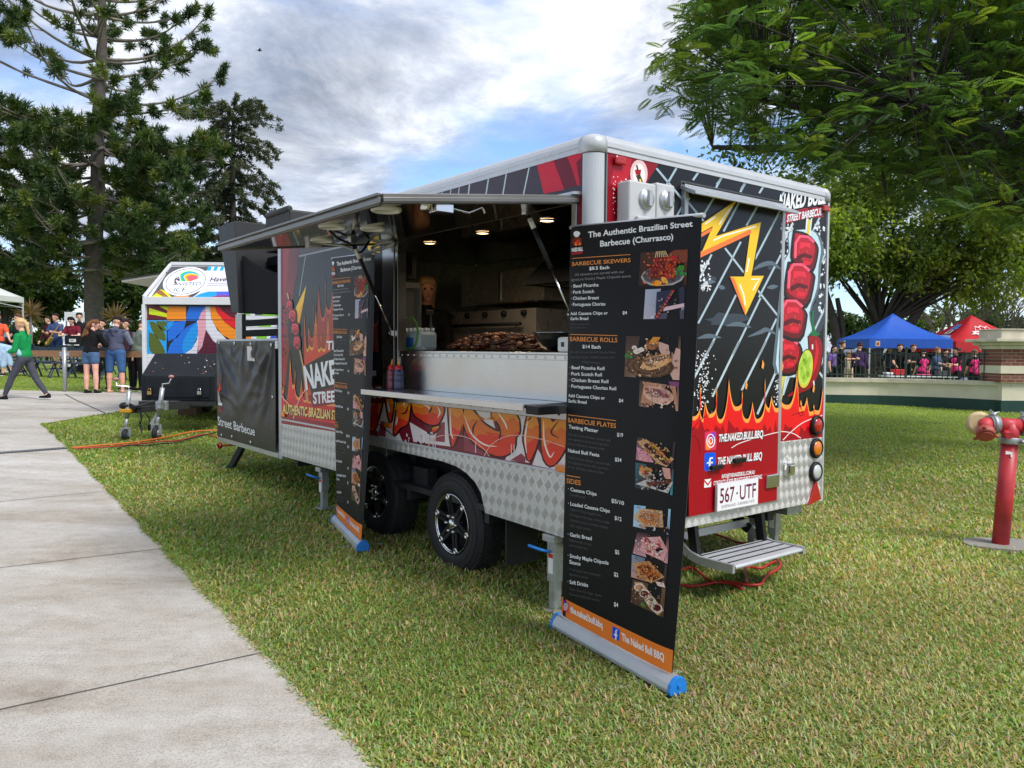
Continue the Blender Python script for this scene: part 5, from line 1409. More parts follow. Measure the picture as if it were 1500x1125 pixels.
def menu(cv, full=True):
    GY = srgb(92, 92, 94)
    W = srgb(240, 240, 240)
    cv.frame(800, 300, 3.125)
    cv.text('The Authentic Brazilian Street', (198, 158), (472, -52), (0, -30), W, 2, .022)
    cv.text('Barbecue (Churrasco)', (255, 205), (332, -32), (0, -30), W, 2, .022)
    # small round badge: white cap over a red and brown figure-free emblem with the name under it
    cv.blob(143, 136, 17, 13, W, 2, 14); cv.blob(143, 146, 12, 8, W, 3); cv.blob(146, 176, 24, 26, srgb(120, 44, 30), 2, 12, wob=.5); cv.blob(146, 182, 14, 16, srgb(206, 60, 36), 3, 10, wob=.7); cv.blob(140, 190, 6, 10, srgb(240, 140, 50), 4, 8, wob=.6); cv.blob(160, 190, 5, 9, srgb(240, 140, 50), 4, 8, wob=.6)
    cv.text('NAKED BULL', (116, 228), (58, -4), (0, -18), W, 5, .05); cv.poly([(118, 233), (172, 228), (172, 238), (118, 243)], srgb(190, 30, 44), 5)
    def head(t, x, y, dx, dy, h, lx, ly):
        cv.line([(x + lx * k / 12, y - ly + dy * lx / dx * k / 12) for k in range(13)], 3, OR_T, 2); cv.text(t, (x, y), (dx, dy), (0, -h), OR_T, 2, .012)
    head('BARBECUE SKEWERS', 119, 300, 276, -14, 20, 276, 38)
    cv.text('$8.5 Each', (203, 322), (94, -4), (0, -16), W, 2, .02)
    cv.text('All skewers are served with our', (135, 350), (232, -10), (0, -13), srgb(150, 150, 150), 2); cv.text('signature Smoky Maple Chipotle sauce.', (110, 375), (288, -13), (0, -13), srgb(150, 150, 150), 2)
    for k, t in enumerate(('Beef Picanha', 'Pork Scotch', 'Chicken Breast', 'Portuguese Chorizo')):
        cv.text('· ' + t, (114, 408 + k * 30), (18 + 7.6 * len(t) + (10 if k == 3 else 24 if k == 0 else 10), [-4, -2, 0, 2][k]), (0, -16), W, 2, .016)
    cv.text('Add Cassava Chips or', (110, 542), (180, 2), (0, -15), W, 2, .016); cv.text('Garlic Bread', (110, 566), (88, 2), (0, -15), W, 2, .016); cv.text('$4', (358, 546), (20, 0), (0, -16), W, 2, .016)
    cv.text('All options are gluten free', (112, 590), (90, 2), (0, -7), GY, 2); cv.text('and contain dairy', (112, 606), (76, 2), (0, -7), GY, 2)
    head('BARBECUE ROLLS', 108, 667, 226, 14, 21, 226, 32)
    cv.text('$14 Each', (170, 703), (86, 6), (0, -16), W, 2, .02)
    for k, (t, x, wd) in enumerate((('All rolls are served with Smoky Maple', 110, 216), ('Chipotle sauce, melted cheese and', 108, 212), ('crispy onions.', 168, 86))): cv.text(t, (x, 724 + k * 24), (wd, 10), (0, -11), GY, 2)
    for k, t in enumerate(('Beef Picanha Roll', 'Pork Scotch Roll', 'Chicken Breast Roll', 'Portuguese Chorizo Roll')):
        cv.text('· ' + t, (106, 800 + k * 29), ((168, 156, 186, 222)[k], (12, 12, 16, 22)[k]), (0, -16), W, 2, .016)
    cv.text('Add Cassava Chips or', (100, 930), (176, 20), (0, -15), W, 2, .016); cv.text('Garlic Bread', (98, 954), (92, 12), (0, -15), W, 2, .016); cv.text('$4', (340, 964), (20, 3), (0, -16), W, 2, .016)
    head('BARBECUE PLATES', 99, 1046, 228, 38, 21, 228, 34)
    photo(cv, [(441, 240), (648, 224), (640, 410), (430, 410)], 'skewers'); photo(cv, [(462, 426), (632, 420), (626, 576), (452, 572)], 'stick'); photo(cv, [(374, 652), (614, 662), (604, 872), (365, 846)], 'roll'); photo(cv, [(434, 866), (604, 880), (597, 1018), (430, 988)], 'roll2')
    cv.frame(800, 640, 2.9605)
    cv.text('Tasting Platter', (98, 10), (134, 26), (0, -15), W, 2, .016); cv.text('$19', (314, 56), (26, 4), (0, -16), W, 2, .016)
    def dim(lines, x, y, st, sl):
        for k, (t, wd) in enumerate(lines): cv.text(t, (x, y + k * st), (wd, wd * sl), (0, -10), GY, 2)
    dim((('Choice of two skewers, served with', 190), ('our signature sauce and a portion', 182), ('of our delicious cassava chips.', 166)), 96, 40, 20, .2)
    cv.text('Naked Bull Festa', (95, 112), (142, 28), (0, -15), W, 2, .016); cv.text('$34', (305, 162), (28, 5), (0, -16), W, 2, .016)
    dim((('Choice of four skewers, served with', 188), ('our signature sauce and a portion', 182), ('of our delicious cassava chips.', 164)), 94, 138, 20, .22)
    head('SIDES', 88, 242, 66, 14, 20, 64, 32)
    for t, x, y, wd, p, px_, py_ in (('Cassava Chips', 97, 274, 128, '$5/10', 290, 334), ('Loaded Cassava Chips', 97, 334, 186, '$12', 304, 406), ('Garlic Bread', 96, 460, 108, '$5', 306, 544), ('Smoky Maple Chipotle', 96, 546, 182, '$2', 302, 634), ('Soft Drinks', 96, 650, 92, '$4', 302, 752)):
        cv.text('· ' + t, (x, y), (wd, wd * .23), (0, -15), W, 2, .016); cv.text(p, (px_, py_), (12 * len(p) - 6, 3 * len(p)), (0, -16), W, 2, .016)
    cv.text('Sauce', (104, 572), (50, 12), (0, -15), W, 2, .016)
    dim((('Small/Large', 70),), 106, 296, 20, .22); dim((('Cassava Chips topped with', 140), ('Portuguese sausage, smoky maple', 176), ('chipotle sauce, melted cheese', 170), ('and crispy onions.', 96)), 106, 356, 22, .25)
    dim((('Deliciously crusty', 100), ('and creamy too.', 84)), 104, 482, 20, .25); dim((('A serving of our homemade', 140), ('signature sauce', 84)), 104, 598, 20, .25); dim((('Coke, Coke No Sugar, Sprite,', 146), ('Guarana and Kirks variety.', 136)), 104, 676, 20, .26)
    photo(cv, [(400, 62), (556, 92), (546, 204), (395, 160)], 'platter'); photo(cv, [(393, 172), (548, 208), (542, 318), (390, 278)], 'festa'); photo(cv, [(387, 350), (536, 376), (530, 482), (383, 438)], 'chips'); photo(cv, [(400, 462), (530, 488), (523, 598), (382, 548)], 'loaded'); photo(cv, [(378, 552), (524, 604), (516, 694), (375, 642)], 'bread'); photo(cv, [(382, 652), (516, 698), (508, 810), (373, 742)], 'sauces')
    # orange strip at the foot
    for k in range(14):
        a, b = k / 14, (k + 1) / 14; f = lambda t: [(62 + 481 * t, 700 + 240 * t), (60 + 480 * t, 768 + 260 * t)]
        cv.poly([f(a)[0], f(b)[0], f(b)[1], f(a)[1]], srgb(240, 128, 46), 2)
    cv.poly([(74, 714), (101, 727), (100, 768), (73, 754)], srgb(110, 40, 150), 3); cv.poly([(74, 734), (101, 748), (100, 768), (73, 754)], srgb(226, 60, 110), 4); cv.ring(87, 741, 8, 12, 3, W, 5); cv.ring(87, 741, 3, 5, 2, W, 5)
    cv.text('the.naked.bull.bbq', (109, 764), (144, 72), (-1, -26), W, 3, .03)
    cv.poly([(297, 830), (328, 846), (326, 890), (295, 874)], srgb(16, 84, 220), 3); cv.line([(318, 846), (312, 848), (311, 884)], 6, W, 4); cv.line([(303, 862), (318, 869)], 6, W, 4)
    cv.text('The Naked Bull BBQ', (336, 886), (176, 92), (-1, -28), W, 3, .03)
PX = [(833, 333), (1026, 315), (982.5, 987), (820, 900)]
def roll_banner(label, px, base, gz, lean):
    """px: photo corners of the printed sheet TL, TR, BR, BL; base: px ends of the housing; lean: metres the top corners sit back"""
    BL = onz(*px[3], gz + .088); BR = onz(*px[2], gz + .088)
    TL_ = at(*px[0], BL.y + lean[0]); TR_ = at(*px[1], BR.y + lean[1])
    root_p = (BL + BR) / 2; root_p.z = gz
    o = thing('menu_banner', label, 'menu banner', root_p, 0, 'roll-up menu banners beside the trailer')
    a, b, c_, d = [p - root_p for p in (TL_, TR_, BR, BL)]
    nrm = (c_ - d).cross(a - d).normalized()
    if nrm.y > 0: nrm = -nrm
    def pos(u, v, e):
        p = a * (1 - u) * v + b * u * v + c_ * u * (1 - v) + d * (1 - u) * (1 - v)
        bow = .010 * math.sin(PI * u) * (.4 + .6 * v) - .030 * max(0, (u - .86) / .14) ** 2 * (.3 + .7 * math.sin(PI * min(v, 1))) - .012 * max(0, (.08 - u) / .08) ** 2
        return p + nrm * (bow + e)
    m = MB()
    nu, nv = 44, 30
    for e, flip in ((0, 0), (-.0012, 1)):
        g = [[pos(i / nu, j / nv, e) for i in range(nu + 1)] for j in range(nv + 1)]
        m.add([p for row in g for p in row], [(j * (nu + 1) + i, j * (nu + 1) + i + 1, (j + 1) * (nu + 1) + i + 1, (j + 1) * (nu + 1) + i) for j in range(nv) for i in range(nu)], 0, srgb(17, 17, 20) if not e else srgb(150, 150, 150), True)
    hm = homography(PX, [(0, 1), (1, 1), (1, 0), (0, 0)])
    cv = Canvas(m, pos, hm, m=0, base=.0016, step=.00035)
    menu(cv)
    m.build('printed_sheet', MT['bprint'], o, flipfix=False)
    m = MB(); e1, e2 = pos(-.005, 1.0, -.002), pos(1.01, 1.0, -.002)
    m.tube([e1, e2], .011, 10); m.build('top_rail', MT['alu'], o)
    # housing
    A, B = d + Vector((0, 0, -.042)), c_ + Vector((0, 0, -.042)); dr = (B - A).normalized(); A -= dr * .02; B += dr * .02
    A -= nrm * .01; B -= nrm * .01
    prof = [(-.042, -.034), (.042, -.034), (.047, -.018), (.038, .010), (.016, .032), (.004, .036), (-.004, .036), (-.026, .032), (-.042, .008)]
    hz = Vector((nrm.x, nrm.y, 0)).normalized()
    m = MB(); m.prism(prof, 0, (B - A).length, lambda u, v, e: A + dr * e + hz * u + Vector((0, 0, v)))
    for s_ in (.0, .012): m.bar(A + hz * .0445 + Vector((0, 0, -.015 - s_)), B + hz * .0445 + Vector((0, 0, -.015 - s_)), .004, .004)
    hs = m.build('housing', MT['alu'], o)
    for P_, s_ in ((A, -1), (B, 1)):
        m = MB(); pr = [(u * 1.08, v * 1.08) for u, v in prof]
        m.prism(pr, 0.0005, .022, lambda u, v, e: P_ + dr * s_ * e + hz * u + Vector((0, 0, v))); m.bar(P_ + dr * s_ * .022, P_ + dr * s_ * .03, .014)
        m.build('end_cap', MT['blue_p'], o, bev=.006)
    for f in (.2, .8):
        p = A.lerp(B, f); p.z = A.z - .040
        m = MB(); m.bar(p - hz * .20 + Vector((0, 0, -.006)), p + hz * .22 + Vector((0, 0, -.006)), .03, .010, up=(0, 0, 1)); m.build('foot', MT['alu'], o, bev=.003)
    m = MB(); m.tube([A.lerp(B, .5) - hz * .045, pos(.5, 1, -.02)], .008); m.build('pole', MT['dark'], o)
    return o
roll_banner('tall black menu banner with food pictures nearest the camera, in front of the trailer corner', PX, None, 0.0, (.01, .04))
roll_banner('black menu banner standing by the trailer wheels and the left end of the serving shelf', [(484, 379), (547, 371), (528, 790), (491.5, 754)], None, .03, (.02, .02))

# ================================================================== things on and in the trailer
def TP(x, y, z):
    return TO + Matrix.Rotation(TR, 3, 'Z') @ Vector((x, y, z))
MT['sauce1'] = mat('sauce_red', (.20, .035, .06), .25, coat=.4); MT['sauce2'] = mat('sauce_dark', (.03, .035, .11), .25, coat=.4)
MT['cap_red'] = mat('red_cap', (.55, .015, .02), .35); MT['tip_or'] = mat('orange_tip', (.8, .33, .03), .4)
for (x, y, mt_, lab) in ((-.10, 1.995, 'sauce1', 'dark red squeeze bottle at the left on the serving shelf'), (-.10, 1.89, 'sauce2', 'dark blue squeeze bottle on the shelf, right of the red one')):
    o = thing('sauce_bottle', lab, 'sauce bottle', TP(x, y, 1.2125), TR, 'sauce bottles on the serving shelf')
    m = MB(); m.lathe([(.001, 0), (.033, 0), (.035, .01), (.035, .05), (.033, .055), (.035, .06), (.035, .09), (.033, .095), (.035, .10), (.034, .125), (.024, .145)], n=18); m.build('body', MT[mt_], o)
    m = MB(); m.lathe([(.0265, .142), (.0265, .165), (.016, .172), (.001, .174)], n=18); m.build('cap', MT['cap_red'], o)
    m = MB(); m.tube([(0, 0, .172), (.006, .0, .215)], [.008, .004], 10); m.build('nozzle', MT['tip_or'], o)
# card reader
o = thing('card_reader', 'small white card reader on the right end of the hatch counter', 'card reader', TP(.05, .225, 1.491), TR)
m = MB(); m.box(-.055, .0, -.05, .05, .0, .085); m.build('case', MT['white'], o, bev=.014)
m = MB(); m.box(-.058, -.0553, -.012, .012, .03, .056, 0, srgb(40, 40, 42)); m.build('symbol', MT['flat'], o)
# bowl, spray bottles, drink bottle, water pack, hose
o = thing('mixing_bowl', 'wide steel mixing bowl beside the heap of meat in the hatch', 'bowl', TP(.42, .72, 1.4905), TR)
m = MB(); m.lathe([(.07, 0), (.13, .03), (.17, .085), (.185, .12), (.19, .125), (.178, .115), (.16, .08), (.12, .03), (.001, .012)], n=32); m.build('bowl', MT['steel'], o)
m = MB(); m.box(.30, .84, .75, 3.6, 1.44, 1.489); tag(m.build('serving_bench', MT['dsteel'], None), 'steel bench inside the hatch carrying the heap of grilled meat', 'bench'); so = COL.objects[-1]; so.location = TO; so.rotation_euler = (0, 0, TR)
rd = random.Random(3)
m = MB()
MT['meat'] = mat('grilled_meat', attr=True, rough=.4, bump=(40, .6, .01), coat=.2)
for k in range(520):
    u = rd.uniform(-1, 1); v = rd.uniform(-1, 1)
    if u * u + v * v > 1: continue
    h = (1 - (u * u + v * v)) ** .6 * .12
    r_ = rd.uniform(.014, .036)
    p = Vector((.57 + v * .24, 1.55 + u * .62, 1.50 + h * rd.uniform(.75, 1.05)))
    cl = rd.choice([(86, 40, 24), (120, 60, 30), (60, 28, 20), (160, 96, 50), (190, 128, 80), (96, 44, 40), (120, 70, 52)])
    m.ball(p, r_, 7, 0, srgb(*cl), (rd.uniform(.7, 1.7), rd.uniform(.7, 1.9), rd.uniform(.3, .6)))
o = m.build('meat_heap', MT['meat'], None); o.location = TO; o.rotation_euler = (0, 0, TR); tag(o, 'heap of grilled sliced meat on the bench inside the hatch', 'food')
for (x, y, h, c, lab) in ((.62, 2.62, .30, (20, 22, 34), 'dark spray bottle behind the hatch left of the meat'), (.60, 2.88, .26, (14, 14, 16), 'black drink bottle inside the hatch beside the spray bottle')):
    o = thing('bottle', lab, 'bottle', TP(x, y, 1.4895), TR)
    m = MB(); m.lathe([(.001, 0), (.036, 0), (.038, .02), (.038, h * .6), (.016, h * .8), (.014, h)], n=16, col=srgb(*c)); m.build('body', MT['flat'], o)
    m = MB(); m.box(-.05, .03, -.012, .012, h, h + .045); m.build('trigger', MT['black'], o, bev=.006)
o = thing('water_pack', 'shrink wrapped pack of water bottles at the left of the hatch', 'bottled water', TP(.20, 2.14, 1.491), TR)
MT['film'] = mat('clear_blue_film', (.42, .56, .66), .12, trans=.3)
m = MB(); m.box(-.09, .09, -.16, .16, .0, .15); m.build('wrapped_pack', MT['film'], o, bev=.03)
for i in range(3):
    for j in range(5): m = MB(); m.lathe([(.014, .15), (.014, .172), (.001, .173)], (-.06 + i * .06, -.13 + j * .065, 0), n=10, col=srgb(190, 206, 214)); m.build('bottle_cap', MT['flat'], o)
m = MB(); m.box(-.092, -.0905, -.10, .02, .03, .10, 0, srgb(40, 96, 170)); m.build('pack_label', MT['flat'], o)
m = MB(); c_ = TP(.06, 2.02, 1.62)
dv = (TP(.02, 3, 1.6) - TP(.06, 2, 1.6)).normalized()
for q in range(2):
    m.tube([c_ + dv * (.11 + q * .003) * math.cos(a) + Vector((0, 0, 1)) * (.12 + q * .002) * math.sin(a) + Vector((.006 * q, 0, 0)) for a in [2 * PI * k / 26 for k in range(27)]], .005, 6, cap=False)
MT['hose'] = mat('green_hose', (.07, .20, .02), .4)
tag(m.build('garden_hose', MT['hose'], None), 'coiled bright green hose hanging at the left of the hatch', 'hose')

# ================================================================== cables on the lawn
MT['cab_or'] = mat('orange_cable', (.62, .16, .015), .45); MT['cab_red'] = mat('red_cable', (.42, .02, .015), .45); MT['cab_bk'] = mat('black_cable', (.012, .012, .012), .5)
def cable(pxs, r, mt_, lab, name='extension_cord'):
    pts = curve_pts([gnd(x, y, .03) for x, y in pxs], 8)
    m = MB(); m.tube(pts, r, 7); tag(m.build(name, MT[mt_], None), lab, 'cable', 'power cables lying on the lawn')
cable([(104, 656), (150, 652), (195, 648), (245, 640), (285, 632), (326, 630)], .011, 'cab_or', 'orange power cable crossing the lawn from the path to the black tarpaulin')
cable([(104, 657), (150, 655), (195, 651), (230, 647), (262, 645), (300, 636), (318, 640), (326, 633)], .009, 'cab_red', 'red cable lying just below the orange one on the lawn')
cable([(172, 657), (190, 652), (214, 653), (235, 650), (262, 648), (280, 642), (322, 632)], .008, 'cab_bk', 'thin dark cable nearest the camera below the orange cable')
f = lambda L_: [(960 + x / 6.818, 740 + y / 6.818) for x, y in L_]
cable(f([(100, 770), (230, 792), (360, 808), (500, 790), (640, 765), (780, 775), (920, 795), (1050, 790), (1085, 740), (1130, 690), (1200, 650), (1248, 600), (1215, 545), (1120, 520), (1040, 500)]), .010, 'cab_red', 'red cable looping on the grass under the fold-out step')
cable(f([(100, 690), (230, 655), (330, 625), (390, 635), (460, 690), (560, 765), (660, 770), (770, 790), (870, 838)]), .009, 'cab_red', 'red cable end running out from behind the near menu banner')
cable(f([(905, 780), (915, 735), (890, 665), (920, 620), (1050, 628), (1130, 590), (1200, 560)]), .009, 'cab_red', 'short red cable bend below the front edge of the step')
cable(f([(400, 225), (480, 245), (600, 290), (720, 330), (820, 370), (920, 385), (1000, 420)]), .009, 'cab_red', 'red cable running under the trailer behind the step')

# ================================================================== drain channel across the path
m = MB()
p, q = gnd(-260, 682, .016), gnd(106, 655, .016)
q2 = q + (q - p).normalized() * .02
n_ = Vector((-(q - p).y, (q - p).x, 0)).normalized() * .085
N_ = 56
for i in range(N_):
    a, b = p.lerp(q2, i / N_), p.lerp(q2, (i + .62) / N_); c2 = p.lerp(q2, (i + 1) / N_)
    for s0, s1 in ((-1, -.55), (.55, 1)):
        m.add([a + n_ * s0, c2 + n_ * s0, c2 + n_ * s1, a + n_ * s1], [(0, 1, 2, 3)], 0)
    m.add([a + n_ * -.55, b + n_ * -.55, b + n_ * .55, a + n_ * .55], [(0, 1, 2, 3)], 0)
dz = Vector((0, 0, -.003))
for i in range(N_): m.add([p.lerp(q2, i / N_) + n_ * -.56 + dz, p.lerp(q2, (i + 1) / N_) + n_ * -.56 + dz, p.lerp(q2, (i + 1) / N_) + n_ * .56 + dz, p.lerp(q2, i / N_) + n_ * .56 + dz], [(0, 1, 2, 3)], 1)
MT['drain'] = mat('drain_steel', (.16, .17, .185), .5, .5, var=(20, .2))
tag(m.build('drain_grate', [MT['drain'], MT['joint']], None), 'grey slotted drain grate crossing the concrete path', 'drain')
# ================================================================== the second, brightly painted trailer
IY = 12.6
c0_, c1_ = at(214, 518, IY), at(410, 518, IY)
ZB = at(300, 441, IY).z; IZ = float(terr(-4.8, 13.5))
IO = Vector(((c0_.x + c1_.x) / 2, IY, IZ)); IW = (c1_.x - c0_.x) / 2 + .02
I = thing('ice_trailer', 'white framed shaved ice trailer painted with a bright geometric mural, black toolbox on its drawbar', 'trailer', IO)
zb = ZB - IZ; ztop = at(300, 388, IY + .45).z - IZ
inset = .24
m = MB(); m.box(-IW, IW, .02, 3.4, .45, zb - .002, 0)
cvp = lambda u, v, e: Vector((u, -e + .02, v))
def i_inv(px, py):
    p = at(px, py, IY) - IO; return (p.x, p.z)
cv = ClipCanvas(m, cvp, i_inv, m=1, base=.002).setclip(-IW + .03, IW - .03, .9, zb - .02)
D = ClipCanvas(m, cvp, m=1, base=.002).setclip(-IW + .03, IW - .03, .9, zb - .02)
D.quad(-IW, .5, IW, zb, srgb(226, 226, 230), 0)
cv.frame(200, 370, 6.818)
YG, MRN, OR_, BL1, BL2, PK, GRN, LB = srgb(214, 232, 14), srgb(104, 10, 30), srgb(250, 146, 10), srgb(16, 112, 222), srgb(14, 150, 232), srgb(232, 164, 178), srgb(82, 98, 18), srgb(20, 166, 240)
cv.poly([(100, 490), (320, 490), (300, 680), (100, 680)], MRN, 1)
for q in ([(140, 495), (215, 495), (310, 550), (308, 580)], [(120, 550), (300, 610), (298, 645), (120, 615)], [(120, 420), (215, 500), (320, 540), (318, 500)], [(210, 490), (330, 490), (312, 545)]): cv.poly(q, YG, 2)
cv.poly([(318, 514), (492, 514), (490, 678), (296, 678), (300, 600)], OR_, 3)
cv.poly([(490, 514), (530, 514), (500, 600), (490, 678)], srgb(20, 20, 22), 3)
cv.poly([(530, 510), (730, 510), (690, 540), (640, 600), (615, 680), (490, 680), (498, 600)], BL1, 3)
cv.poly([(100, 676), (295, 676), (295, 1010), (100, 1010)], LB, 2)
for q in ([(120, 690), (165, 690), (230, 740), (275, 800), (285, 882), (220, 862), (160, 800)], [(188, 684), (240, 688), (275, 740), (290, 785), (230, 760)], [(240, 682), (290, 690), (288, 740), (262, 715)], [(120, 790), (190, 830), (240, 900), (280, 1010), (160, 1010), (120, 940)]): cv.poly(cv.smooth(q, 3), GRN, 3)
cv.poly([(295, 680), (600, 680), (600, 1010), (295, 1010)], srgb(18, 18, 22), 2)
for q, c in (([(300, 690), (375, 682), (350, 730), (300, 780)], BL2), ([(305, 800), (330, 740), (380, 690), (490, 682), (470, 760), (400, 850), (310, 885)], BL1), ([(300, 1010), (330, 920), (400, 830), (500, 740), (600, 690), (612, 780), (540, 1010)], BL1), ([(470, 1010), (450, 950), (470, 860), (530, 760), (606, 694), (612, 820), (560, 940), (490, 1010)], BL2)): cv.poly(q, c, 3 + (c is BL2) * .5 + (len(q) == 7) * .25)
cv.poly([(470, 1015), (550, 960), (605, 860), (612, 790), (612, 1015)], srgb(226, 226, 232), 4)
cv.poly([(612, 680), (640, 600), (688, 545), (688, 770), (672, 860), (640, 950), (600, 1015), (612, 900)], PK, 4)
cv.poly([(688, 512), (725, 512), (728, 600), (760, 700), (850, 820), (960, 880), (1000, 1000), (860, 970), (760, 870), (700, 760), (688, 700)], srgb(228, 228, 234), 5)
cv.poly([(725, 512), (770, 512), (800, 600), (880, 700), (1000, 770), (1000, 880), (900, 870), (800, 770), (740, 650)], OR_, 5)
cv.poly([(770, 512), (810, 512), (850, 580), (930, 640), (1000, 660), (1000, 780), (880, 700), (800, 600)], srgb(232, 16, 28), 5)
cv.poly([(808, 512), (1000, 512), (1000, 665), (930, 640), (850, 580)], srgb(94, 14, 40), 5)
cv.poly([(690, 770), (760, 880), (860, 960), (900, 1015), (596, 1015), (650, 940)], srgb(88, 12, 40), 5)
# the right-hand end, seen through the shelves of the barbecue trailer
LG = srgb(130, 206, 20)
for q, c in (([(1070, 530), (1140, 530), (1130, 620), (1070, 620)], LG), ([(1140, 530), (1180, 530), (1180, 640), (1140, 640)], WHT), ([(1180, 540), (1270, 540), (1250, 625), (1180, 625)], srgb(70, 80, 90)), ([(1270, 535), (1430, 535), (1430, 630), (1250, 630)], LG), ([(1220, 720), (1340, 720), (1340, 740), (1215, 740)], LG), ([(1340, 720), (1400, 722), (1400, 742), (1340, 742)], WHT), ([(1400, 720), (1440, 720), (1440, 750), (1400, 750)], BL1), ([(1070, 825), (1140, 825), (1140, 860), (1070, 860)], OR_), ([(1195, 825), (1300, 830), (1290, 870), (1195, 870)], LG), ([(1300, 830), (1340, 830), (1320, 870), (1300, 870)], WHT), ([(1340, 830), (1400, 835), (1380, 870), (1320, 870)], srgb(60, 90, 214)), ([(1400, 830), (1440, 835), (1440, 870), (1385, 870)], MRN), ([(1070, 712), (1140, 714), (1140, 735), (1070, 730)], srgb(220, 20, 30))):
    cv.poly(q, c, 6)
for z in np.arange(.95, zb - .05, .062): D.quad(-IW, z, IW, z + .0022, srgb(80, 80, 84), 7)
D.quad(-IW, 1.62, IW, 1.628, srgb(30, 30, 32), 7)
MT['mural'] = mat('painted_mural', attr=True, rough=.45)
m.build('body', [MT['white'], MT['mural']], I)
# sloping top
T0 = [(-IW, .0, zb), (IW, .0, zb), (IW, 3.4, zb), (-IW, 3.4, zb)]; T1 = [(-IW + inset, .45, ztop), (IW - inset, .45, ztop), (IW - inset, 3.0, ztop), (-IW + inset, 3.0, ztop)]
m = MB(); m.add(T0 + T1, [(0, 1, 5, 4), (1, 2, 6, 5), (2, 3, 7, 6), (3, 0, 4, 7), (4, 5, 6, 7), (3, 2, 1, 0)])
sl_n = Vector((0, -(ztop - zb), .45)).normalized(); sl_l = math.hypot(ztop - zb, .45)
def u_inv(px, py):
    o = EYE - IO; r = ray(px, py); d = sl_n.dot(Vector((0, 0, zb)))
    p = o + r * ((d - sl_n.dot(o)) / sl_n.dot(r)); return (p.x, (p.z - zb) / (ztop - zb))
def u_pos(u, v, e): return Vector((u, .45 * v, zb + (ztop - zb) * v)) + sl_n * e
cv = ClipCanvas(m, u_pos, u_inv, m=1, base=.002).setclip(-5, 5, .0, 1.0)
cv.frame(200, 370, 6.818)
cv.poly([(150, 440), (345, 140), (900, 140), (960, 450)], srgb(84, 84, 90), 0)
cv.poly([(690, 180), (1100, 180), (1100, 450), (560, 450)], srgb(222, 220, 232), 1)
for k in range(8): cv.poly([(718 + k * 64, 142), (750 + k * 64, 142), (734 + k * 64, 182), (700 + k * 64, 182)], LB if k % 1 == 0 else WHT, 2)
cv.poly([(750, 142), (1200, 142), (1200, 182), (740, 182)], srgb(214, 226, 234), 1)
for q, c in (([(150, 446), (240, 370), (300, 446)], YG), ([(190, 400), (235, 372), (320, 440), (270, 446)], srgb(190, 60, 86)), ([(236, 365), (300, 390), (350, 445), (322, 446)], YG), ([(350, 446), (420, 430), (530, 412), (520, 448)], srgb(244, 146, 74)), ([(570, 446), (640, 410), (720, 390), (800, 390), (800, 446)], BL2), ([(800, 390), (1100, 390), (1100, 446), (800, 446)], srgb(76, 90, 222)), ([(740, 446), (800, 430), (900, 425), (960, 446)], srgb(196, 70, 100)), ([(520, 446), (560, 410), (640, 380), (600, 420), (560, 446)], srgb(70, 70, 76))): cv.poly(q, c, 3)
cv.blob(492, 290, 232, 138, WHT, 4, 40, ang=-.22); cv.ring(492, 290, 200, 122, 6, srgb(70, 70, 100), 5, 48, ang=-.22)
for k, c in enumerate((srgb(60, 200, 90), srgb(30, 160, 240), srgb(250, 210, 30), srgb(250, 150, 40), srgb(240, 90, 110))):
    t0 = k / 5
    pts = []
    for j in range(9):
        a = PI * (1 - j / 8); pts.append((530 + 96 * (1 - t0 * .55) * math.cos(a) + 40 * t0, 236 - 50 * (1 - t0 * .7) * math.sin(a) + 22 * t0))
    cv.poly(pts + [(610 - 6 * k, 270), (450 + 22 * k, 290)], c, 6 + k)
cv.text('WISTED', (392, 332), (250, -4), (4, -32), srgb(40, 40, 84), 6, .0, .18); cv.text('ICE', (368, 392), (128, -4), (6, -38), srgb(40, 40, 84), 6, .0, .18)
cv.curve([(360, 325), (392, 315), (385, 280), (400, 262), (425, 280), (420, 250), (395, 245)], 11, srgb(70, 30, 60), 6, taper=lambda t: .4 + math.sin(t * PI)); cv.curve([(372, 300), (402, 296)], 7, srgb(70, 30, 60), 6)
cv.text('Have A', (730, 290), (240, -4), (10, -44), srgb(40, 40, 44), 5, .01, .2)
for k in range(2): cv.line([(705, 312 + k * 18), (920, 308 + k * 18)], 5, srgb(160, 160, 170), 5)
m.build('sloping_roof', [MT['white'], MT['mural']], I, weld=False)
m = MB()
P4 = [Vector(p) for p in T0]; Q4 = [Vector(p) for p in T1]
fz = Vector((0, -.03, 0))
m.bar((-IW - .01, -.012, zb), (IW + .01, -.012, zb), .05, .12); m.bar((-IW, -.012, .45), (-IW, -.012, zb - .061), .055, .05); m.bar((IW, -.012, .45), (IW, -.012, zb - .061), .055, .05)
for k in (0, 1): m.bar(P4[k] + Vector((0, -.01, .06)), Q4[k] + Vector((0, 0, .01)), .055, .04)
m.bar(Q4[0] + Vector((0, 0, .016)), Q4[1] + Vector((0, 0, .016)), .06, .05)
m.build('white_trim', MT['white'], I, bev=.005)
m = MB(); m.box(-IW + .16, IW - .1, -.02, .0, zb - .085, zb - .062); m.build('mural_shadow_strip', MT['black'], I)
MT['glass_dark'] = mat('dark_glass', (.02, .022, .025), .08, coat=.5)
m = MB()
a, b, c, d = P4[1], P4[2], Q4[2], Q4[1]
nn = (b - a).cross(d - a).normalized()
if nn.x < 0: nn = -nn
q = lambda u, v: a * (1 - u) * (1 - v) + b * u * (1 - v) + c * u * v + d * (1 - u) * v + nn * .006
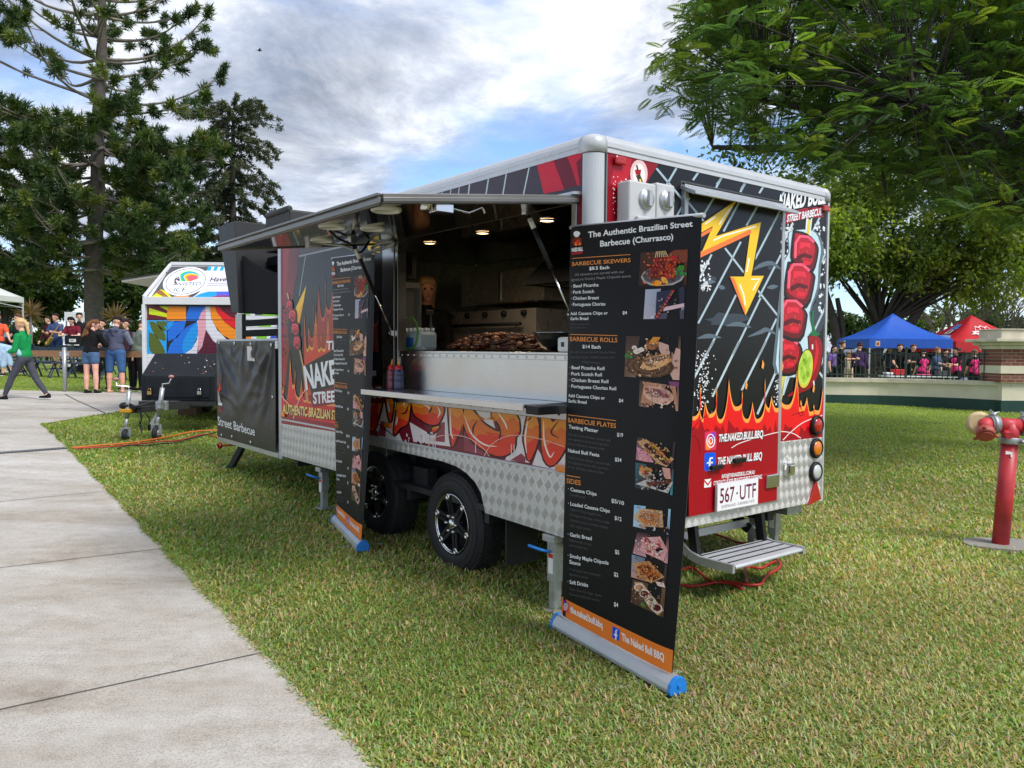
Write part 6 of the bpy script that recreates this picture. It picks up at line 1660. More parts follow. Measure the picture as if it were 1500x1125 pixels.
m.add([q(.06, .15), q(.5, .15), q(.5, .85), q(.06, .85), q(.06, .15) - nn * .02, q(.5, .15) - nn * .02, q(.5, .85) - nn * .02, q(.06, .85) - nn * .02], [(0, 1, 2, 3), (0, 4, 5, 1), (1, 5, 6, 2), (2, 6, 7, 3), (3, 7, 4, 0)]); m.build('side_window', MT['glass_dark'], I)
# hatch awning on the far side
p0, p1 = at(178, 410.5, IY + .35) - IO, at(245, 400, IY + .5) - IO
m = MB(); m.prism([(p0.x, p0.z), (-IW + inset * .9, zb + .47), (-IW + inset * .9, zb + .44), (p0.x, p0.z - .03)], .35, 3.0, lambda u, v, e: Vector((u, e, v)), 0)
MT['cream'] = mat('cream_paint', (.60, .57, .49), .5, var=(3, .06))
hw = m.build('hatch_awning', MT['cream'], I)
m = MB(); m.prism([(p0.x - .02, p0.z + .001), (-IW + inset * .9, zb + .471), (-IW + inset * .9, zb + .49), (p0.x - .02, p0.z + .02)], .33, 3.02, lambda u, v, e: Vector((u, e, v))); m.build('awning_skin', MT['dark'], hw)
# toolbox on the drawbar
bl, br = at(207, 587, 11.3) - IO, at(311, 590, 11.3) - IO
zt_, zf_, zl_ = at(260, 518, 11.75).z - IZ, at(260, 551, 11.3).z - IZ, bl.z
y0, y1, y2 = 11.3 - IY, 11.75 - IY, 12.35 - IY
x0, x1 = bl.x, br.x + .03
MT['tbox'] = mat('scratched_black_box', (.012, .014, .018), .55, var=(5, .35), rvar=.1, spec=.2)
m = MB(); m.prism([(y0, zl_), (y0, zf_), (y1, zt_), (y2, zt_), (y2, zl_)], x0, x1, lambda u, v, e: Vector((e, u, v)))
tb = m.build('toolbox', MT['tbox'], I, bev=.01)
m = MB(); m.box(x0 + .06, x1 - .06, y0 - .012, y0 - .0005, zl_ + .05, zf_ - .02); m.build('toolbox_door', MT['tbox'], tb, bev=.006)
for px in (220, 293):
    c_ = at(px, 574, 11.28) - IO
    m = MB(); m.box(c_.x - .022, c_.x + .022, y0 - .03, y0 - .0125, c_.z - .07, c_.z + .07); m.build('latch', MT['black'], tb, bev=.004)
    m = MB(); m.box(c_.x - .03, c_.x + .03, y0 - .055, y0 - .031, c_.z - .04, c_.z + .01); m.tube([(c_.x - .02, y0 - .043, c_.z + .01), (c_.x - .015, y0 - .043, c_.z + .05), (c_.x + .015, y0 - .043, c_.z + .05), (c_.x + .02, y0 - .043, c_.z + .01)], .006); m.build('padlock', mat('brass', (.45, .32, .12), .35, .8) if px == 220 else MT['chrome'], tb, bev=.004)
rd = random.Random(9)
m = MB()
for k in range(26):
    u = rd.choice([rd.uniform(.72, .9), rd.uniform(.05, .95)]); v = rd.uniform(.1, .95)
    c_ = Vector((x0 + (x1 - x0) * u, y0 + (y1 - y0) * v, zf_ + (zt_ - zf_) * v)); n2 = Vector((0, -(zt_ - zf_), (y1 - y0))).normalized(); s_ = rd.uniform(.004, .014)
    m.add([c_ + n2 * .002 + Vector((dx * s_, dy * s_ * .6, dy * s_ * .5)) for dx, dy in ((-1, -.4), (.2, -1), (1, .3), (-.3, 1))], [(0, 1, 2, 3)], 0, srgb(*rd.choice([(200, 200, 200), (160, 60, 50), (190, 180, 170)])))
m.build('paint_chips', MT['flat'], tb)
# drawbar, coupling, jockey wheels, chain
ap = at(188, 601, 10.45) - IO
m = MB(); m.bar((x0 + .1, y0 + .5, ap.z + .02), (ap.x + .02, ap.y, ap.z), .06, .08); m.bar((x1 - .1, y0 + .5, ap.z + .02), (ap.x + .08, ap.y + .05, ap.z), .06, .08); m.bar((x0 - .02, y0 - .02, zl_ - .035), (x1 + .02, y0 - .02, zl_ - .035), .05, .06); m.build('drawbar', MT['dark'], I)
m = MB(); m.box(ap.x - .09, ap.x + .05, ap.y - .06, ap.y + .06, ap.z - .03, ap.z + .02); m.build('coupling_yoke', mat('yellow_paint', (.55, .28, .01), .45), I, bev=.01)
m = MB(); m.ball((ap.x - .05, ap.y, ap.z + .06), .06, 12, sc=(1.2, 1, .8)); m.bar((ap.x - .02, ap.y, ap.z + .09), (ap.x + .10, ap.y, ap.z + .03), .04); m.bar((ap.x + .03, ap.y, ap.z + .03), (ap.x + .15, ap.y + .06, ap.z + .05), .03); m.build('coupling', MT['black'], I)
MT['wheel_g'] = mat('teal_wheel', (.02, .10, .10), .5)
def jockey(pxs, Y, wr, wm):
    top = at(*pxs[0], Y) - IO; bot = at(*pxs[1], Y) - IO
    g = float(terr(bot.x + IO.x, Y)) - IZ; bot.z = g + wr
    o = thing('jockey_wheel', None, None); o.parent = I
    m = MB(); m.tube([top, top.lerp(bot, .62)], .030, 12); m.tube([top.lerp(bot, .6), bot + Vector((0, 0, wr * .8))], .022, 10); m.lathe([(.04, 0), (.04, .05)], top.lerp(bot, .45), 'z', 12); m.build('stem', MT['galv'], o)
    m = MB(); m.tube([top, top + Vector((0, 0, .05)), top + Vector((-.16 if wm == 'wheel_g' else .09, 0, .06)), top + Vector((-.17 if wm == 'wheel_g' else .12, 0, .13))], .010, 8); m.build('crank', MT['chrome'], o)
    e = top + Vector((-.17 if wm == 'wheel_g' else .12, 0, .15)); m = MB(); m.ball(e, .03, 10, sc=(1.3, 1, .8)); m.build('crank_knob', mat('dull_pink', (.45, .2, .18), .5), o)
    m = MB(); m.lathe([(wr * .4, -.03), (wr * .85, -.032), (wr, -.015), (wr, .015), (wr * .85, .032), (wr * .4, .03)], bot, 'x', 24); m.build('tyre', MT['rubber'], o)
    m = MB(); m.lathe([(.001, -.034), (wr * .5, -.034), (wr * .5, .034), (.001, .034)], bot, 'x', 18); m.build('rim', MT[wm], o)
    m = MB(); m.bar(bot + Vector((.045, 0, -.02)), bot + Vector((.045, 0, wr * 1.3)), .008, .05, up=(1, 0, 0)); m.bar(bot + Vector((-.045, 0, -.02)), bot + Vector((-.045, 0, wr * 1.3)), .008, .05, up=(1, 0, 0)); m.box(bot.x - .05, bot.x + .05, bot.y - .03, bot.y + .03, bot.z + wr * 1.2, bot.z + wr * 1.35); m.build('fork', MT['galv'], o)
jockey(((189, 572), (184, 634)), 10.45, .07, 'wheel_g')
jockey(((238, 568), (229, 636)), 10.55, .095, 'galv')
m = MB(); q = at(237, 595, 10.6) - IO; m.box(q.x - .09, q.x + .06, q.y, q.y + .08, q.z - .06, q.z + .07); m.bar(at(232, 605, 10.6) - IO, at(222, 622, 10.6) - IO, .05, .05); m.build('clamp', MT['galv'], I, bev=.01)
m = MB(); q = at(206, 606, 10.7) - IO
for k in range(9):
    c_ = q + Vector((.012 * math.sin(k), 0, -.03 * k)); ax = Vector((1, 0, 0)) if k % 2 else Vector((0, 1, 0))
    m.tube([c_ + ax * .013 * math.cos(a) + Vector((0, 0, .022 * math.sin(a))) for a in [2 * PI * j / 10 for j in range(11)]], .0055, 5, cap=False)
m.build('safety_chain', MT['dark'], I)
m = MB(); m.tube(curve_pts([at(212, 604, 10.8) - IO, at(218, 612, 10.8) - IO, at(221, 622, 10.8) - IO], 6), .008); q = at(221, 625, 10.8) - IO; m.box(q.x - .03, q.x + .03, q.y - .03, q.y + .03, q.z - .05, q.z + .03); m.build('plug_cable', MT['black'], I)
for sx in (-1, 1):
    o = thing('wheel', None, None); o.parent = I
    xw = (at(299, 590, 14.2).x - IO.x) * 1 if sx < 0 else IW - .12
    wr = .33; g = float(terr(IO.x + xw, 14.2)) - IZ
    if sx < 0: xw = at(299, 590, 14.2).x - IO.x
    m = MB(); m.lathe([(.2, -.09), (.29, -.1), (wr - .01, -.085), (wr, -.06), (wr, .06), (wr - .01, .085), (.29, .1), (.2, .09)], (xw, 14.2 - IY, g + wr), 'x', 36); m.build('tyre', MT['rubber'], o)
    m = MB(); m.lathe([(.001, -.05), (.15, -.06), (.2, -.085), (.2, .085), (.15, .06), (.001, .05)], (xw, 14.2 - IY, g + wr), 'x', 30); m.build('rim', MT['galv'], o)
m = MB(); m.box(-IW + .1, IW - .1, .1, 3.3, .36, .449); m.build('chassis', MT['dark'], I)
q = gnd(241, 617)
m = MB(); m.box(-.16, .16, -.12, .12, .0, .24); m.box(-.16, -.005, -.121, .121, .2402, .244); m.box(.005, .16, -.121, .121, .2402, .244)
MT['card'] = mat('cardboard', (.12, .07, .04), .8, var=(6, .15)); bx = m.build('cardboard_box', MT['card'], None, (q.x, q.y + 1.0, float(terr(q.x, q.y + 1.0)))); tag(bx, 'small brown cardboard box on the grass under the painted trailer', 'box')

# ================================================================== marquees
def marquee(label, c, wx, wy, rz, z_eave, val, z_peak, z_g, mt_, legm, cat='marquee', conc=.06, art=None, name='marquee', group=None):
    o = thing(name, label, cat, (c[0], c[1], z_g), rz, group)
    hx, hy = wx / 2, wy / 2; ze, zp = z_eave - z_g, z_peak - z_g
    m = MB(); cs = [(-hx, -hy), (hx, -hy), (hx, hy), (-hx, hy)]
    n = 10
    for k in range(4):
        (ax_, ay_), (bx, by) = cs[k], cs[(k + 1) % 4]
        for j in range(n):
            def pt(s, t):
                x = (ax_ + (bx - ax_) * s) * (1 - t); y = (ay_ + (by - ay_) * s) * (1 - t)
                return (x, y, ze + (zp - ze) * (t + conc * (-4 * t * (1 - t))) - .05 * math.sin(PI * s) * (1 - t) * t * 2)
            for i in range(6):
                m.face([pt(i / 6, j / n), pt((i + 1) / 6, j / n), pt((i + 1) / 6, (j + 1) / n), pt(i / 6, (j + 1) / n)] if j < n - 1 else [pt(i / 6, j / n), pt((i + 1) / 6, j / n), pt(.5, 1)], 0, None, True)
        m.face([(ax_, ay_, ze - val), (bx, by, ze - val), (bx, by, ze), (ax_, ay_, ze)], 0)
        m.face([(ax_ * .995, ay_ * .995, ze - val), (bx * .995, by * .995, ze - val), (bx * .995, by * .995, ze), (ax_ * .995, ay_ * .995, ze)], 0)
    if art: art(m, hx, hy, ze, val, zp, conc)
    m.build('canopy', [mt_, MT['flat']], o, flipfix=False)
    for x, y in cs:
        m = MB(); m.box(x * .985 - .02, x * .985 + .02, y * .985 - .02, y * .985 + .02, .0, ze - .02); m.box(x * .985 - .05, x * .985 + .05, y * .985 - .05, y * .985 + .05, .0, .012); m.build('leg', legm, o)
    m = MB()
    for k in range(4):
        (ax_, ay_), (bx, by) = cs[k], cs[(k + 1) % 4]
        m.bar((ax_ * .98, ay_ * .98, ze - .1), (bx * .98, by * .98, ze - .35), .025); m.bar((ax_ * .98, ay_ * .98, ze - .35), (bx * .98, by * .98, ze - .1), .025); m.bar((ax_ * .97, ay_ * .97, ze - .22), (0, 0, zp - .32), .025)
    m.build('scissor_frame', legm, o)
    return o
MT['canvas_w'] = mat('white_canvas', (.62, .63, .60), .7, var=(3, .06)); MT['canvas_b'] = mat('blue_canvas', (.008, .085, .46), .6, var=(3, .08)); MT['canvas_r'] = mat('red_canvas', (.50, .012, .022), .6, var=(3, .08))
p = at(35, 437, 27.5)
marquee('white marquee at the left edge of the lawn beside the band', (p.x - 1.75, 25.75), 3.5, 3.5, 0, at(34, 436, 27.5).z, .18, at(34, 436, 27.5).z + 1.2, float(terr(p.x - 1.7, 25.7)), MT['canvas_w'], MT['white_alu'])
def art_blue(m, hx, hy, ze, val, zp, conc):
    c = Canvas(m, lambda u, v, e: Vector((-hx - e - .003, u, v)), m=1); c.pre = lambda x, y: (x, y)
    W = srgb(225, 232, 245)
    # the mark and three short words on the side valance, read from outside
    y = hy - .35
    c.blob(y, ze - val * .35, .07, .07, W, 0, 10, wob=.6); c.blob(y - .04, ze - val * .6, .05, .07, W, 1, 8, wob=.6)
    for k in range(3): c.quad(y - .52, ze - val * (.25 + .22 * k), y - .18, ze - val * (.14 + .22 * k), W, 0)
    d = Canvas(m, lambda u, v, e: Vector((u, -hy - e - .003, v)), m=1); d.quad(-hx + .22, ze - val * .8, -hx + .38, ze - val * .25, srgb(214, 190, 150), 0); d.quad(-hx + .25, ze - val * .7, -hx + .35, ze - val * .4, srgb(160, 70, 50), 1)
bp = at(1275, 509, 28.7)
marquee('bright blue pop-up marquee behind the cream wall', (bp.x + 1.5, bp.y + 1.5), 3.0, 3.0, R(-1), at(1275, 496, 28.7).z, .34, at(1303, 459, 30.2).z, float(terr(14, 30)), MT['canvas_b'], MT['white_alu'], art=art_blue, conc=.11, group='pop-up marquees behind the wall')
def art_red(m, hx, hy, ze, val, zp, conc):
    W = srgb(235, 220, 222)
    d = Canvas(m, lambda u, v, e: Vector((u, -hy - e - .003, v)), m=1)
    d.text('MELVILLE', (-hx + .95, ze - val * .75), (1.3, 0), (0, .16), W, 0, .01)
    d.quad(-hx + .08, ze - val * .9, -hx + .22, ze - val * .65, srgb(60, 60, 60), 0)
    def face(front):
        def pos(u, v, e):          # u along the eave (-1..1), v up the slope (0..1)
            t = v
            z = ze + (zp - ze) * (t + conc * (-4 * t * (1 - t))) + .012 + e * 2
            return Vector((u * hx * (1 - t), -hy * (1 - t) - .012 - e, z)) if front else Vector((-hx * (1 - t) - .012 - e, -u * hy * (1 - t), z))
        return Canvas(m, pos, m=1, step=.002)
    c = face(True)                 # white outlined shield and scroll
    c.line([(-.40, .62), (-.42, .34), (-.22, .17), (0, .12), (.22, .17), (.42, .34), (.40, .62), (.20, .58), (0, .64), (-.20, .58), (-.40, .62)], .030, W, 1)
    c.poly([(-.62, .30), (.0, .36), (.62, .30), (.52, .37), (.60, .43), (.0, .47), (-.60, .43), (-.52, .37)], W, 2); c.line([(-.42, .385), (.42, .385)], .03, srgb(190, 30, 40), 3)
    c.line([(-.15, .59), (-.15, .48)], .03, W, 2); c.line([(.15, .59), (.15, .48)], .03, W, 2); c.quad(-.08, .18, .08, .28, W, 2)
    c = face(False)                # blue and white shield with a scroll
    c.poly([(-.36, .70), (.36, .70), (.34, .52), (-.34, .52)], srgb(90, 130, 200), 1); c.poly([(-.36, .52), (.36, .52), (.26, .30), (0, .20), (-.26, .30)], srgb(120, 16, 30), 1); c.quad(-.2, .36, .2, .50, srgb(225, 215, 215), 2); c.quad(-.08, .38, .08, .48, srgb(60, 30, 40), 3)
    c.poly([(-.6, .14), (0, .22), (.6, .14), (.5, .26), (0, .31), (-.5, .26)], srgb(140, 170, 220), 3)
rp2 = at(1397, 512, 30.6)
marquee('red pop-up marquee with white crest and lettering on its edge behind the brick pier', (rp2.x + 1.55, rp2.y + 1.55), 3.1, 3.1, R(2), at(1400, 500, 30.6).z, .42, at(1420, 461, 32).z, float(terr(18, 32)), MT['canvas_r'], MT['white_alu'], art=art_red, conc=.08, group='pop-up marquees behind the wall')

# ================================================================== timber rail in front of the band
MT['timber'] = mat('brown_timber', (.24, .125, .060), .65, var=(4, .25), stretch=(1, 8, 8)); 
rp = gnd(97.5, 574)
o = thing('timber_rail', 'long brown timber rail on grey steel posts along the band lawn', 'rail', rp)
zr = at(97, 518.5, rp.y).z - rp.z
dirv = Vector((1, .12, 0)).normalized()
m = MB(); m.bar(Vector((-6, 0, zr)) - Vector((0, -.0, 0)) + dirv * 0, dirv * 7 + Vector((0, 0, zr)), .05, .145); m.build('beam', MT['timber'], o, bev=.006)
for s in (-4.2, 0, 4.2):
    p = dirv * s if s > 0 else Vector((s, 0, 0)); g = float(terr(rp.x + p.x, rp.y + p.y)) - rp.z
    m = MB(); m.tube([(p.x, p.y - .06, g - .02), (p.x, p.y - .06, zr + .13)], .045, 14); m.lathe([(.045, zr + .13), (.03, zr + .15), (.001, zr + .155)], (p.x, p.y - .06, 0), n=14); m.build('post', MT['galv'], o)
    m = MB(); m.box(p.x - .11, p.x + .11, p.y - .062, p.y - .03, zr - .05, zr + .05); m.build('bracket', MT['galv'], o)
# ================================================================== people
_cm = {}
def cmat(rgb, rough=.8):
    if (rgb, rough) not in _cm: _cm[(rgb, rough)] = mat('cloth_%d_%d_%d' % rgb if rough > .6 else 'skin_%d_%d_%d' % rgb, srgb(*rgb), rough, var=(14, .16), spec=.25, bump=(11, .5, .03) if rough > .6 else None)
    return _cm[(rgb, rough)]
def capsule(m, p, q, r0, r1, n=10):
    p, q = Vector(p), Vector(q); d = q - p; ln = d.length or 1e-4; d = d / ln
    pts = [p - d * r0 * .98, p - d * r0 * .7, p - d * r0 * .3, p, q, q + d * r1 * .3, q + d * r1 * .7, q + d * r1 * .98]
    m.tube(pts, [r0 * .2, r0 * .71, r0 * .95, r0, r1, r1 * .95, r1 * .71, r1 * .2], n)
def remeshed(m, name, mt_, parent, vox, smooth=3):
    """join the overlapping pieces of one body or garment into one continuous skin"""
    o = m.build('piece', mt_, None, weld=True)
    md = o.modifiers.new('r', 'REMESH'); md.mode = 'VOXEL'; md.voxel_size = vox; md.use_smooth_shade = True
    sm = o.modifiers.new('s', 'SMOOTH'); sm.iterations = smooth; sm.factor = .5
    dg = bpy.context.evaluated_depsgraph_get()
    me = bpy.data.meshes.new_from_object(o.evaluated_get(dg)); me.name = name
    bpy.data.objects.remove(o)
    me.materials.clear(); me.materials.append(mt_)
    me.polygons.foreach_set('use_smooth', [True] * len(me.polygons))
    r = bpy.data.objects.new(name, me); COL.objects.link(r); r.parent = parent
    return r
def person(label, loc, rz, h=1.7, skin=(222, 172, 146), top=((30, 30, 32), 'long'), bottom=((30, 30, 34), 'pants'), shoes=(26, 26, 28), hair=((70, 48, 34), 'short'), legs=((0, 0), (0, 0)), arms=((8, 10, 15, 0), (8, 10, 15, 0)), lean=0, head=(0, 0), sit=False, vox=.012, build=1.0, group=None, abd=3, vest=None):
    """local axes: faces -Y, x to its left hand. legs: (hip flexion, knee flexion) left, right; arms: (flexion, abduction, elbow, inward)"""
    k = h / 1.7
    o = thing('person', label, 'person', loc, rz, group)
    S = Matrix.Scale(k, 3)
    V3 = lambda x, y, z: Vector((x, y, z))
    def leg(s, hip, kn):
        a = R(hip); b = R(hip - kn); ab = R(abd) * s
        H = V3(s * .088 * build, 0, .90)
        K = H + V3(math.sin(ab), -math.sin(a), -math.cos(a)) * .42
        A = K + V3(math.sin(ab) * .3, -math.sin(b), -math.cos(b)) * .40
        return H, K, A, b
    LG = [leg(1, *legs[0]), leg(-1, *legs[1])]
    dzf = .075 - min(l[2].z for l in LG)
    if sit: dzf = .075 - min(l[2].z for l in LG)
    mv = V3(0, 0, dzf)
    LG = [(H + mv, K + mv, A + mv, b) for H, K, A, b in LG]
    P0 = V3(0, 0, .93) + mv
    TL_ = Matrix.Rotation(R(lean), 3, 'X')
    tp = lambda x, y, z: P0 + TL_ @ V3(x, y, z)          # torso frame, z above the pelvis
    NK = tp(0, .0, .50); HC = NK + TL_ @ (Matrix.Rotation(R(head[1]), 3, 'Z') @ Matrix.Rotation(R(head[0]), 3, 'X') @ V3(0, -.03, .165))
    HM = TL_ @ Matrix.Rotation(R(head[1]), 3, 'Z') @ Matrix.Rotation(R(head[0]), 3, 'X')
    hp = lambda x, y, z: HC + HM @ V3(x, y, z)
    AR = []
    for s, (fl, ab, el, inw) in zip((1, -1), arms):
        Sh = tp(s * .175 * build, .0, .43)
        f = R(fl); d = V3(s * math.sin(R(ab)), -math.sin(f) * math.cos(R(ab)), -math.cos(f) * math.cos(R(ab)))
        E = Sh + TL_ @ d * .285
        g = R(fl + el); d2 = V3(s * math.sin(R(ab)) * math.cos(R(inw)) - s * math.sin(R(inw)), -math.sin(g) * math.cos(R(inw)), -math.cos(g)).normalized()
        W = E + TL_ @ d2 * .245
        AR.append((Sh, E, W, TL_ @ d2, s))
    sk = cmat(skin, .5)
    m = MB(); C = lambda p, q, a, b, n=10: capsule(m, S @ p, S @ q, a * k, b * k, n)
    # body
    C(tp(-.06, 0, .0), tp(.06, 0, .0), .105 * build, .105 * build); C(tp(0, 0, .02), tp(0, 0, .22), .11 * build, .092 * build); C(tp(-.03, 0, .22), tp(-.05, 0, .36), .085 * build, .09 * build); C(tp(.03, 0, .22), tp(.05, 0, .36), .085 * build, .09 * build); C(tp(-.11, 0, .41), tp(.11, 0, .41), .062, .062); C(tp(0, 0, .42), NK + (HC - NK) * .4, .06, .052)
    for H, K, A, b in LG:
        C(H, K, .088 * build, .056); C(K, K.lerp(A, .35), .056, .062); C(K.lerp(A, .35), A, .060, .037)
        C(A + V3(0, .02, -.03), A + V3(0, -.15, -.045), .035, .026)
    for Sh, E, W, d2, s in AR:
        C(Sh, E, .052, .040); C(E, W, .041, .026)
        # palm, four fingers of different lengths, thumb from the side of the palm
        u = d2.normalized(); v = V3(s, 0, 0) - u * u.dot(V3(s, 0, 0)); v = v.normalized() if v.length > .2 else u.orthogonal().normalized(); n_ = u.cross(v)
        v2 = n_
        C(W + u * .02, W + u * .085, .022, .026)
        for i, (off, ln) in enumerate(((-.030, .062), (-.010, .074), (.010, .070), (.030, .054))):
            a = W + u * .09 + v2 * off; b_ = a + u * ln * .5 - v * s * .0 + v2 * off * .1; c_ = b_ + (u * .8 - v * .45).normalized() * ln * .5
            C(a, b_, .0095, .009, 6); C(b_, c_, .009, .0075, 6)
        a = W + u * .035 + v2 * -.026; C(a, a + (u * .55 - v2 * .7).normalized() * .045, .012, .010, 6); C(a + (u * .55 - v2 * .7).normalized() * .045, a + (u * .55 - v2 * .7).normalized() * .045 + u * .035, .010, .008, 6)
    # head with jaw, nose, ears
    i0 = len(m.v)
    C(hp(0, .012, .025), hp(0, -.012, .028), .088, .084, 14); C(hp(0, -.03, -.03), hp(0, -.042, -.065), .062, .044, 12); C(hp(0, -.086, .012), hp(0, -.104, -.016), .010, .014, 6); C(hp(0, -.072, -.048), hp(0, -.084, -.05), .022, .014, 6)
    for s in (-1, 1): C(hp(s * .083, .01, .015), hp(s * .088, .012, -.02), .014, .012, 6)
    remeshed(m, 'body', sk, o, vox * k, 2)
    G = lambda x, y, z, r, c, nm: MB().ball(S @ hp(x, y, z), r * k, 8, 0).build(nm, cmat(c, .5), o)
    for s in (-1, 1): G(s * .033, -.083, .022, .012, (40, 30, 26), 'eye')
    m = MB(); capsule(m, S @ hp(-.02, -.094, -.048), S @ hp(.02, -.094, -.048), .0045 * k, .0045 * k, 6); m.build('mouth', cmat((190, 112, 102), .5), o)
    # trousers, shorts
    col, kind = bottom
    m = MB(); C = lambda p, q, a, b, n=10: capsule(m, S @ p, S @ q, a * k, b * k, n)
    C(tp(-.06, .0, .0), tp(.06, .0, .0), .122 * build, .122 * build); C(tp(-.03, .0, .03), tp(.03, .0, .08), .118 * build, .112 * build)
    for H, K, A, b in LG:
        if kind == 'pants': C(H, K, .102 * build, .066); C(K, K.lerp(A, .4), .066, .066); C(K.lerp(A, .4), K.lerp(A, .93), .064, .046)
        elif kind == 'leggings': C(H, K, .100 * build, .064); C(K, K.lerp(A, .35), .062, .066); C(K.lerp(A, .35), K.lerp(A, .92), .064, .042)
        elif kind == 'shorts': C(H, H.lerp(K, .92), .108 * build, .082)
        else: C(H, H.lerp(K, .34), .108 * build, .098 * build)
    remeshed(m, kind if kind != 'hot' else 'shorts', cmat(col), o, .014 * k)
    # top
    col, kind = top[:2]
    m = MB(); C = lambda p, q, a, b, n=10: capsule(m, S @ p, S @ q, a * k, b * k, n)
    C(tp(-.055, 0, .05), tp(.055, 0, .05), .125 * build, .125 * build); C(tp(0, 0, .06), tp(0, 0, .22), .138 * build, .122 * build); C(tp(-.035, 0, .22), tp(.035, 0, .22), .112 * build, .112 * build); C(tp(-.04, 0, .22), tp(-.06, 0, .36), .112 * build, .112 * build); C(tp(.04, 0, .22), tp(.06, 0, .36), .112 * build, .112 * build); C(tp(-.125, 0, .415), tp(.125, 0, .415), .078, .078); C(tp(0, 0, .42), tp(0, -.005, .50), .085, .070)
    for Sh, E, W, d2, s in AR:
        if kind == 'none': continue
        C(Sh, E if kind != 'short' else Sh.lerp(E, .62), .066, .056 if kind != 'short' else .062)
        if kind in ('long', 'hood'): C(E, E.lerp(W, .9), .056, .040)
    if kind == 'hood': C(tp(-.06, .095, .46), tp(.06, .095, .46), .055, .055); C(tp(0, .12, .36), tp(0, .11, .46), .03, .06)
    tb_ = remeshed(m, 'top', cmat(col), o, .014 * k)
    if vest:
        m = MB(); C(tp(0, 0, .04), tp(0, 0, .22), .15 * build, .135 * build); C(tp(-.05, 0, .34), tp(.05, 0, .34), .130 * build, .130 * build); C(tp(-.09, 0, .40), tp(.09, 0, .40), .088, .088); C(tp(-.06, 0, .0), tp(.06, 0, .04), .13 * build, .13 * build)
        remeshed(m, 'vest', cmat(vest), o, .014 * k)
    if len(top) > 2:
        m = MB()
        for Sh, E, W, d2, s in AR: C(Sh.lerp(E, .1), E, .073, .061); C(E, E.lerp(W, .9), .059, .043)
        remeshed(m, 'sleeves', cmat(top[2]), o, .014 * k)
    # shoes
    if shoes:
        for H, K, A, b in LG:
            m = MB(); C(A + V3(0, .03, -.035), A + V3(0, -.145, -.048), .042, .034); C(A + V3(0, .02, .0), A + V3(0, .0, -.02), .044, .044); sh = remeshed(m, 'shoe', cmat(shoes), o, .012 * k, 2)
            m = MB(); q = S @ A; m.box(q.x - .036 * k, q.x + .036 * k, q.y - .18 * k, q.y + .07 * k, q.z - .078 * k, q.z - .058 * k); m.build('sole', cmat((214, 214, 212) if shoes != (200, 200, 200) else (60, 60, 60)), sh, bev=.008)
    # hair
    col, style = hair
    m = MB()
    for i in range(12):
        a = PI * (i / 11); r_ = .050
        for el in (.35, .95, 1.5):
            d = V3(math.cos(a) * math.cos(el), math.sin(a) * math.cos(el) * 1.05, math.sin(el))
            capsule(m, S @ hp(d.x * .055, d.y * .05 + .012, .03 + d.z * .055), S @ hp(d.x * .062, d.y * .058 + .014, .035 + d.z * .06), r_ * .9 * k, r_ * .9 * k, 8)
    C(hp(-.045, -.045, .085), hp(.045, -.045, .085), .040, .040); C(hp(-.04, 0, .1), hp(.04, 0, .1), .045, .045)
    for s in (-1, 1): C(hp(s * .072, -.01, .07), hp(s * .078, .02, .0), .028, .022)
    if style in ('long', 'curly'):
        for x in (-.05, 0, .05): C(hp(x, .06, .02), hp(x * 1.3, .10, -.26), .05, .035)
    if style == 'pony':
        C(hp(0, .09, .06), hp(0, .13, .0), .035, .035); C(hp(0, .13, .0), hp(.01, .15, -.20), .042, .018)
    if style == 'curlypony':
        C(hp(0, .085, .06), hp(.0, .13, -.02), .045, .055)
        rd = random.Random(3)
        for i in range(16): p = hp(rd.uniform(-.05, .05), .13 + rd.uniform(-.02, .04), -.02 - i * .018); C(p, p + V3(.02, .01, -.03), .038, .03, 7)
    if style == 'bun': C(hp(0, .05, .12), hp(0, .06, .14), .045, .045)
    if style == 'afro':
        for i in range(20): a = i * 2.4; C(hp(.07 * math.cos(a), .03 + .06 * math.sin(a), .03 + .006 * i), hp(.075 * math.cos(a), .03 + .065 * math.sin(a), .035 + .006 * i), .05, .05, 7)
    if style == 'cap': C(hp(0, -.06, .085), hp(0, -.13, .07), .045, .03)
    remeshed(m, 'cap' if style == 'cap' else 'hair', cmat(col), o, .012 * k, 2)
    return o
def place(px, py_feet, Y=None):
    if Y is None: return gnd(px, py_feet)
    p = at(px, 520, Y); return Vector((p.x, p.y, float(terr(p.x, p.y))))
DENIM = (78, 106, 142)
# --- walking woman and the group by the rail
q = place(37, 586)
wg = person('blonde woman in green top and grey leggings walking left along the path', q, R(-90), 1.70, top=((16, 140, 74), 'long'), bottom=((72, 74, 84), 'leggings'), shoes=(20, 20, 22), hair=((206, 172, 124), 'pony'), legs=((28, 6), (-22, 12)), arms=((10, 8, 70, 10), (28, 10, 60, 20)), lean=3, vox=.009)
o = thing('denim_jacket', 'pale blue denim jacket hanging over the arm of the walking woman', 'jacket', q + Vector((-.2, -.17, 0)), 0)
m = MB()
for a, b, r0, r1 in (((-.24, 0, 1.08), (.06, .0, 1.02), .075, .07), ((-.12, -.02, 1.02), (-.16, -.02, .80), .07, .07), ((.0, -.02, 1.0), (.04, -.02, .72), .07, .05), ((-.05, -.04, .95), (-.09, -.04, .70), .06, .06), ((.12, 0, 1.04), (.20, .02, .92), .06, .05)): capsule(m, a, b, r0, r1)
remeshed(m, 'jacket_cloth', cmat((164, 190, 212)), o, .014)
G1 = 'people standing at the timber rail'
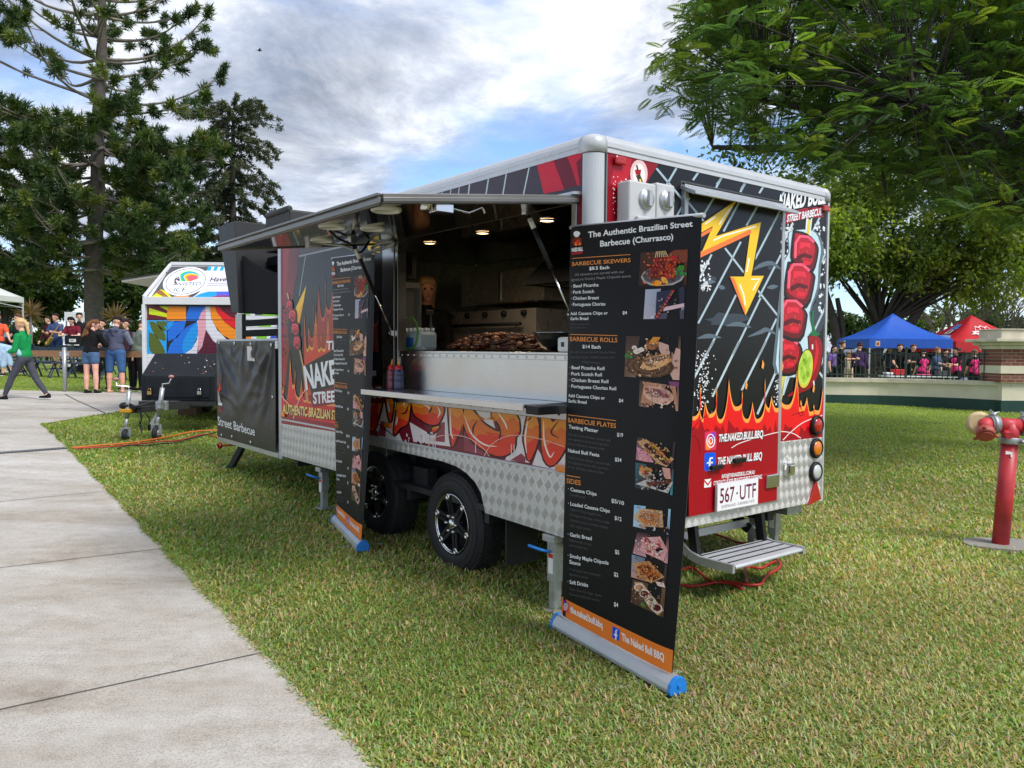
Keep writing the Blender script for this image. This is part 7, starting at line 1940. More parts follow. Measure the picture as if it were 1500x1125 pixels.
person('girl in black jumper and short denim shorts with long curly ponytail at the rail', place(134, 577), R(172), 1.66, skin=(232, 176, 156), top=((16, 16, 18), 'long'), bottom=(DENIM, 'hot'), hair=((112, 74, 48), 'curlypony'), arms=((35, 12, 60, 30), (35, 12, 60, 30)), lean=4, head=(14, -35), vox=.010, build=1.05, group=G1)
person('man in a grey blue hoodie and knee length denim shorts standing with his back turned', place(170, 576), R(180), 1.76, skin=(224, 168, 144), top=((78, 82, 104), 'hood', (120, 126, 142)), bottom=((62, 98, 146), 'shorts'), shoes=None, hair=((34, 30, 32), 'short'), arms=((30, 14, 60, 30), (30, 14, 60, 30)), lean=3, head=(14, 0), vox=.010, build=1.14, abd=5, group=G1)
person('woman in a grey green jumper and black trousers looking down, right of the hooded man', place(202, 573), R(150), 1.68, top=((104, 114, 104), 'long'), bottom=((22, 22, 24), 'leggings'), hair=((70, 50, 42), 'bun'), arms=((35, 10, 65, 30), (30, 10, 60, 30)), lean=6, head=(22, 10), vox=.010, group=G1)
person('person in black mostly hidden behind the painted trailer, one elbow showing', place(226, 573, 17.6), R(120), 1.7, top=((18, 18, 20), 'short'), arms=((10, 30, 90, 20), (10, 30, 90, 20)), vox=.012, group=G1)
person('dark haired person facing the rail between the ponytail girl and the hooded man', place(150, 570, 18.8), R(10), 1.66, top=((40, 42, 52), 'long'), hair=((40, 30, 28), 'long'), vox=.012, group=G1)
person('person in a dark cap behind the hooded man and the grey jumper woman', place(186, 570, 18.9), R(-10), 1.68, top=((60, 40, 56), 'long'), hair=((48, 30, 44), 'cap'), vox=.012, group=G1)
G2 = 'people of the band on the lawn'
sx = person('saxophone player in a blue shirt holding a golden saxophone', place(83, 537, 24.6), R(-8), 1.74, skin=(212, 158, 130), top=((58, 78, 120), 'short'), bottom=((40, 60, 110), 'shorts'), hair=((36, 28, 26), 'short'), arms=((28, 14, 70, 20), (20, 14, 80, 30)), vox=.012, group=G2)
person('woman in a maroon top looking down, right of the saxophone player', place(107, 537, 24.4), R(5), 1.68, skin=(232, 186, 166), top=((112, 26, 44), 'short'), bottom=((226, 220, 214), 'leggings'), hair=((30, 22, 24), 'long'), arms=((28, 14, 60, 20), (28, 14, 60, 20)), head=(24, 0), vox=.012, group=G2)
person('person in a black shirt behind the woman in maroon', place(117, 537, 26.2), R(30), 1.8, top=((20, 20, 22), 'short'), hair=((30, 24, 22), 'short'), vox=.013, group=G2)
person('person in a dark maroon jumper far behind the saxophone player', place(72, 537, 28.5), R(-20), 1.7, top=((70, 16, 34), 'long'), hair=((50, 40, 38), 'short'), vox=.013, group=G2)
person('person in a blue grey hoodie and black shorts bending forward at the left edge', place(10, 537, 22.6), R(-95), 1.74, top=((92, 112, 134), 'hood'), bottom=((18, 18, 20), 'shorts'), hair=((40, 34, 32), 'cap'), lean=38, arms=((10, 8, 20, 0), (10, 8, 20, 0)), shoes=(200, 200, 200), vox=.012, group=G2)
person('person in a dark green shirt standing behind the walking woman', place(29, 537, 22.8), R(-30), 1.68, top=((22, 52, 44), 'short'), bottom=((20, 20, 24), 'shorts'), hair=((96, 62, 44), 'long'), arms=((20, 16, 40, 0), (20, 16, 40, 0)), vox=.012, group=G2)
person('person in an orange shirt at the very left edge of the band', place(-3, 537, 21.6), R(20), 1.7, top=((226, 92, 60), 'short'), bottom=((40, 44, 60), 'shorts'), arms=((30, 20, 30, 0), (30, 20, 30, 0)), vox=.013, group=G2)
MT['brass'] = mat('golden_brass', (.62, .40, .10), .28, .9)
p = sx.location + Vector((.0, -.30, 0))
o = thing('saxophone', 'golden saxophone held by the player in the blue shirt', 'saxophone', p)
m = MB(); pts = curve_pts([(.34, .02, 1.36), (.30, -.02, 1.40), (.22, -.03, 1.30), (-.02, -.06, .96), (-.10, -.08, .84), (-.04, -.12, .80), (.06, -.14, .90), (.12, -.15, 1.02)], 6)
m.tube(pts, [.010 + .052 * (i / (len(pts) - 1)) ** 1.6 for i in range(len(pts))], 12); m.build('horn', MT['brass'], o)
m = MB(); m.tube([(.13, -.02, 1.22), (-.03, -.03, 1.0)], .012); m.build('key_rods', MT['brass'], o)
# --- chairs, music stand, instrument case, board
MT['chair'] = mat('navy_plastic', (.030, .050, .085), .45, var=(8, .15))
G3 = 'navy folding chairs of the band'
def make_chair(loc, rz, label):
    o = thing('folding_chair', label, 'chair', loc, rz, G3)
    m = MB()
    m.add([Vector(p) for p in [(-.21, -.2, .45), (.21, -.2, .45), (.21, .2, .42), (-.21, .2, .42), (-.21, -.2, .42), (.21, -.2, .42), (.21, .2, .39), (-.21, .2, .39)]], [(0, 1, 2, 3), (7, 6, 5, 4), (0, 4, 5, 1), (1, 5, 6, 2), (2, 6, 7, 3), (3, 7, 4, 0)]); m.build('seat', MT['chair'], o, bev=.01)
    m = MB()
    g = [[(-.22 + .44 * i / 6, .26 + .03 * math.sin(PI * i / 6) + .05 * j / 4, .58 + .26 * j / 4 - .02 * (2 * i / 6 - 1) ** 2 * (j == 4)) for i in range(7)] for j in range(5)]
    for e in (0, .02): m.add([(x, y + e, z) for r_ in g for x, y, z in r_], [(j * 7 + i, j * 7 + i + 1, (j + 1) * 7 + i + 1, (j + 1) * 7 + i) for j in range(4) for i in range(6)])
    m.build('backrest', MT['chair'], o, flipfix=False)
    for s in (-1, 1):
        m = MB(); m.bar((s * .23, .30, .82), (s * .23, -.30, .0), .022, .035); m.build('leg', MT['chair'], o)
        m = MB(); m.bar((s * .205, -.16, .44), (s * .205, .34, .0), .022, .035); m.build('leg', MT['chair'], o)
    return o
ch0 = None
rd = random.Random(6)
chs = [(x, 21.9) for x in (-6, 17, 40, 66, 92, 117, 142, 166, 190)] + [(x, 23.6) for x in (3, 24, 48, 101, 126, 150)]
for i, (x, Y) in enumerate(chs):
    p = place(x, 0, Y + rd.uniform(-.12, .12))
    row = 'front' if i < 9 else 'back'
    desc = {66: 'navy folding chair in the front row right behind the walking woman', 92: 'navy folding chair just left of the steel rail post', 117: 'navy folding chair right of the steel rail post, by the music stand'}
    lb = desc.get(x) if i < 9 else None
    lb = lb or ('navy folding chair of the front row behind the timber rail' if i < 9 else 'navy folding chair of the second row nearer the band')
    rz = R(rd.uniform(-14, 14)) + PI
    if ch0 is None: ch0 = make_chair(p, rz, lb)
    else:
        c = copy_tree(ch0); c.location = p; c.rotation_euler.z = rz; c['label'] = lb
p = place(107, 0, 23.2); z0 = p.z
o = thing('music_stand', 'black music stand with white emblem on its desk before the woman in maroon', 'music stand', p)
zc = at(107, 498, 23.2).z - z0
m = MB(); m.box(-.23, .23, -.012, .012, zc - .13, zc + .13, 0); D = Canvas(m, lambda u, v, e: Vector((u, -.012 - e, v)), m=1, base=.003)
D.quad(-.10, zc - .06, .10, zc + .03, srgb(226, 226, 226), 0); D.quad(-.07, zc - .03, .06, zc - .015, srgb(40, 40, 40), 1); D.quad(-.07, zc - .005, .03, zc + .008, srgb(40, 40, 40), 1)
m.build('desk', [MT['black'], MT['flat']], o)
m = MB(); m.tube([(0, .02, .02), (0, .02, zc - .05)], .014)
for k in range(3): a = k * 2.1; m.tube([(0, .02, .15), (.25 * math.cos(a), .02 + .25 * math.sin(a), .012)], .010)
m.build('pole', MT['dark'], o)
p = gnd(122, 547); p = Vector((p.x, p.y, float(terr(p.x, p.y))))
o = thing('instrument_case', 'long black instrument case behind the legs of the ponytail girl', 'case', p, R(4))
zc = at(122, 538, p.y).z - p.z
m = MB(); outl = [(-.52, -.06), (-.50, -.13), (-.2, -.14), (.3, -.15), (.5, -.13), (.56, .0), (.52, .12), (.34, .15), (.1, .10), (-.2, .03), (-.46, .0)]
q = curve_pts([(a, 0, b) for a, b in outl + [outl[0]]], 4)[:-1]
m.prism([(v.x, v.z) for v in q], -.13, .13, lambda u, v, e: Vector((u, e, zc + v))); m.build('shell', cmat((24, 24, 28)), o, bev=.02)
m = MB(); m.tube(curve_pts([(.1, 0, zc + .10), (.16, 0, zc + .16), (.24, 0, zc + .16), (.3, 0, zc + .12)], 5), .010); m.build('handle', MT['black'], o)
for s in (-1, 1):
    m = MB(); m.bar((s * .33, -.12, .0), (s * .33, .12, zc - .12), .03); m.bar((s * .33, .12, .0), (s * .33, -.12, zc - .12), .03); m.build('stand_leg', MT['dark'], o)
p = place(110, 0, 34); z1, z2 = at(110, 471, 34).z, at(110, 457, 34).z
o = thing('notice_board', 'white notice board among the shrubs left of the big tree trunk', 'sign', p)
m = MB(); m.box(-.42, .42, -.02, .02, z1 - p.z, z2 - p.z); m.build('board', MT['white'], o)
m = MB(); m.box(-.4, -.34, .0201, .06, 0, z2 - p.z); m.build('leg', MT['galv'], o); m = MB(); m.box(.34, .4, .0201, .06, 0, z2 - p.z); m.build('leg', MT['galv'], o)
# --- the woman inside the trailer
person('blonde woman with long straight hair and a black top standing inside the trailer', TP(1.12, 3.5, .495), R(4), 1.68, skin=(206, 150, 124), top=((16, 16, 18), 'long'), bottom=((18, 18, 20), 'pants'), hair=((176, 140, 96), 'long'), arms=((14, 10, 40, 20), (14, 10, 40, 20)), head=(4, 12), vox=.009)
# ================================================================== low wall, brick pier and railing on the right
MT['render_c'] = mat('cream_render', (.74, .68, .53), .75, var=(1.6, .10), bump=(30, .2, .004)); MT['render_cap'] = mat('weathered_cap', (.66, .60, .48), .8, var=(2.5, .22), bump=(25, .3, .006)); MT['green_base'] = mat('dark_green_paint', (.010, .050, .040), .55, var=(2, .25))
def brick_mat():
    m = mat('red_brick', (.2, .07, .05), .85); t = m.node_tree; b = t.nodes['Principled BSDF']
    co = t.nodes.new('ShaderNodeTexCoord'); mp = t.nodes.new('ShaderNodeMapping'); mp.inputs['Rotation'].default_value = (R(90), 0, 0); t.links.new(co.outputs['Object'], mp.inputs[0])
    k = t.nodes.new('ShaderNodeTexBrick'); k.inputs['Scale'].default_value = 1; k.inputs['Brick Width'].default_value = .23; k.inputs['Row Height'].default_value = .085; k.inputs['Mortar Size'].default_value = .008
    k.inputs['Color1'].default_value = (.18, .050, .035, 1); k.inputs['Color2'].default_value = (.27, .10, .07, 1); k.inputs['Mortar'].default_value = (.32, .27, .22, 1)
    t.links.new(mp.outputs[0], k.inputs[0]); t.links.new(k.outputs[0], b.inputs['Base Color']); return m
MT['brick'] = brick_mat()
wpts = [gnd(*q) for q in ((1205, 589.5), (1300, 593.5), (1400, 599), (1472, 603.5))]
d0 = (wpts[0] - wpts[1]).normalized()
line = [wpts[0] + d0 * 9 + Vector((0, 1.6, 0)), wpts[0] + d0 * 4 + Vector((0, .4, 0))] + wpts
d1 = Vector((.93, -.12, 0)).normalized(); line += [wpts[-1] + d1 * 1.2, wpts[-1] + d1 * 9 + Vector((0, -.6, 0))]
line = curve_pts([(p.x, p.y, 0) for p in line], 6)
zw = at(1300, 554.5, wpts[1].y).z
wo = thing('garden_wall', 'low curved cream wall with a dark green base at the edge of the lawn', 'wall', (0, 0, 0))
def sweep(z0, z1, t0, t1, nm, mt_, par):
    m = MB(); n = len(line); pr = []
    for i, p in enumerate(line):
        a = line[max(0, i - 1)]; b = line[min(n - 1, i + 1)]; d = (b - a).normalized(); nr = Vector((d.y, -d.x, 0))
        if nr.y > 0: nr = -nr
        pr.append([p + nr * t0 + Vector((0, 0, z0)), p + nr * t0 + Vector((0, 0, z1)), p + nr * t1 + Vector((0, 0, z1)), p + nr * t1 + Vector((0, 0, z0))])
    for a, b in zip(pr, pr[1:]):
        for k in range(4): m.face([a[k], a[(k + 1) % 4], b[(k + 1) % 4], b[k]], 0)
    m.face(pr[0]); m.face(pr[-1])
    return m.build(nm, mt_, par)
sweep(-.15, .30, .03, -.30, 'green_base', MT['green_base'], wo); sweep(.3005, zw - .11, .0, -.27, 'render', MT['render_c'], wo); sweep(zw - .1095, zw, .07, -.34, 'coping', MT['render_cap'], wo)
# railing standing on the wall
MT['rail_g'] = mat('dark_green_iron', (.020, .040, .033), .5)
ro = thing('iron_railing', 'dark green iron railing with diamond panels along the top of the cream wall', 'railing', (0, 0, 0))
zt2 = at(1300, 513, wpts[1].y).z
seg = []
acc = 0; pts = []
for a, b in zip(line, line[1:]):
    ln = (b - a).length; k = 0
    while acc + .13 * 0 <= ln:
        p = a + (b - a) * (acc / ln); pts.append((p, (b - a).normalized())); acc += .13
    acc -= ln
lim = wpts[-1].x - .2
m = MB(); bars = MB(); post = []
for i, (p, d) in enumerate(pts):
    if lim < p.x < lim + 1.25: continue
    n_ = Vector((0, .16, 0)); q = p + n_
    h = zt2 if i % 18 else zt2 + .08
    if i % 18 == 0: post.append(q)
    else: bars.bar(q + Vector((0, 0, zw)), q + Vector((0, 0, zt2 + (.0 if i % 2 else -.04))), .017)
    if i % 9 == 4:
        c = q + Vector((0, 0, zw + (zt2 - zw) * .55)); r_ = .20
        for s1, s2 in (((-1, 0), (0, 1)), ((0, 1), (1, 0)), ((1, 0), (0, -1)), ((0, -1), (-1, 0))):
            bars.bar(c + d * s1[0] * r_ * .7 + Vector((0, -.012, s1[1] * r_)), c + d * s2[0] * r_ * .7 + Vector((0, -.012, s2[1] * r_)), .016)
bars.build('bars', MT['rail_g'], ro)
for z in (zw + .10, zt2 - .09):
    for i in range(0, len(pts) - 1):
        p, d = pts[i]
        if lim < p.x < lim + 1.25: continue
        q2 = pts[i + 1][0]
        m.bar(p + Vector((0, .16, z)), q2 + Vector((0, .16, z)), .03, .03)
m.build('rails', MT['rail_g'], ro)
for q in post:
    m = MB(); m.bar(q + Vector((0, 0, zw)), q + Vector((0, 0, zt2 + .05)), .05); m.ball(q + Vector((0, 0, zt2 + .08)), .035, 8); m.build('post', MT['rail_g'], ro)
# brick pier with cream bands and a stepped cap
pc = at(1478, 560, wpts[-1].y + .25); pc.z = 0
po = thing('brick_pier', 'square red brick pier with cream bands and a stepped cream cap on the wall', 'pier', pc)
zz_ = lambda y: at(1478, y, wpts[-1].y).z
hw_ = (at(1496, 540, wpts[-1].y).x - at(1455, 540, wpts[-1].y).x) / 2 + .12
bx = lambda m, w_, z0, z1: m.box(-w_, w_, -w_ * .9, w_ * .9, z0, z1)
m = MB(); bx(m, hw_, zw - .02, zz_(547)); bx(m, hw_, zz_(535.6), zz_(511.5)); m.build('brickwork', MT['brick'], po)
m = MB(); bx(m, hw_ + .03, zz_(547) + .001, zz_(535.6) - .001); m.build('cream_band', MT['render_c'], po)
m = MB(); bx(m, hw_ + .06, zz_(511.5) + .001, zz_(506)); bx(m, hw_ + .16, zz_(506) + .001, zz_(501)); bx(m, hw_ + .30, zz_(501) + .001, zz_(496.5)); bx(m, hw_ + .06, zz_(496.5) + .001, zz_(483.5)); bx(m, hw_ + .1, zz_(483.5) + .001, zz_(482)); m.build('stepped_cap', MT['render_cap'], po, bev=.015)
m = MB(); bx(m, hw_ * .82, .3005, zw - .021); m.build('footing', MT['render_c'], po); m = MB(); bx(m, hw_ * .82 + .03, -.15, .30); m.build('green_base', MT['green_base'], po)
# --- people at the stalls behind the wall
G4 = 'people behind the railing'
BLKT = ((20, 20, 23), 'short'); PKV = (236, 56, 132)
for (px, Y, rz, lab, kw) in (
    (1232, 27.0, 70, 'tall person in black at the left end of the railing, seen from the side', dict(h=1.76, top=BLKT, arms=((35, 10, 60, 10), (35, 10, 60, 10)))),
    (1221, 28.0, 20, 'person in a pale purple top at the far left of the railing', dict(h=1.6, top=((120, 90, 160), 'short'), hair=((40, 30, 30), 'long'))),
    (1244, 28.6, 160, 'child in a cream dress left of the purple top behind the railing', dict(h=1.4, top=((206, 190, 160), 'short'), bottom=((200, 180, 150), 'shorts'), hair=((150, 110, 70), 'long'))),
    (1259, 27.2, 150, 'person in a dark purple top under the blue marquee near its front leg', dict(h=1.72, top=((74, 44, 96), 'long'), hair=((70, 40, 34), 'bun'))),
    (1303, 29.5, 10, 'person with curly blonde hair under the blue marquee', dict(h=1.66, top=((60, 66, 84), 'short'), hair=((206, 160, 90), 'afro'))),
    (1318, 28.2, -10, 'man in a black tee shirt facing the wall beside the curly blonde person', dict(h=1.74, top=BLKT, arms=((10, 14, 30, 0), (20, 12, 40, 20)))),
    (1337, 28.0, 12, 'bald bearded man in a black tee shirt gesturing under the blue marquee', dict(h=1.74, top=BLKT, hair=((90, 60, 50), 'short'), arms=((30, 14, 60, 30), (30, 14, 60, 30)))),
    (1353, 26.2, 178, 'person in a bright pink vest with its back turned, under the blue marquee', dict(h=1.58, top=BLKT, vest=PKV, hair=((30, 24, 24), 'short'))),
    (1372, 27.2, 40, 'woman in a blue denim shirt with her hair in a bun', dict(h=1.64, top=((66, 84, 112), 'long'), hair=((140, 96, 64), 'bun'), arms=((30, 10, 50, 30), (30, 10, 50, 30)))),
    (1384, 27.6, 20, 'woman in black right of the denim shirt woman', dict(h=1.6, top=BLKT, hair=((26, 20, 22), 'long'))),
    (1401, 26.4, -80, 'person in a pink vest seen from the side beside the marquee leg', dict(h=1.66, top=BLKT, vest=PKV, hair=((30, 24, 24), 'short'), arms=((30, 8, 70, 10), (30, 8, 70, 10)))),
    (1428, 26.3, 170, 'person in a pink vest with its back turned, in front of the black car', dict(h=1.6, top=BLKT, vest=PKV, hair=((110, 84, 60), 'short')))):
    person(lab, place(px, 0, Y), R(rz), vox=.015, group=G4, **kw)
# table with a red cooler and small things
p = place(1345, 0, 25.4)
o = thing('stall_table', 'white stall table behind the railing under the blue marquee', 'table', p)
m = MB(); m.box(-1.1, 1.1, -.35, .35, .70, .74); m.build('tabletop', MT['white'], o, bev=.008)
for x in (-1, 1):
    for y in (-.3, .3): m = MB(); m.box(x - .02, x + .02, y - .02, y + .02, 0, .6995); m.build('leg', MT['galv'], o)
zt3 = p.z + .741
for dx, w_, h_, c, lab in ((-.62, .18, .20, (190, 20, 30), 'red cooler box on the stall table'), (-.95, .10, .10, (220, 220, 224), 'small white carton left of the red cooler box'), (.2, .16, .05, (232, 90, 140), 'flat pink box on the stall table'), (.75, .14, .16, (60, 62, 66), 'dark crate on the right end of the stall table')):
    m = MB(); m.box(-w_, w_, -.14, .14, 0, h_ * .8, 0, srgb(*c)); m.box(-w_ - .01, w_ + .01, -.15, .15, h_ * .8 + .0005, h_, 0, srgb(*[min(255, int(k * 1.15)) for k in c]))
    tag(m.build('box', MT['flat'], None, (p.x + dx, p.y, zt3), bev=.01), lab, 'box')
# parked cars beyond
def car(px, Y, rz, col, lab, suv):
    p = place(px, 0, Y); o = thing('parked_car', lab, 'car', p, R(rz), 'cars parked behind the railing')
    mt_ = mat('car_paint', srgb(*col), .25, .0, coat=.7)
    h = 1.72 if suv else 1.45
    low = [(-2.2, .35), (-2.25, .75), (-2.1, .98), (-1.0, 1.05), (1.6, 1.05), (2.15, .95), (2.2, .4), (1.9, .3), (-1.9, .3)]
    m = MB(); q = curve_pts([(a, 0, b) for a, b in low + [low[0]]], 3)[:-1]; m.prism([(v.x, v.z) for v in q], -.86, .86, lambda u, v, e: Vector((u, e, v)))
    m.build('body', mt_, o, bev=.05)
    cab = [(-1.25, 1.0), (-.55, h - .05), (-.2, h), (1.2 if suv else .6, h), (1.75 if suv else 1.4, 1.0)]
    m = MB(); m.prism(cab, -.74, .74, lambda u, v, e: Vector((u, e, v))); m.build('cabin', mt_, o, bev=.04)
    m = MB(); sh = [((a - .1) * .90 + .1, 1.04 + (b - 1.0) * .82) for a, b in cab]
    for e in (-.755, .755): m.prism([(a, b) for a, b in sh], e - .006, e + .006, lambda u, v, e2: Vector((u, e2, v)))
    m.build('side_glass', MT['glass_dark'], o)
    m = MB(); m.add([Vector((-1.24, y, 1.06)) for y in (-.62, .62)] + [Vector((-.62, y, h - .1)) for y in (.58, -.58)], [(0, 1, 2, 3)]); m.v = [(x - .03, y, z + .02) for x, y, z in m.v]; m.build('windscreen', MT['glass_dark'], o)
    for x in (-1.4, 1.35):
        for y in (-.78, .78):
            w_ = thing('wheel', None, None); w_.parent = o
            m = MB(); m.lathe([(.2, -.1), (.31, -.1), (.33, -.07), (.33, .07), (.31, .1), (.2, .1)], (x, y, .33), 'y', 22); m.build('tyre', MT['rubber'], w_)
            m = MB(); m.lathe([(.001, -.105), (.19, -.108), (.2, -.09), (.2, .09), (.19, .108), (.001, .105)], (x, y, .33), 'y', 16); m.build('rim', MT['alu'], w_)
    for y in (-.6, .6):
        m = MB(); m.box(-2.27, -2.18, y - .16, y + .16, .70, .84); m.build('headlight', MT['clear_lens'], o, bev=.02)
        m = MB(); m.box(2.12, 2.22, y - .16, y + .16, .72, .88); m.build('tail_light', MT['red_lens'], o, bev=.02)
car(1268, 38, 200, (214, 216, 220), 'white car parked behind the blue marquee at its left', False)
car(1338, 37, 175, (176, 182, 188), 'silver grey car parked behind the middle of the blue marquee', True)
car(1440, 34, 182, (22, 24, 28), 'black four wheel drive parked behind the red marquee', True)
# bicycle leaning under the marquee
p = place(1294, 0, 27.6); o = thing('bicycle', 'dark bicycle standing under the left half of the blue marquee', 'bicycle', p, R(20))
for x in (-.5, .5):
    w_ = thing('wheel', None, None); w_.parent = o
    m = MB(); m.tube([(x + .33 * math.cos(a), 0, .33 + .33 * math.sin(a)) for a in [2 * PI * k / 26 for k in range(27)]], .018, 7, cap=False); m.build('tyre', MT['rubber'], w_)
    m = MB()
    for k in range(9): a = k * PI / 9; m.bar((x + .31 * math.cos(a), 0, .33 + .31 * math.sin(a)), (x - .31 * math.cos(a), 0, .33 - .31 * math.sin(a)), .005)
    m.build('spokes', MT['chrome'], w_)
m = MB()
for a, b in (((-.5, .33), (-.3, .78)), ((-.3, .78), (.15, .80)), ((-.27, .70), (.02, .3)), ((.02, .3), (.15, .80)), ((.02, .3), (.5, .33)), ((.5, .33), (.15, .78)), ((.15, .8), (.13, .9)), ((-.3, .78), (-.28, .98))): m.tube([(a[0], 0, a[1]), (b[0], 0, b[1])], .018, 8)
m.build('frame', MT['dark'], o)
m = MB(); m.box(.02, .26, -.06, .06, .90, .94); m.build('saddle', MT['black'], o, bev=.015); m = MB(); m.tube([(-.34, -.26, 1.0), (-.28, 0, .98), (-.34, .26, 1.0)], .014); m.build('handlebar', MT['black'], o)

# ================================================================== red fire hydrant on its concrete pad
hb_ = gnd(1465, 801); sc_ = 1157.25 / hb_.y
h_ = lambda px, py: at(px, py, hb_.y) - hb_
MT['red_paint'] = mat('weathered_red_paint', (.50, .034, .045), .48, var=(6, .32), rvar=.12); MT['pad'] = mat('pad_concrete', (.27, .25, .22), .85, var=(8, .2), bump=(60, .4, .005)); MT['cap_pink'] = mat('faded_red_cap', (.42, .085, .06), .55, var=(10, .2)); MT['tan'] = mat('tan_plastic', (.60, .46, .24), .5, var=(7, .1))
m = MB(); pts = []
rd = random.Random(5)
for k in range(26): a = 2 * PI * k / 26; q = 1 + rd.uniform(-.06, .06); pts.append((.31 * q * math.cos(a), .2 * q * math.sin(a)))
m.prism(pts, -.02, .016, lambda u, v, e: Vector((hb_.x + .03 + u, hb_.y + v, hb_.z + e + .012))); tag(m.build('concrete_pad', MT['pad'], None), 'rough oval concrete pad around the foot of the red hydrant', 'pad')
o = thing('fire_hydrant', 'weathered red fire hydrant post with grey clamps and capped twin outlets', 'hydrant', hb_)
tp_ = h_(1479, 650)
m = MB(); m.tube([(0, 0, .0), tp_], .060, 28); m.build('post', MT['red_paint'], o)
ax = (tp_ - Vector((0, 0, 0))).normalized()
m = MB(); m.tube([tp_ - ax * .0, tp_ + ax * .05], .078, 28); m.box(tp_.x + .05, tp_.x + .11, tp_.y - .03, tp_.y + .03, tp_.z + .0, tp_.z + .045); m.tube([tp_ + ax * .024 + Vector((.03, -.09, 0)), tp_ + ax * .024 + Vector((.1, -.06, 0))], .014, 8); m.build('clamp', MT['galv'], o, bev=.004)
hd = h_(1476, 624)
m = MB(); m.tube([tp_ + ax * .045, tp_ + ax * .075, hd + Vector((0, 0, .02))], [.058, .062, .058], 24); m.tube([hd + Vector((-.09, 0, .012)), hd + Vector((.10, 0, .0))], .055, 24); m.tube([h_(1470, 633) + Vector((0, -.0, 0)), h_(1468, 634) + Vector((-.02, -.12, -.01))], .026, 14); m.build('head', MT['red_paint'], o)
for s in (-1, 1):
    c = hd + Vector((s * .115 if s < 0 else .125, 0, .012 if s < 0 else 0))
    m = MB(); m.tube([c - Vector((.032, 0, 0)), c + Vector((.032, 0, 0))], .070, 24); m.tube([c - Vector((.018, 0, 0)), c + Vector((.018, 0, 0))], .076, 24); m.tube([c + Vector((0, -.03, .07)), c + Vector((.0, .04, .105))], .010, 8); m.tube([c + Vector((-.03, -.01, .075)), c + Vector((.04, -.01, .095))], .009, 8); m.build('clamp', MT['galv'], o)
    e0 = c + Vector((s * .03, 0, 0)); e1 = c + Vector((s * .07, -.02, .0)); e2 = c + Vector((s * .10, -.07, -.045)); e3 = c + Vector((s * .115, -.11, -.085))
    m = MB(); m.tube([e0, e1, e2], [.055, .054, .050], 20); m.build('outlet', MT['red_paint'], o)
    d = (e3 - e2).normalized(); m = MB(); m.tube([e2 - d * .005, e2 + d * .05], .064, 20); m.tube([e2 + d * .05, e2 + d * .062], .05, 16)
    for k in range(3): a = k * 2.1; u = d.orthogonal().normalized(); v = d.cross(u); q = e2 + d * .03 + (u * math.cos(a) + v * math.sin(a)) * .065; m.tube([q, q + (u * math.cos(a) + v * math.sin(a)) * .03], .012, 8)
    m.build('outlet_cap', MT['cap_pink'], o)
c = h_(1443, 622) + Vector((0, .08, 0)); m = MB(); u = Vector((-.35, -.9, .15)).normalized()
m.tube([c, c + u * .012, c + u * .03], [.095, .095, .07], 30); m.build('disc_cover', MT['tan'], o)
m = MB(); q = h_(1471, 665); st_ = Vector((0, -.0615, 0)); m.add([h_(1466, 659) + st_, h_(1476, 661) + st_, h_(1475.5, 668) + st_, h_(1473, 668) + st_, h_(1473, 664) + st_, h_(1466, 664) + st_], [(0, 1, 2, 3, 4, 5)], 0, srgb(232, 232, 232)); m.build('sticker', MT['flat'], o)
# ================================================================== trees
MT['leaf'] = leaf_mat('leaf', .5, .45); MT['needle'] = leaf_mat('needle_leaf', .55, .15)
MT['bark'] = mat('grey_bark', (.115, .10, .085), .9, var=(5, .35), bump=(14, .6, .03)); MT['bark_pale'] = mat('pale_bark', (.23, .20, .17), .9, var=(4, .25)); MT['bark_dark'] = mat('dark_bark', (.050, .042, .036), .9, var=(5, .3), bump=(12, .5, .03))
tr = np.random.default_rng(5)
def unit(v): return v / (np.linalg.norm(v, axis=-1, keepdims=True) + 1e-9)
class Leaves:
    def __init__(s): s.p, s.d, s.n, s.l, s.w, s.c = [], [], [], [], [], []
    def add(s, P, D, Nn, Ln, W, C):
        n = len(P); f = lambda x, k: np.broadcast_to(np.asarray(x, float), (n, k) if k else (n,))
        s.p.append(f(P, 3)); s.d.append(f(D, 3)); s.n.append(f(Nn, 3)); s.l.append(f(Ln, 0)); s.w.append(f(W, 0)); s.c.append(f(C, 3))
    def build(s, name, parent, mt_):
        P, D, Nn, Ln, W, C = (np.concatenate(a) for a in (s.p, s.d, s.n, s.l, s.w, s.c))
        D = unit(D); S_ = unit(np.cross(D, Nn)); U = np.cross(S_, D)
        a = P; b = P + D * (Ln * .45)[:, None] + S_ * (W / 2)[:, None] + U * (Ln * .03)[:, None]; c = P + D * Ln[:, None]; d = P + D * (Ln * .45)[:, None] - S_ * (W / 2)[:, None] + U * (Ln * .03)[:, None]
        V = np.stack([a, b, c, d], 1).reshape(-1, 3)
        o = poly_mesh(name, V, np.arange(len(V)).reshape(-1, 4), np.clip(C, 0, 1), mt_); o.parent = parent
        return o
def tuft(lv, c, axis, n, ln, wd, spread, col):
    """spiky tuft of narrow leaves round a short axis"""
    c = np.array(c); axis = np.array(axis)
    t = tr.uniform(-.5, 1, n)
    d = unit(tr.normal(0, 1, (n, 3)) * spread + axis * 1.0)
    P = c + axis * (t * ln * .8)[:, None] + tr.normal(0, .03, (n, 3))
    lv.add(P, d, tr.normal(0, 1, (n, 3)), ln * tr.uniform(.6, 1.15, n), wd, np.array(col) * tr.uniform(.65, 1.4, (n, 1)))
def tree_root(name, label, p, group=None): return thing(name, label, 'tree', p, 0, group)
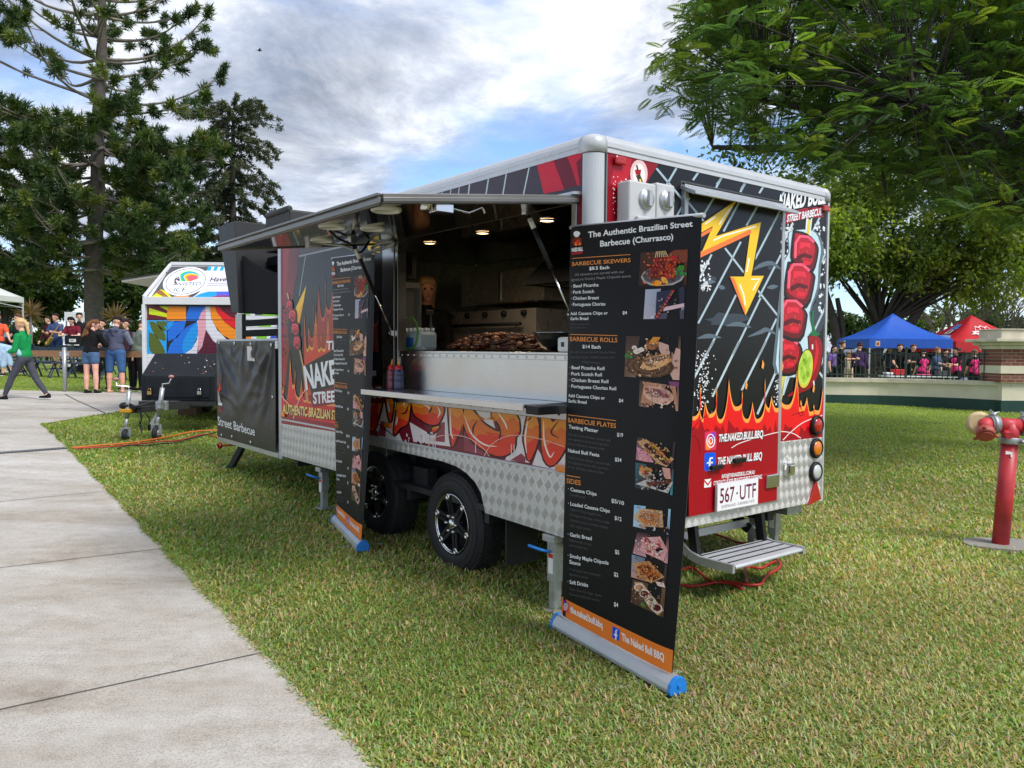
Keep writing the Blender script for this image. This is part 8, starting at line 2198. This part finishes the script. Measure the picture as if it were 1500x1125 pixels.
# --- tall hoop pine
Y = 38.0
b0 = at(134, 470, Y); b0.z = float(terr(b0.x, b0.y)); tpz = at(154, -90, Y) - b0
o = tree_root('hoop_pine', 'tall hoop pine with bare upper limbs and round dark tufts at far left', b0)
m = MB(); tk = lambda z: Vector((tpz.x * (z / tpz.z) ** 1.1, 0, z))
m.tube([tk(z) + Vector((.05 * math.sin(z), 0, 0)) for z in np.linspace(-.2, tpz.z, 26)], [.50 - .36 * (k / 25) ** .8 + (.12 if k == 0 else 0) for k in range(26)], 18)
m.build('trunk', MT['bark'], o)
m = MB(); lv = Leaves(); rd = random.Random(21)
z = 4.2
while z < tpz.z - .3:
    f = z / tpz.z
    sparse = z > 11.8
    nb = rd.choice((4, 5, 6)) if sparse else rd.choice((6, 7))
    a0 = rd.uniform(0, 6.28)
    for k in range(nb):
        a = a0 + k * 2 * PI / nb + rd.uniform(-.35, .35)
        ln = (5.6 - 1.6 * max(0, f - .55) / .45) * rd.uniform(.68, 1.05)
        if z < 6.5: ln *= .95
        out = Vector((math.cos(a), math.sin(a), 0)); rise = .30 if sparse else rd.uniform(-.18, .14)
        sag = rd.uniform(.0, .28)
        st_ = tk(z)
        pts = [st_ + out * ln * t + Vector((0, 0, ln * (rise * t - sag * 4 * t * (1 - t) * .5 + .10 * t ** 4))) + Vector((-out.y, out.x, 0)) * .3 * math.sin(t * 3 + k) for t in np.linspace(0, 1, 9)]
        r0 = .085 if sparse else .075
        m.tube(pts, [r0 * (1 - .75 * i / 8) for i in range(9)], 6)
        nt = rd.randint(5, 8) if sparse else rd.randint(15, 19)
        for j in range(nt):
            t = 1 - (rd.random() ** (.9 if not sparse else 1.3)) * (.66 if not sparse else .55)
            i = min(7, int(t * 8)); q = pts[i].lerp(pts[i + 1], t * 8 - i)
            sd = Vector((-out.y, out.x, 0)) * rd.uniform(-1, 1) + Vector((0, 0, rd.uniform(-.35, .55))) + out * rd.uniform(.1, .7)
            e = q + sd * rd.uniform(.25, 1.05)
            if j < 2: e = pts[8] + out * .1 * j; 
            m.tube([q, q.lerp(e, .6) + Vector((0, 0, -.05)), e], [.026, .02, .014], 4, cap=False)
            base = rd.choice([(.036, .070, .020), (.050, .095, .022), (.078, .122, .024), (.13, .165, .030), (.062, .105, .034)])
            ax_ = (sd.normalized() * .8 + Vector((0, 0, .35))).normalized()
            tuft(lv, e, ax_, rd.randint(105, 140), rd.uniform(.30, .44), .05, 1.2, base)
    z += rd.uniform(.62, .82) if not sparse else rd.uniform(.85, 1.2)
m.build('branches', MT['bark_pale'], o); lv.build('foliage', o, MT['needle'])
# --- bunya pine with a domed crown
Y = 55.0
b1 = at(338, 470, Y); b1.z = float(terr(b1.x, b1.y)); ht = at(345, 146, Y).z - b1.z
o = tree_root('bunya_pine', 'dome topped bunya pine with drooping rope-like branches, right of the hoop pine', b1)
m = MB(); m.tube([(.3 * k / 10, 0, (ht - .9) * k / 10) for k in range(11)], [.42 - .32 * k / 10 for k in range(11)], 12); m.build('trunk', MT['bark_dark'], o)
m = MB(); lv = Leaves(); rd = random.Random(8)
z = 4.0
while z < ht - .1:
    top = ht - z; rr = 3.3 * min(1, ((top + .15) / 1.9) ** .5) * rd.uniform(.9, 1.05)
    for k in range(9):
        a = rd.uniform(0, 6.28); ln = rr * rd.uniform(.78, 1.05) * (1 if z > 8 else .8); out = Vector((math.cos(a), math.sin(a), 0))
        up = .55 if top < 2.2 else .12
        pts = [Vector((.3 * z / ht, 0, z)) + out * ln * t + Vector((0, 0, ln * (up * t - .36 * t * t))) for t in np.linspace(0, 1, 7)]
        m.tube(pts, [.045 * (1 - .7 * i / 6) for i in range(7)], 4, cap=False)
        for j in range(13):
            t = 1 - rd.random() ** 1.5 * .75; i = min(5, int(t * 6)); q = pts[i].lerp(pts[i + 1], t * 6 - i)
            d = (pts[i + 1] - pts[i]).normalized()
            c = rd.choice([(.050, .066, .030), (.070, .088, .040), (.095, .105, .050), (.055, .068, .032)])
            tuft(lv, q + Vector((rd.uniform(-.12, .12), rd.uniform(-.12, .12), rd.uniform(-.16, .06))), d * .7 + Vector((0, 0, -.3)), 22, .32, .07, .7, c)
    for k in range(7):
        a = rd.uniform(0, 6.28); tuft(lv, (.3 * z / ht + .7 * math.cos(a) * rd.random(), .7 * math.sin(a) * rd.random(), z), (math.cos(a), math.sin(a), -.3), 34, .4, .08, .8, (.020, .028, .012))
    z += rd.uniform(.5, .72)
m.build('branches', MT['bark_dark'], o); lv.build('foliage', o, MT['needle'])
# --- broad-leaved trees
def leafy(label, p, h, rx, ry, zc0, cols, n_lobe=14, n_leaf=9000, leaf=(.16, .09), trunk_r=.25, seed=1, group=None, lean=(0, 0), name='broadleaf_tree', bark='bark', lobe_r=.36, limbs=True):
    rd = random.Random(seed); o = tree_root(name, label, p, group)
    lv = Leaves(); m = MB()
    rz_ = (h - zc0) / 2; cz = zc0 + rz_
    fork = Vector((lean[0] * .4, lean[1] * .4, zc0 * .75))
    m.tube([(0, 0, -.2), fork * .5 + Vector((.05, 0, 0)), fork], [trunk_r * 1.25, trunk_r, trunk_r * .8], 12)
    lobes = []
    for k in range(n_lobe):
        while 1:
            v = Vector((rd.uniform(-1, 1), rd.uniform(-1, 1), rd.uniform(-1, 1)))
            if .25 < v.length < 1: break
        c = Vector((lean[0] + v.x * rx * .72, lean[1] + v.y * ry * .72, cz + v.z * rz_ * .74)); r_ = lobe_r * min(rx, rz_ * 1.5) * rd.uniform(.7, 1.25)
        lobes.append((c, r_))
        if limbs:
            mid = fork.lerp(c, .5) + Vector((rd.uniform(-.3, .3), rd.uniform(-.3, .3), rd.uniform(-.2, .5)))
            m.tube(curve_pts([fork, mid, c.lerp(mid, .25)], 4), [trunk_r * (.26 if n_lobe < 30 else .2) * (1 - .085 * i) for i in range(9)], 6)
            for j in range(3):
                e = c + Vector((rd.uniform(-1, 1), rd.uniform(-1, 1), rd.uniform(-.6, 1))) * r_ * .9; m.tube([c, c.lerp(e, .5) + Vector((0, 0, .1)), e], [trunk_r * .1, trunk_r * .06, trunk_r * .03], 4, cap=False)
    tot = sum(r_ ** 2 for _, r_ in lobes)
    for c, r_ in lobes:
        n = int(n_leaf * r_ ** 2 / tot); nc = max(6, n // 26)
        d = unit(tr.normal(0, 1, (nc, 3))); rad = r_ * tr.uniform(.35, 1.06, (nc, 1)) ** .6
        cc = np.array(c) + d * rad * np.array([1, 1, .8])
        tone = tr.uniform(.55, 1.3, (nc, 1)); base = np.array([cols[i] for i in tr.integers(0, len(cols), nc)]) * tone
        k = tr.integers(0, nc, n); P = cc[k] + tr.normal(0, 1, (n, 3)) * r_ * .16
        D = unit(tr.normal(0, 1, (n, 3)) * .9 + d[k] * .6 + np.array([0, 0, -.35]))
        lv.add(P, D, unit(tr.normal(0, .7, (n, 3)) + np.array([0, 0, 1.])), leaf[0] * tr.uniform(.7, 1.3, n), leaf[1], base[k] * tr.uniform(.75, 1.25, (n, 1)))
    m.build('trunk', MT[bark], o); lv.build('foliage', o, MT['leaf'])
    return o
def base_at(px, Y): p = at(px, 500, Y); return Vector((p.x, p.y, float(terr(p.x, p.y))))
def z_at(py, Y, p): return at(400, py, Y).z - p.z
DKG = [(.035, .065, .02), (.050, .088, .024), (.07, .11, .03)]; MID = [(.050, .090, .022), (.075, .12, .028), (.040, .075, .022)]; YGR = [(.12, .135, .045), (.15, .16, .06), (.10, .12, .04), (.17, .15, .07)]
GB = 'trees beyond the band lawn'
for (px, Y, yt, yb, hw, cols, lab, sd, nl) in (
    (8, 47, 352, 478, 62, DKG, 'dark bushy tree at the far left edge behind the white marquee', 3, 11000),
    (72, 50, 385, 482, 60, DKG, 'dark low tree left of the hoop pine trunk', 4, 9000),
    (188, 52, 372, 482, 66, DKG, 'dark dense tree just right of the hoop pine trunk', 5, 11000),
    (232, 60, 352, 470, 40, MID, 'mid green tree behind the awning of the painted trailer', 6, 7000),
    (272, 66, 336, 440, 46, YGR, 'pale yellow green tree above the painted trailer roof', 7, 9000),
    (318, 70, 372, 460, 40, MID, 'green tree below the bunya pine beyond the painted trailer', 8, 7000),
    (392, 64, 366, 470, 44, MID, 'bright green tree seen between the painted trailer and the black smoker hood', 9, 7000),
    (452, 75, 380, 480, 60, DKG, 'dark tree behind the front of the barbecue trailer', 10, 6000)):
    p = base_at(px, Y); k = Y / 1157.25
    leafy(lab, p, z_at(yt, Y, p), hw * k, hw * k * .9, max(.5, z_at(yb, Y, p)), cols, 13, nl, (.30, .19), .22, sd, GB)
# shrubs and spiky plants along the band lawn
GS_ = 'shrubs behind the band'
for (px, Y, yt, hw, cols, lab, sd) in ((58, 33, 466, 18, MID, 'rounded green shrub behind the saxophone player', 2), (124, 33.5, 464, 22, DKG, 'dark rounded shrub right of the notice board under the hoop pine', 3), (160, 34, 468, 18, MID, 'green shrub behind the heads at the rail', 4), (192, 35, 462, 20, DKG, 'dark shrub left of the painted trailer corner', 5), (20, 34, 470, 24, DKG, 'low dark hedge shrub behind the bending person', 6), (-14, 33, 470, 20, MID, 'green shrub at the very left edge behind the orange shirt', 7)):
    p = base_at(px, Y); k = Y / 1157.25
    leafy(lab, p, z_at(yt, Y, p), hw * k, hw * k, .15, cols, 8, 2600, (.16, .09), .05, sd, GS_, name='shrub', limbs=False)
for px, Y, yt, lab in ((45, 32, 444, 'spiky reddish cordyline left of the hoop pine trunk'), (170, 33, 448, 'spiky pale cordyline right of the hoop pine trunk')):
    p = base_at(px, Y); h = z_at(yt, Y, p); o = tree_root('cordyline', lab, p)
    m = MB(); m.tube([(0, 0, 0), (.03, 0, h * .5), (0, 0, h * .8)], [.06, .05, .04], 8); m.build('trunk', MT['bark_pale'], o)
    lv = Leaves(); n = 90; d = unit(tr.normal(0, 1, (n, 3)) + np.array([0, 0, .5])); lv.add(np.tile([0, 0, h * .78], (n, 1)), d, tr.normal(0, 1, (n, 3)), tr.uniform(.5, .8, n), .06, np.array([.20, .13, .07]) * tr.uniform(.6, 1.3, (n, 1))); lv.build('foliage', o, MT['leaf'])
# --- fig tree and others behind the wall
FIG = [(.15, .21, .04), (.20, .26, .05), (.11, .165, .036), (.27, .30, .06)]
p = base_at(1248, 35)
o = leafy('large spreading fig tree with leaning dark trunks behind the left end of the cream wall', p, z_at(215, 35, p), 8.0, 5.0, z_at(448, 35, p), FIG, 42, 46000, (.22, .13), .45, 12, lean=(3.0, 0), name='fig_tree', bark='bark_dark', lobe_r=.27)
m = MB()
for x0, x1, z1, r_ in ((-.3, -.9, 2.6, .22), (.3, 1.7, 3.0, .30), (.8, 2.9, 3.3, .24), (-.7, -.5, 2.2, .16)): m.tube(curve_pts([(x0, -.2, -.2), ((x0 + x1) / 2 - .1, -.3, z1 * .45), (x1, -.2, z1), (x1 * 1.4, 0, z1 + 1.5)], 5), [r_ * (1.2 - .04 * i) for i in range(16)], 10)
m.build('side_trunk', MT['bark_dark'], o)
p = base_at(1090, 40); leafy('dark tree behind the barbecue trailer roof at its right', p, z_at(205, 40, p), 6.0, 4.5, 2.2, DKG, 22, 17000, (.26, .16), .35, 14)
p = base_at(1590, 42); leafy('leafy tree at the right edge behind the brick pier', p, z_at(230, 42, p), 8.0, 5.5, z_at(405, 42, p), FIG, 26, 26000, (.18, .11), .3, 15)
for i, (px, Y, yt, hw, cols, lab) in enumerate(((1300, 72, 440, 50, MID, 'far green tree behind the peak of the blue marquee'), (1372, 78, 448, 50, YGR, 'far pale tree between the two marquee peaks'), (1440, 74, 440, 52, MID, 'far green tree behind the red marquee'), (1520, 70, 436, 56, DKG, 'far dark tree behind the brick pier'), (1230, 75, 450, 40, DKG, 'far dark tree beside the trailer edge'))):
    p = base_at(px, Y); k = Y / 1157.25; leafy(lab, p, z_at(yt, Y, p), hw * k, hw * k * .7, .6, cols, 10, 5000, (.34, .22), .2, 30 + i, 'far trees beyond the marquees')
# bare tree
p = base_at(1408, 46); o = tree_root('bare_tree', 'leafless pale tree spreading above the red marquee', p)
m = MB(); rd = random.Random(17)
def grow(a, d, ln, r_, lev):
    b = a + d * ln; mid = a.lerp(b, .5) + Vector((rd.uniform(-1, 1), rd.uniform(-1, 1), rd.uniform(-.5, 1))) * ln * .09
    m.tube([a, mid, b], [r_, r_ * .82, r_ * .66], 7 if lev < 3 else 4, cap=False)
    if lev >= 6: return
    for k in range(3 if lev < 4 else 2):
        q = (d + Vector((rd.uniform(-1, 1) * 1.05, rd.uniform(-1, 1) * .7, rd.uniform(-.35, .55)))).normalized()
        grow(b if k < 2 else mid, q, ln * rd.uniform(.62, .86), r_ * .62, lev + 1)
for dx, dz in ((-.9, .7), (-.3, 1), (.4, .9), (1.0, .6), (.1, .8)): grow(Vector((0, 0, 1.2)), Vector((dx, rd.uniform(-.3, .3), dz)).normalized(), 1.75, .17, 1)
m.tube([(0, 0, -.2), (.05, 0, .6), (0, 0, 1.3)], [.36, .28, .24], 12); m.build('trunk', MT['bark_pale'], o)
# --- poinciana reaching over the lawn from the right
def inside(x, y, P):
    c = False
    for i in range(len(P)):
        (x1, y1), (x2, y2) = P[i - 1], P[i]
        if (y1 > y) != (y2 > y) and x < (x2 - x1) * (y - y1) / (y2 - y1) + x1: c = not c
    return c
pr_ = Vector((9.6, 11.5, 0)); pr_.z = float(terr(9.6, 11.5))
o = tree_root('poinciana_tree', 'wide poinciana tree with feathery fern-like leaves hanging into the picture from the upper right', pr_)
CAN = [(975, 85), (1003, 45), (1030, -10), (1070, -170), (1760, -170), (1760, 300), (1500, 315), (1400, 300), (1330, 285), (1240, 268), (1120, 215), (1010, 165), (985, 128)]
m = MB(); rd = random.Random(33); lv = Leaves()
limbs = []
hub = Vector((-.3, 0, 2.6))
m.tube([(0, 0, -.2), (.1, 0, 1.2), hub], [.42, .34, .30], 14)
for tx, ty, tz in ((-6.1, -.3, 5.0), (-6.2, 2.2, 5.0), (-5.0, -2.2, 4.4), (-4.0, 3.0, 5.6), (-2.6, -2.8, 5.0), (-6.0, .8, 6.0), (-4.6, .6, 6.6), (-1.5, 2.4, 6.2), (1.8, 1.5, 5.6), (1.5, -2.5, 5.2)):
    e = Vector((tx, ty, tz)); pts = curve_pts([hub, hub.lerp(e, .35) + Vector((0, 0, .55)), hub.lerp(e, .7) + Vector((0, rd.uniform(-.4, .4), .5)), e], 6)
    m.tube(pts, [.17 * (1 - .85 * i / 18) + .012 for i in range(19)], 8); limbs += pts[5:]
cl = []
while len(cl) < 1500:
    px, py, Y = rd.uniform(960, 1760), rd.uniform(-170, 320), rd.uniform(8.8, 15.5)
    if inside(px, py, CAN): cl.append(at(px, py, Y) - pr_)
for c in cl:
    q = min(limbs, key=lambda l: (l - c).length_squared)
    if (q - c).length > .3: m.tube([q, q.lerp(c, .5) + Vector((0, 0, .10)), c], [.013, .009, .005], 5, cap=False)
    a0 = rd.uniform(0, 6.28); tone = rd.uniform(.6, 1.35)
    base = np.array(rd.choice([(.066, .120, .048), (.078, .138, .050), (.105, .165, .050), (.15, .19, .052), (.070, .125, .065)])) * tone
    for k in range(rd.randint(9, 13)):
        c2 = np.array(c) + np.array([rd.gauss(0, .16), rd.gauss(0, .16), rd.gauss(0, .09)])
        a = a0 + k * 2.4; L_ = rd.uniform(.19, .34)
        d = np.array([math.cos(a), math.sin(a), rd.uniform(-.55, .25)]); d /= np.linalg.norm(d)
        up = unit(np.array([rd.uniform(-.35, .35), rd.uniform(-.35, .35), 1.0])); sd_ = unit(np.cross(d, up)); nn = np.cross(sd_, d)
        j = np.repeat(np.linspace(.12, 1, 11), 2); s_ = np.tile([-1., 1.], 11)
        P = c2 + d[None] * (j * L_)[:, None] + np.array([0, 0, -.14]) * (j ** 2 * L_)[:, None]
        D = d[None] * .55 + sd_[None] * s_[:, None] + np.array([0, 0, -.12])
        lv.add(P, D, nn, .085 * np.sin(np.clip(j, .1, .97) * 2.6 + .35) + .012, .024, base * tr.uniform(.8, 1.25, (22, 1)))
m.build('trunk', MT['bark_dark'], o); lv.build('foliage', o, MT['leaf'])
m = MB()
MT['pod'] = mat('dark_seed_pod', (.045, .026, .020), .7)
for k in range(22):
    c = rd.choice(cl); ln = rd.uniform(.3, .45); a = rd.uniform(0, 6.28)
    m.tube([c, c + Vector((.03 * math.cos(a), .03 * math.sin(a), -ln * .5)), c + Vector((.07 * math.cos(a), .07 * math.sin(a), -ln))], [.010, .026, .008], 6)
m.build('seed_pods', MT['pod'], o)
# --- birds
for px, py, lab in ((306, 44, 'small dark bird gliding right of the hoop pine crown'), (380, 74, 'smaller bird far off to the right of the first')):
    p = at(px, py, 55); o = thing('bird', lab, 'bird', p, R(20), 'birds in the sky')
    m = MB(); m.ball((0, 0, 0), .06, 10, 0, None, (2.4, .8, .8)); m.ball((.16, 0, .02), .035, 8); m.add([(-.12, -.02, 0), (-.26, -.06, 0), (-.26, .06, 0), (-.12, .02, 0), (-.12, 0, .012), (-.26, 0, .012)], [(0, 1, 5, 4), (4, 5, 2, 3), (0, 3, 2, 1)]); m.build('body', MT['dark'], o)
    for s in (-1, 1):
        m = MB(); w_ = [(.07, 0, 0), (.09, .16, .08), (.02, .36, .02), (-.03, .16, .07), (-.07, 0, 0)]; m.add([(x, y * s, z + e) for e in (0, .012) for x, y, z in w_], [(0, 1, 3, 4), (1, 2, 3), (9, 8, 6, 5), (8, 7, 6), (0, 5, 6, 1), (1, 6, 7, 2), (2, 7, 8, 3), (3, 8, 9, 4)]); m.build('wing', MT['dark'], o)
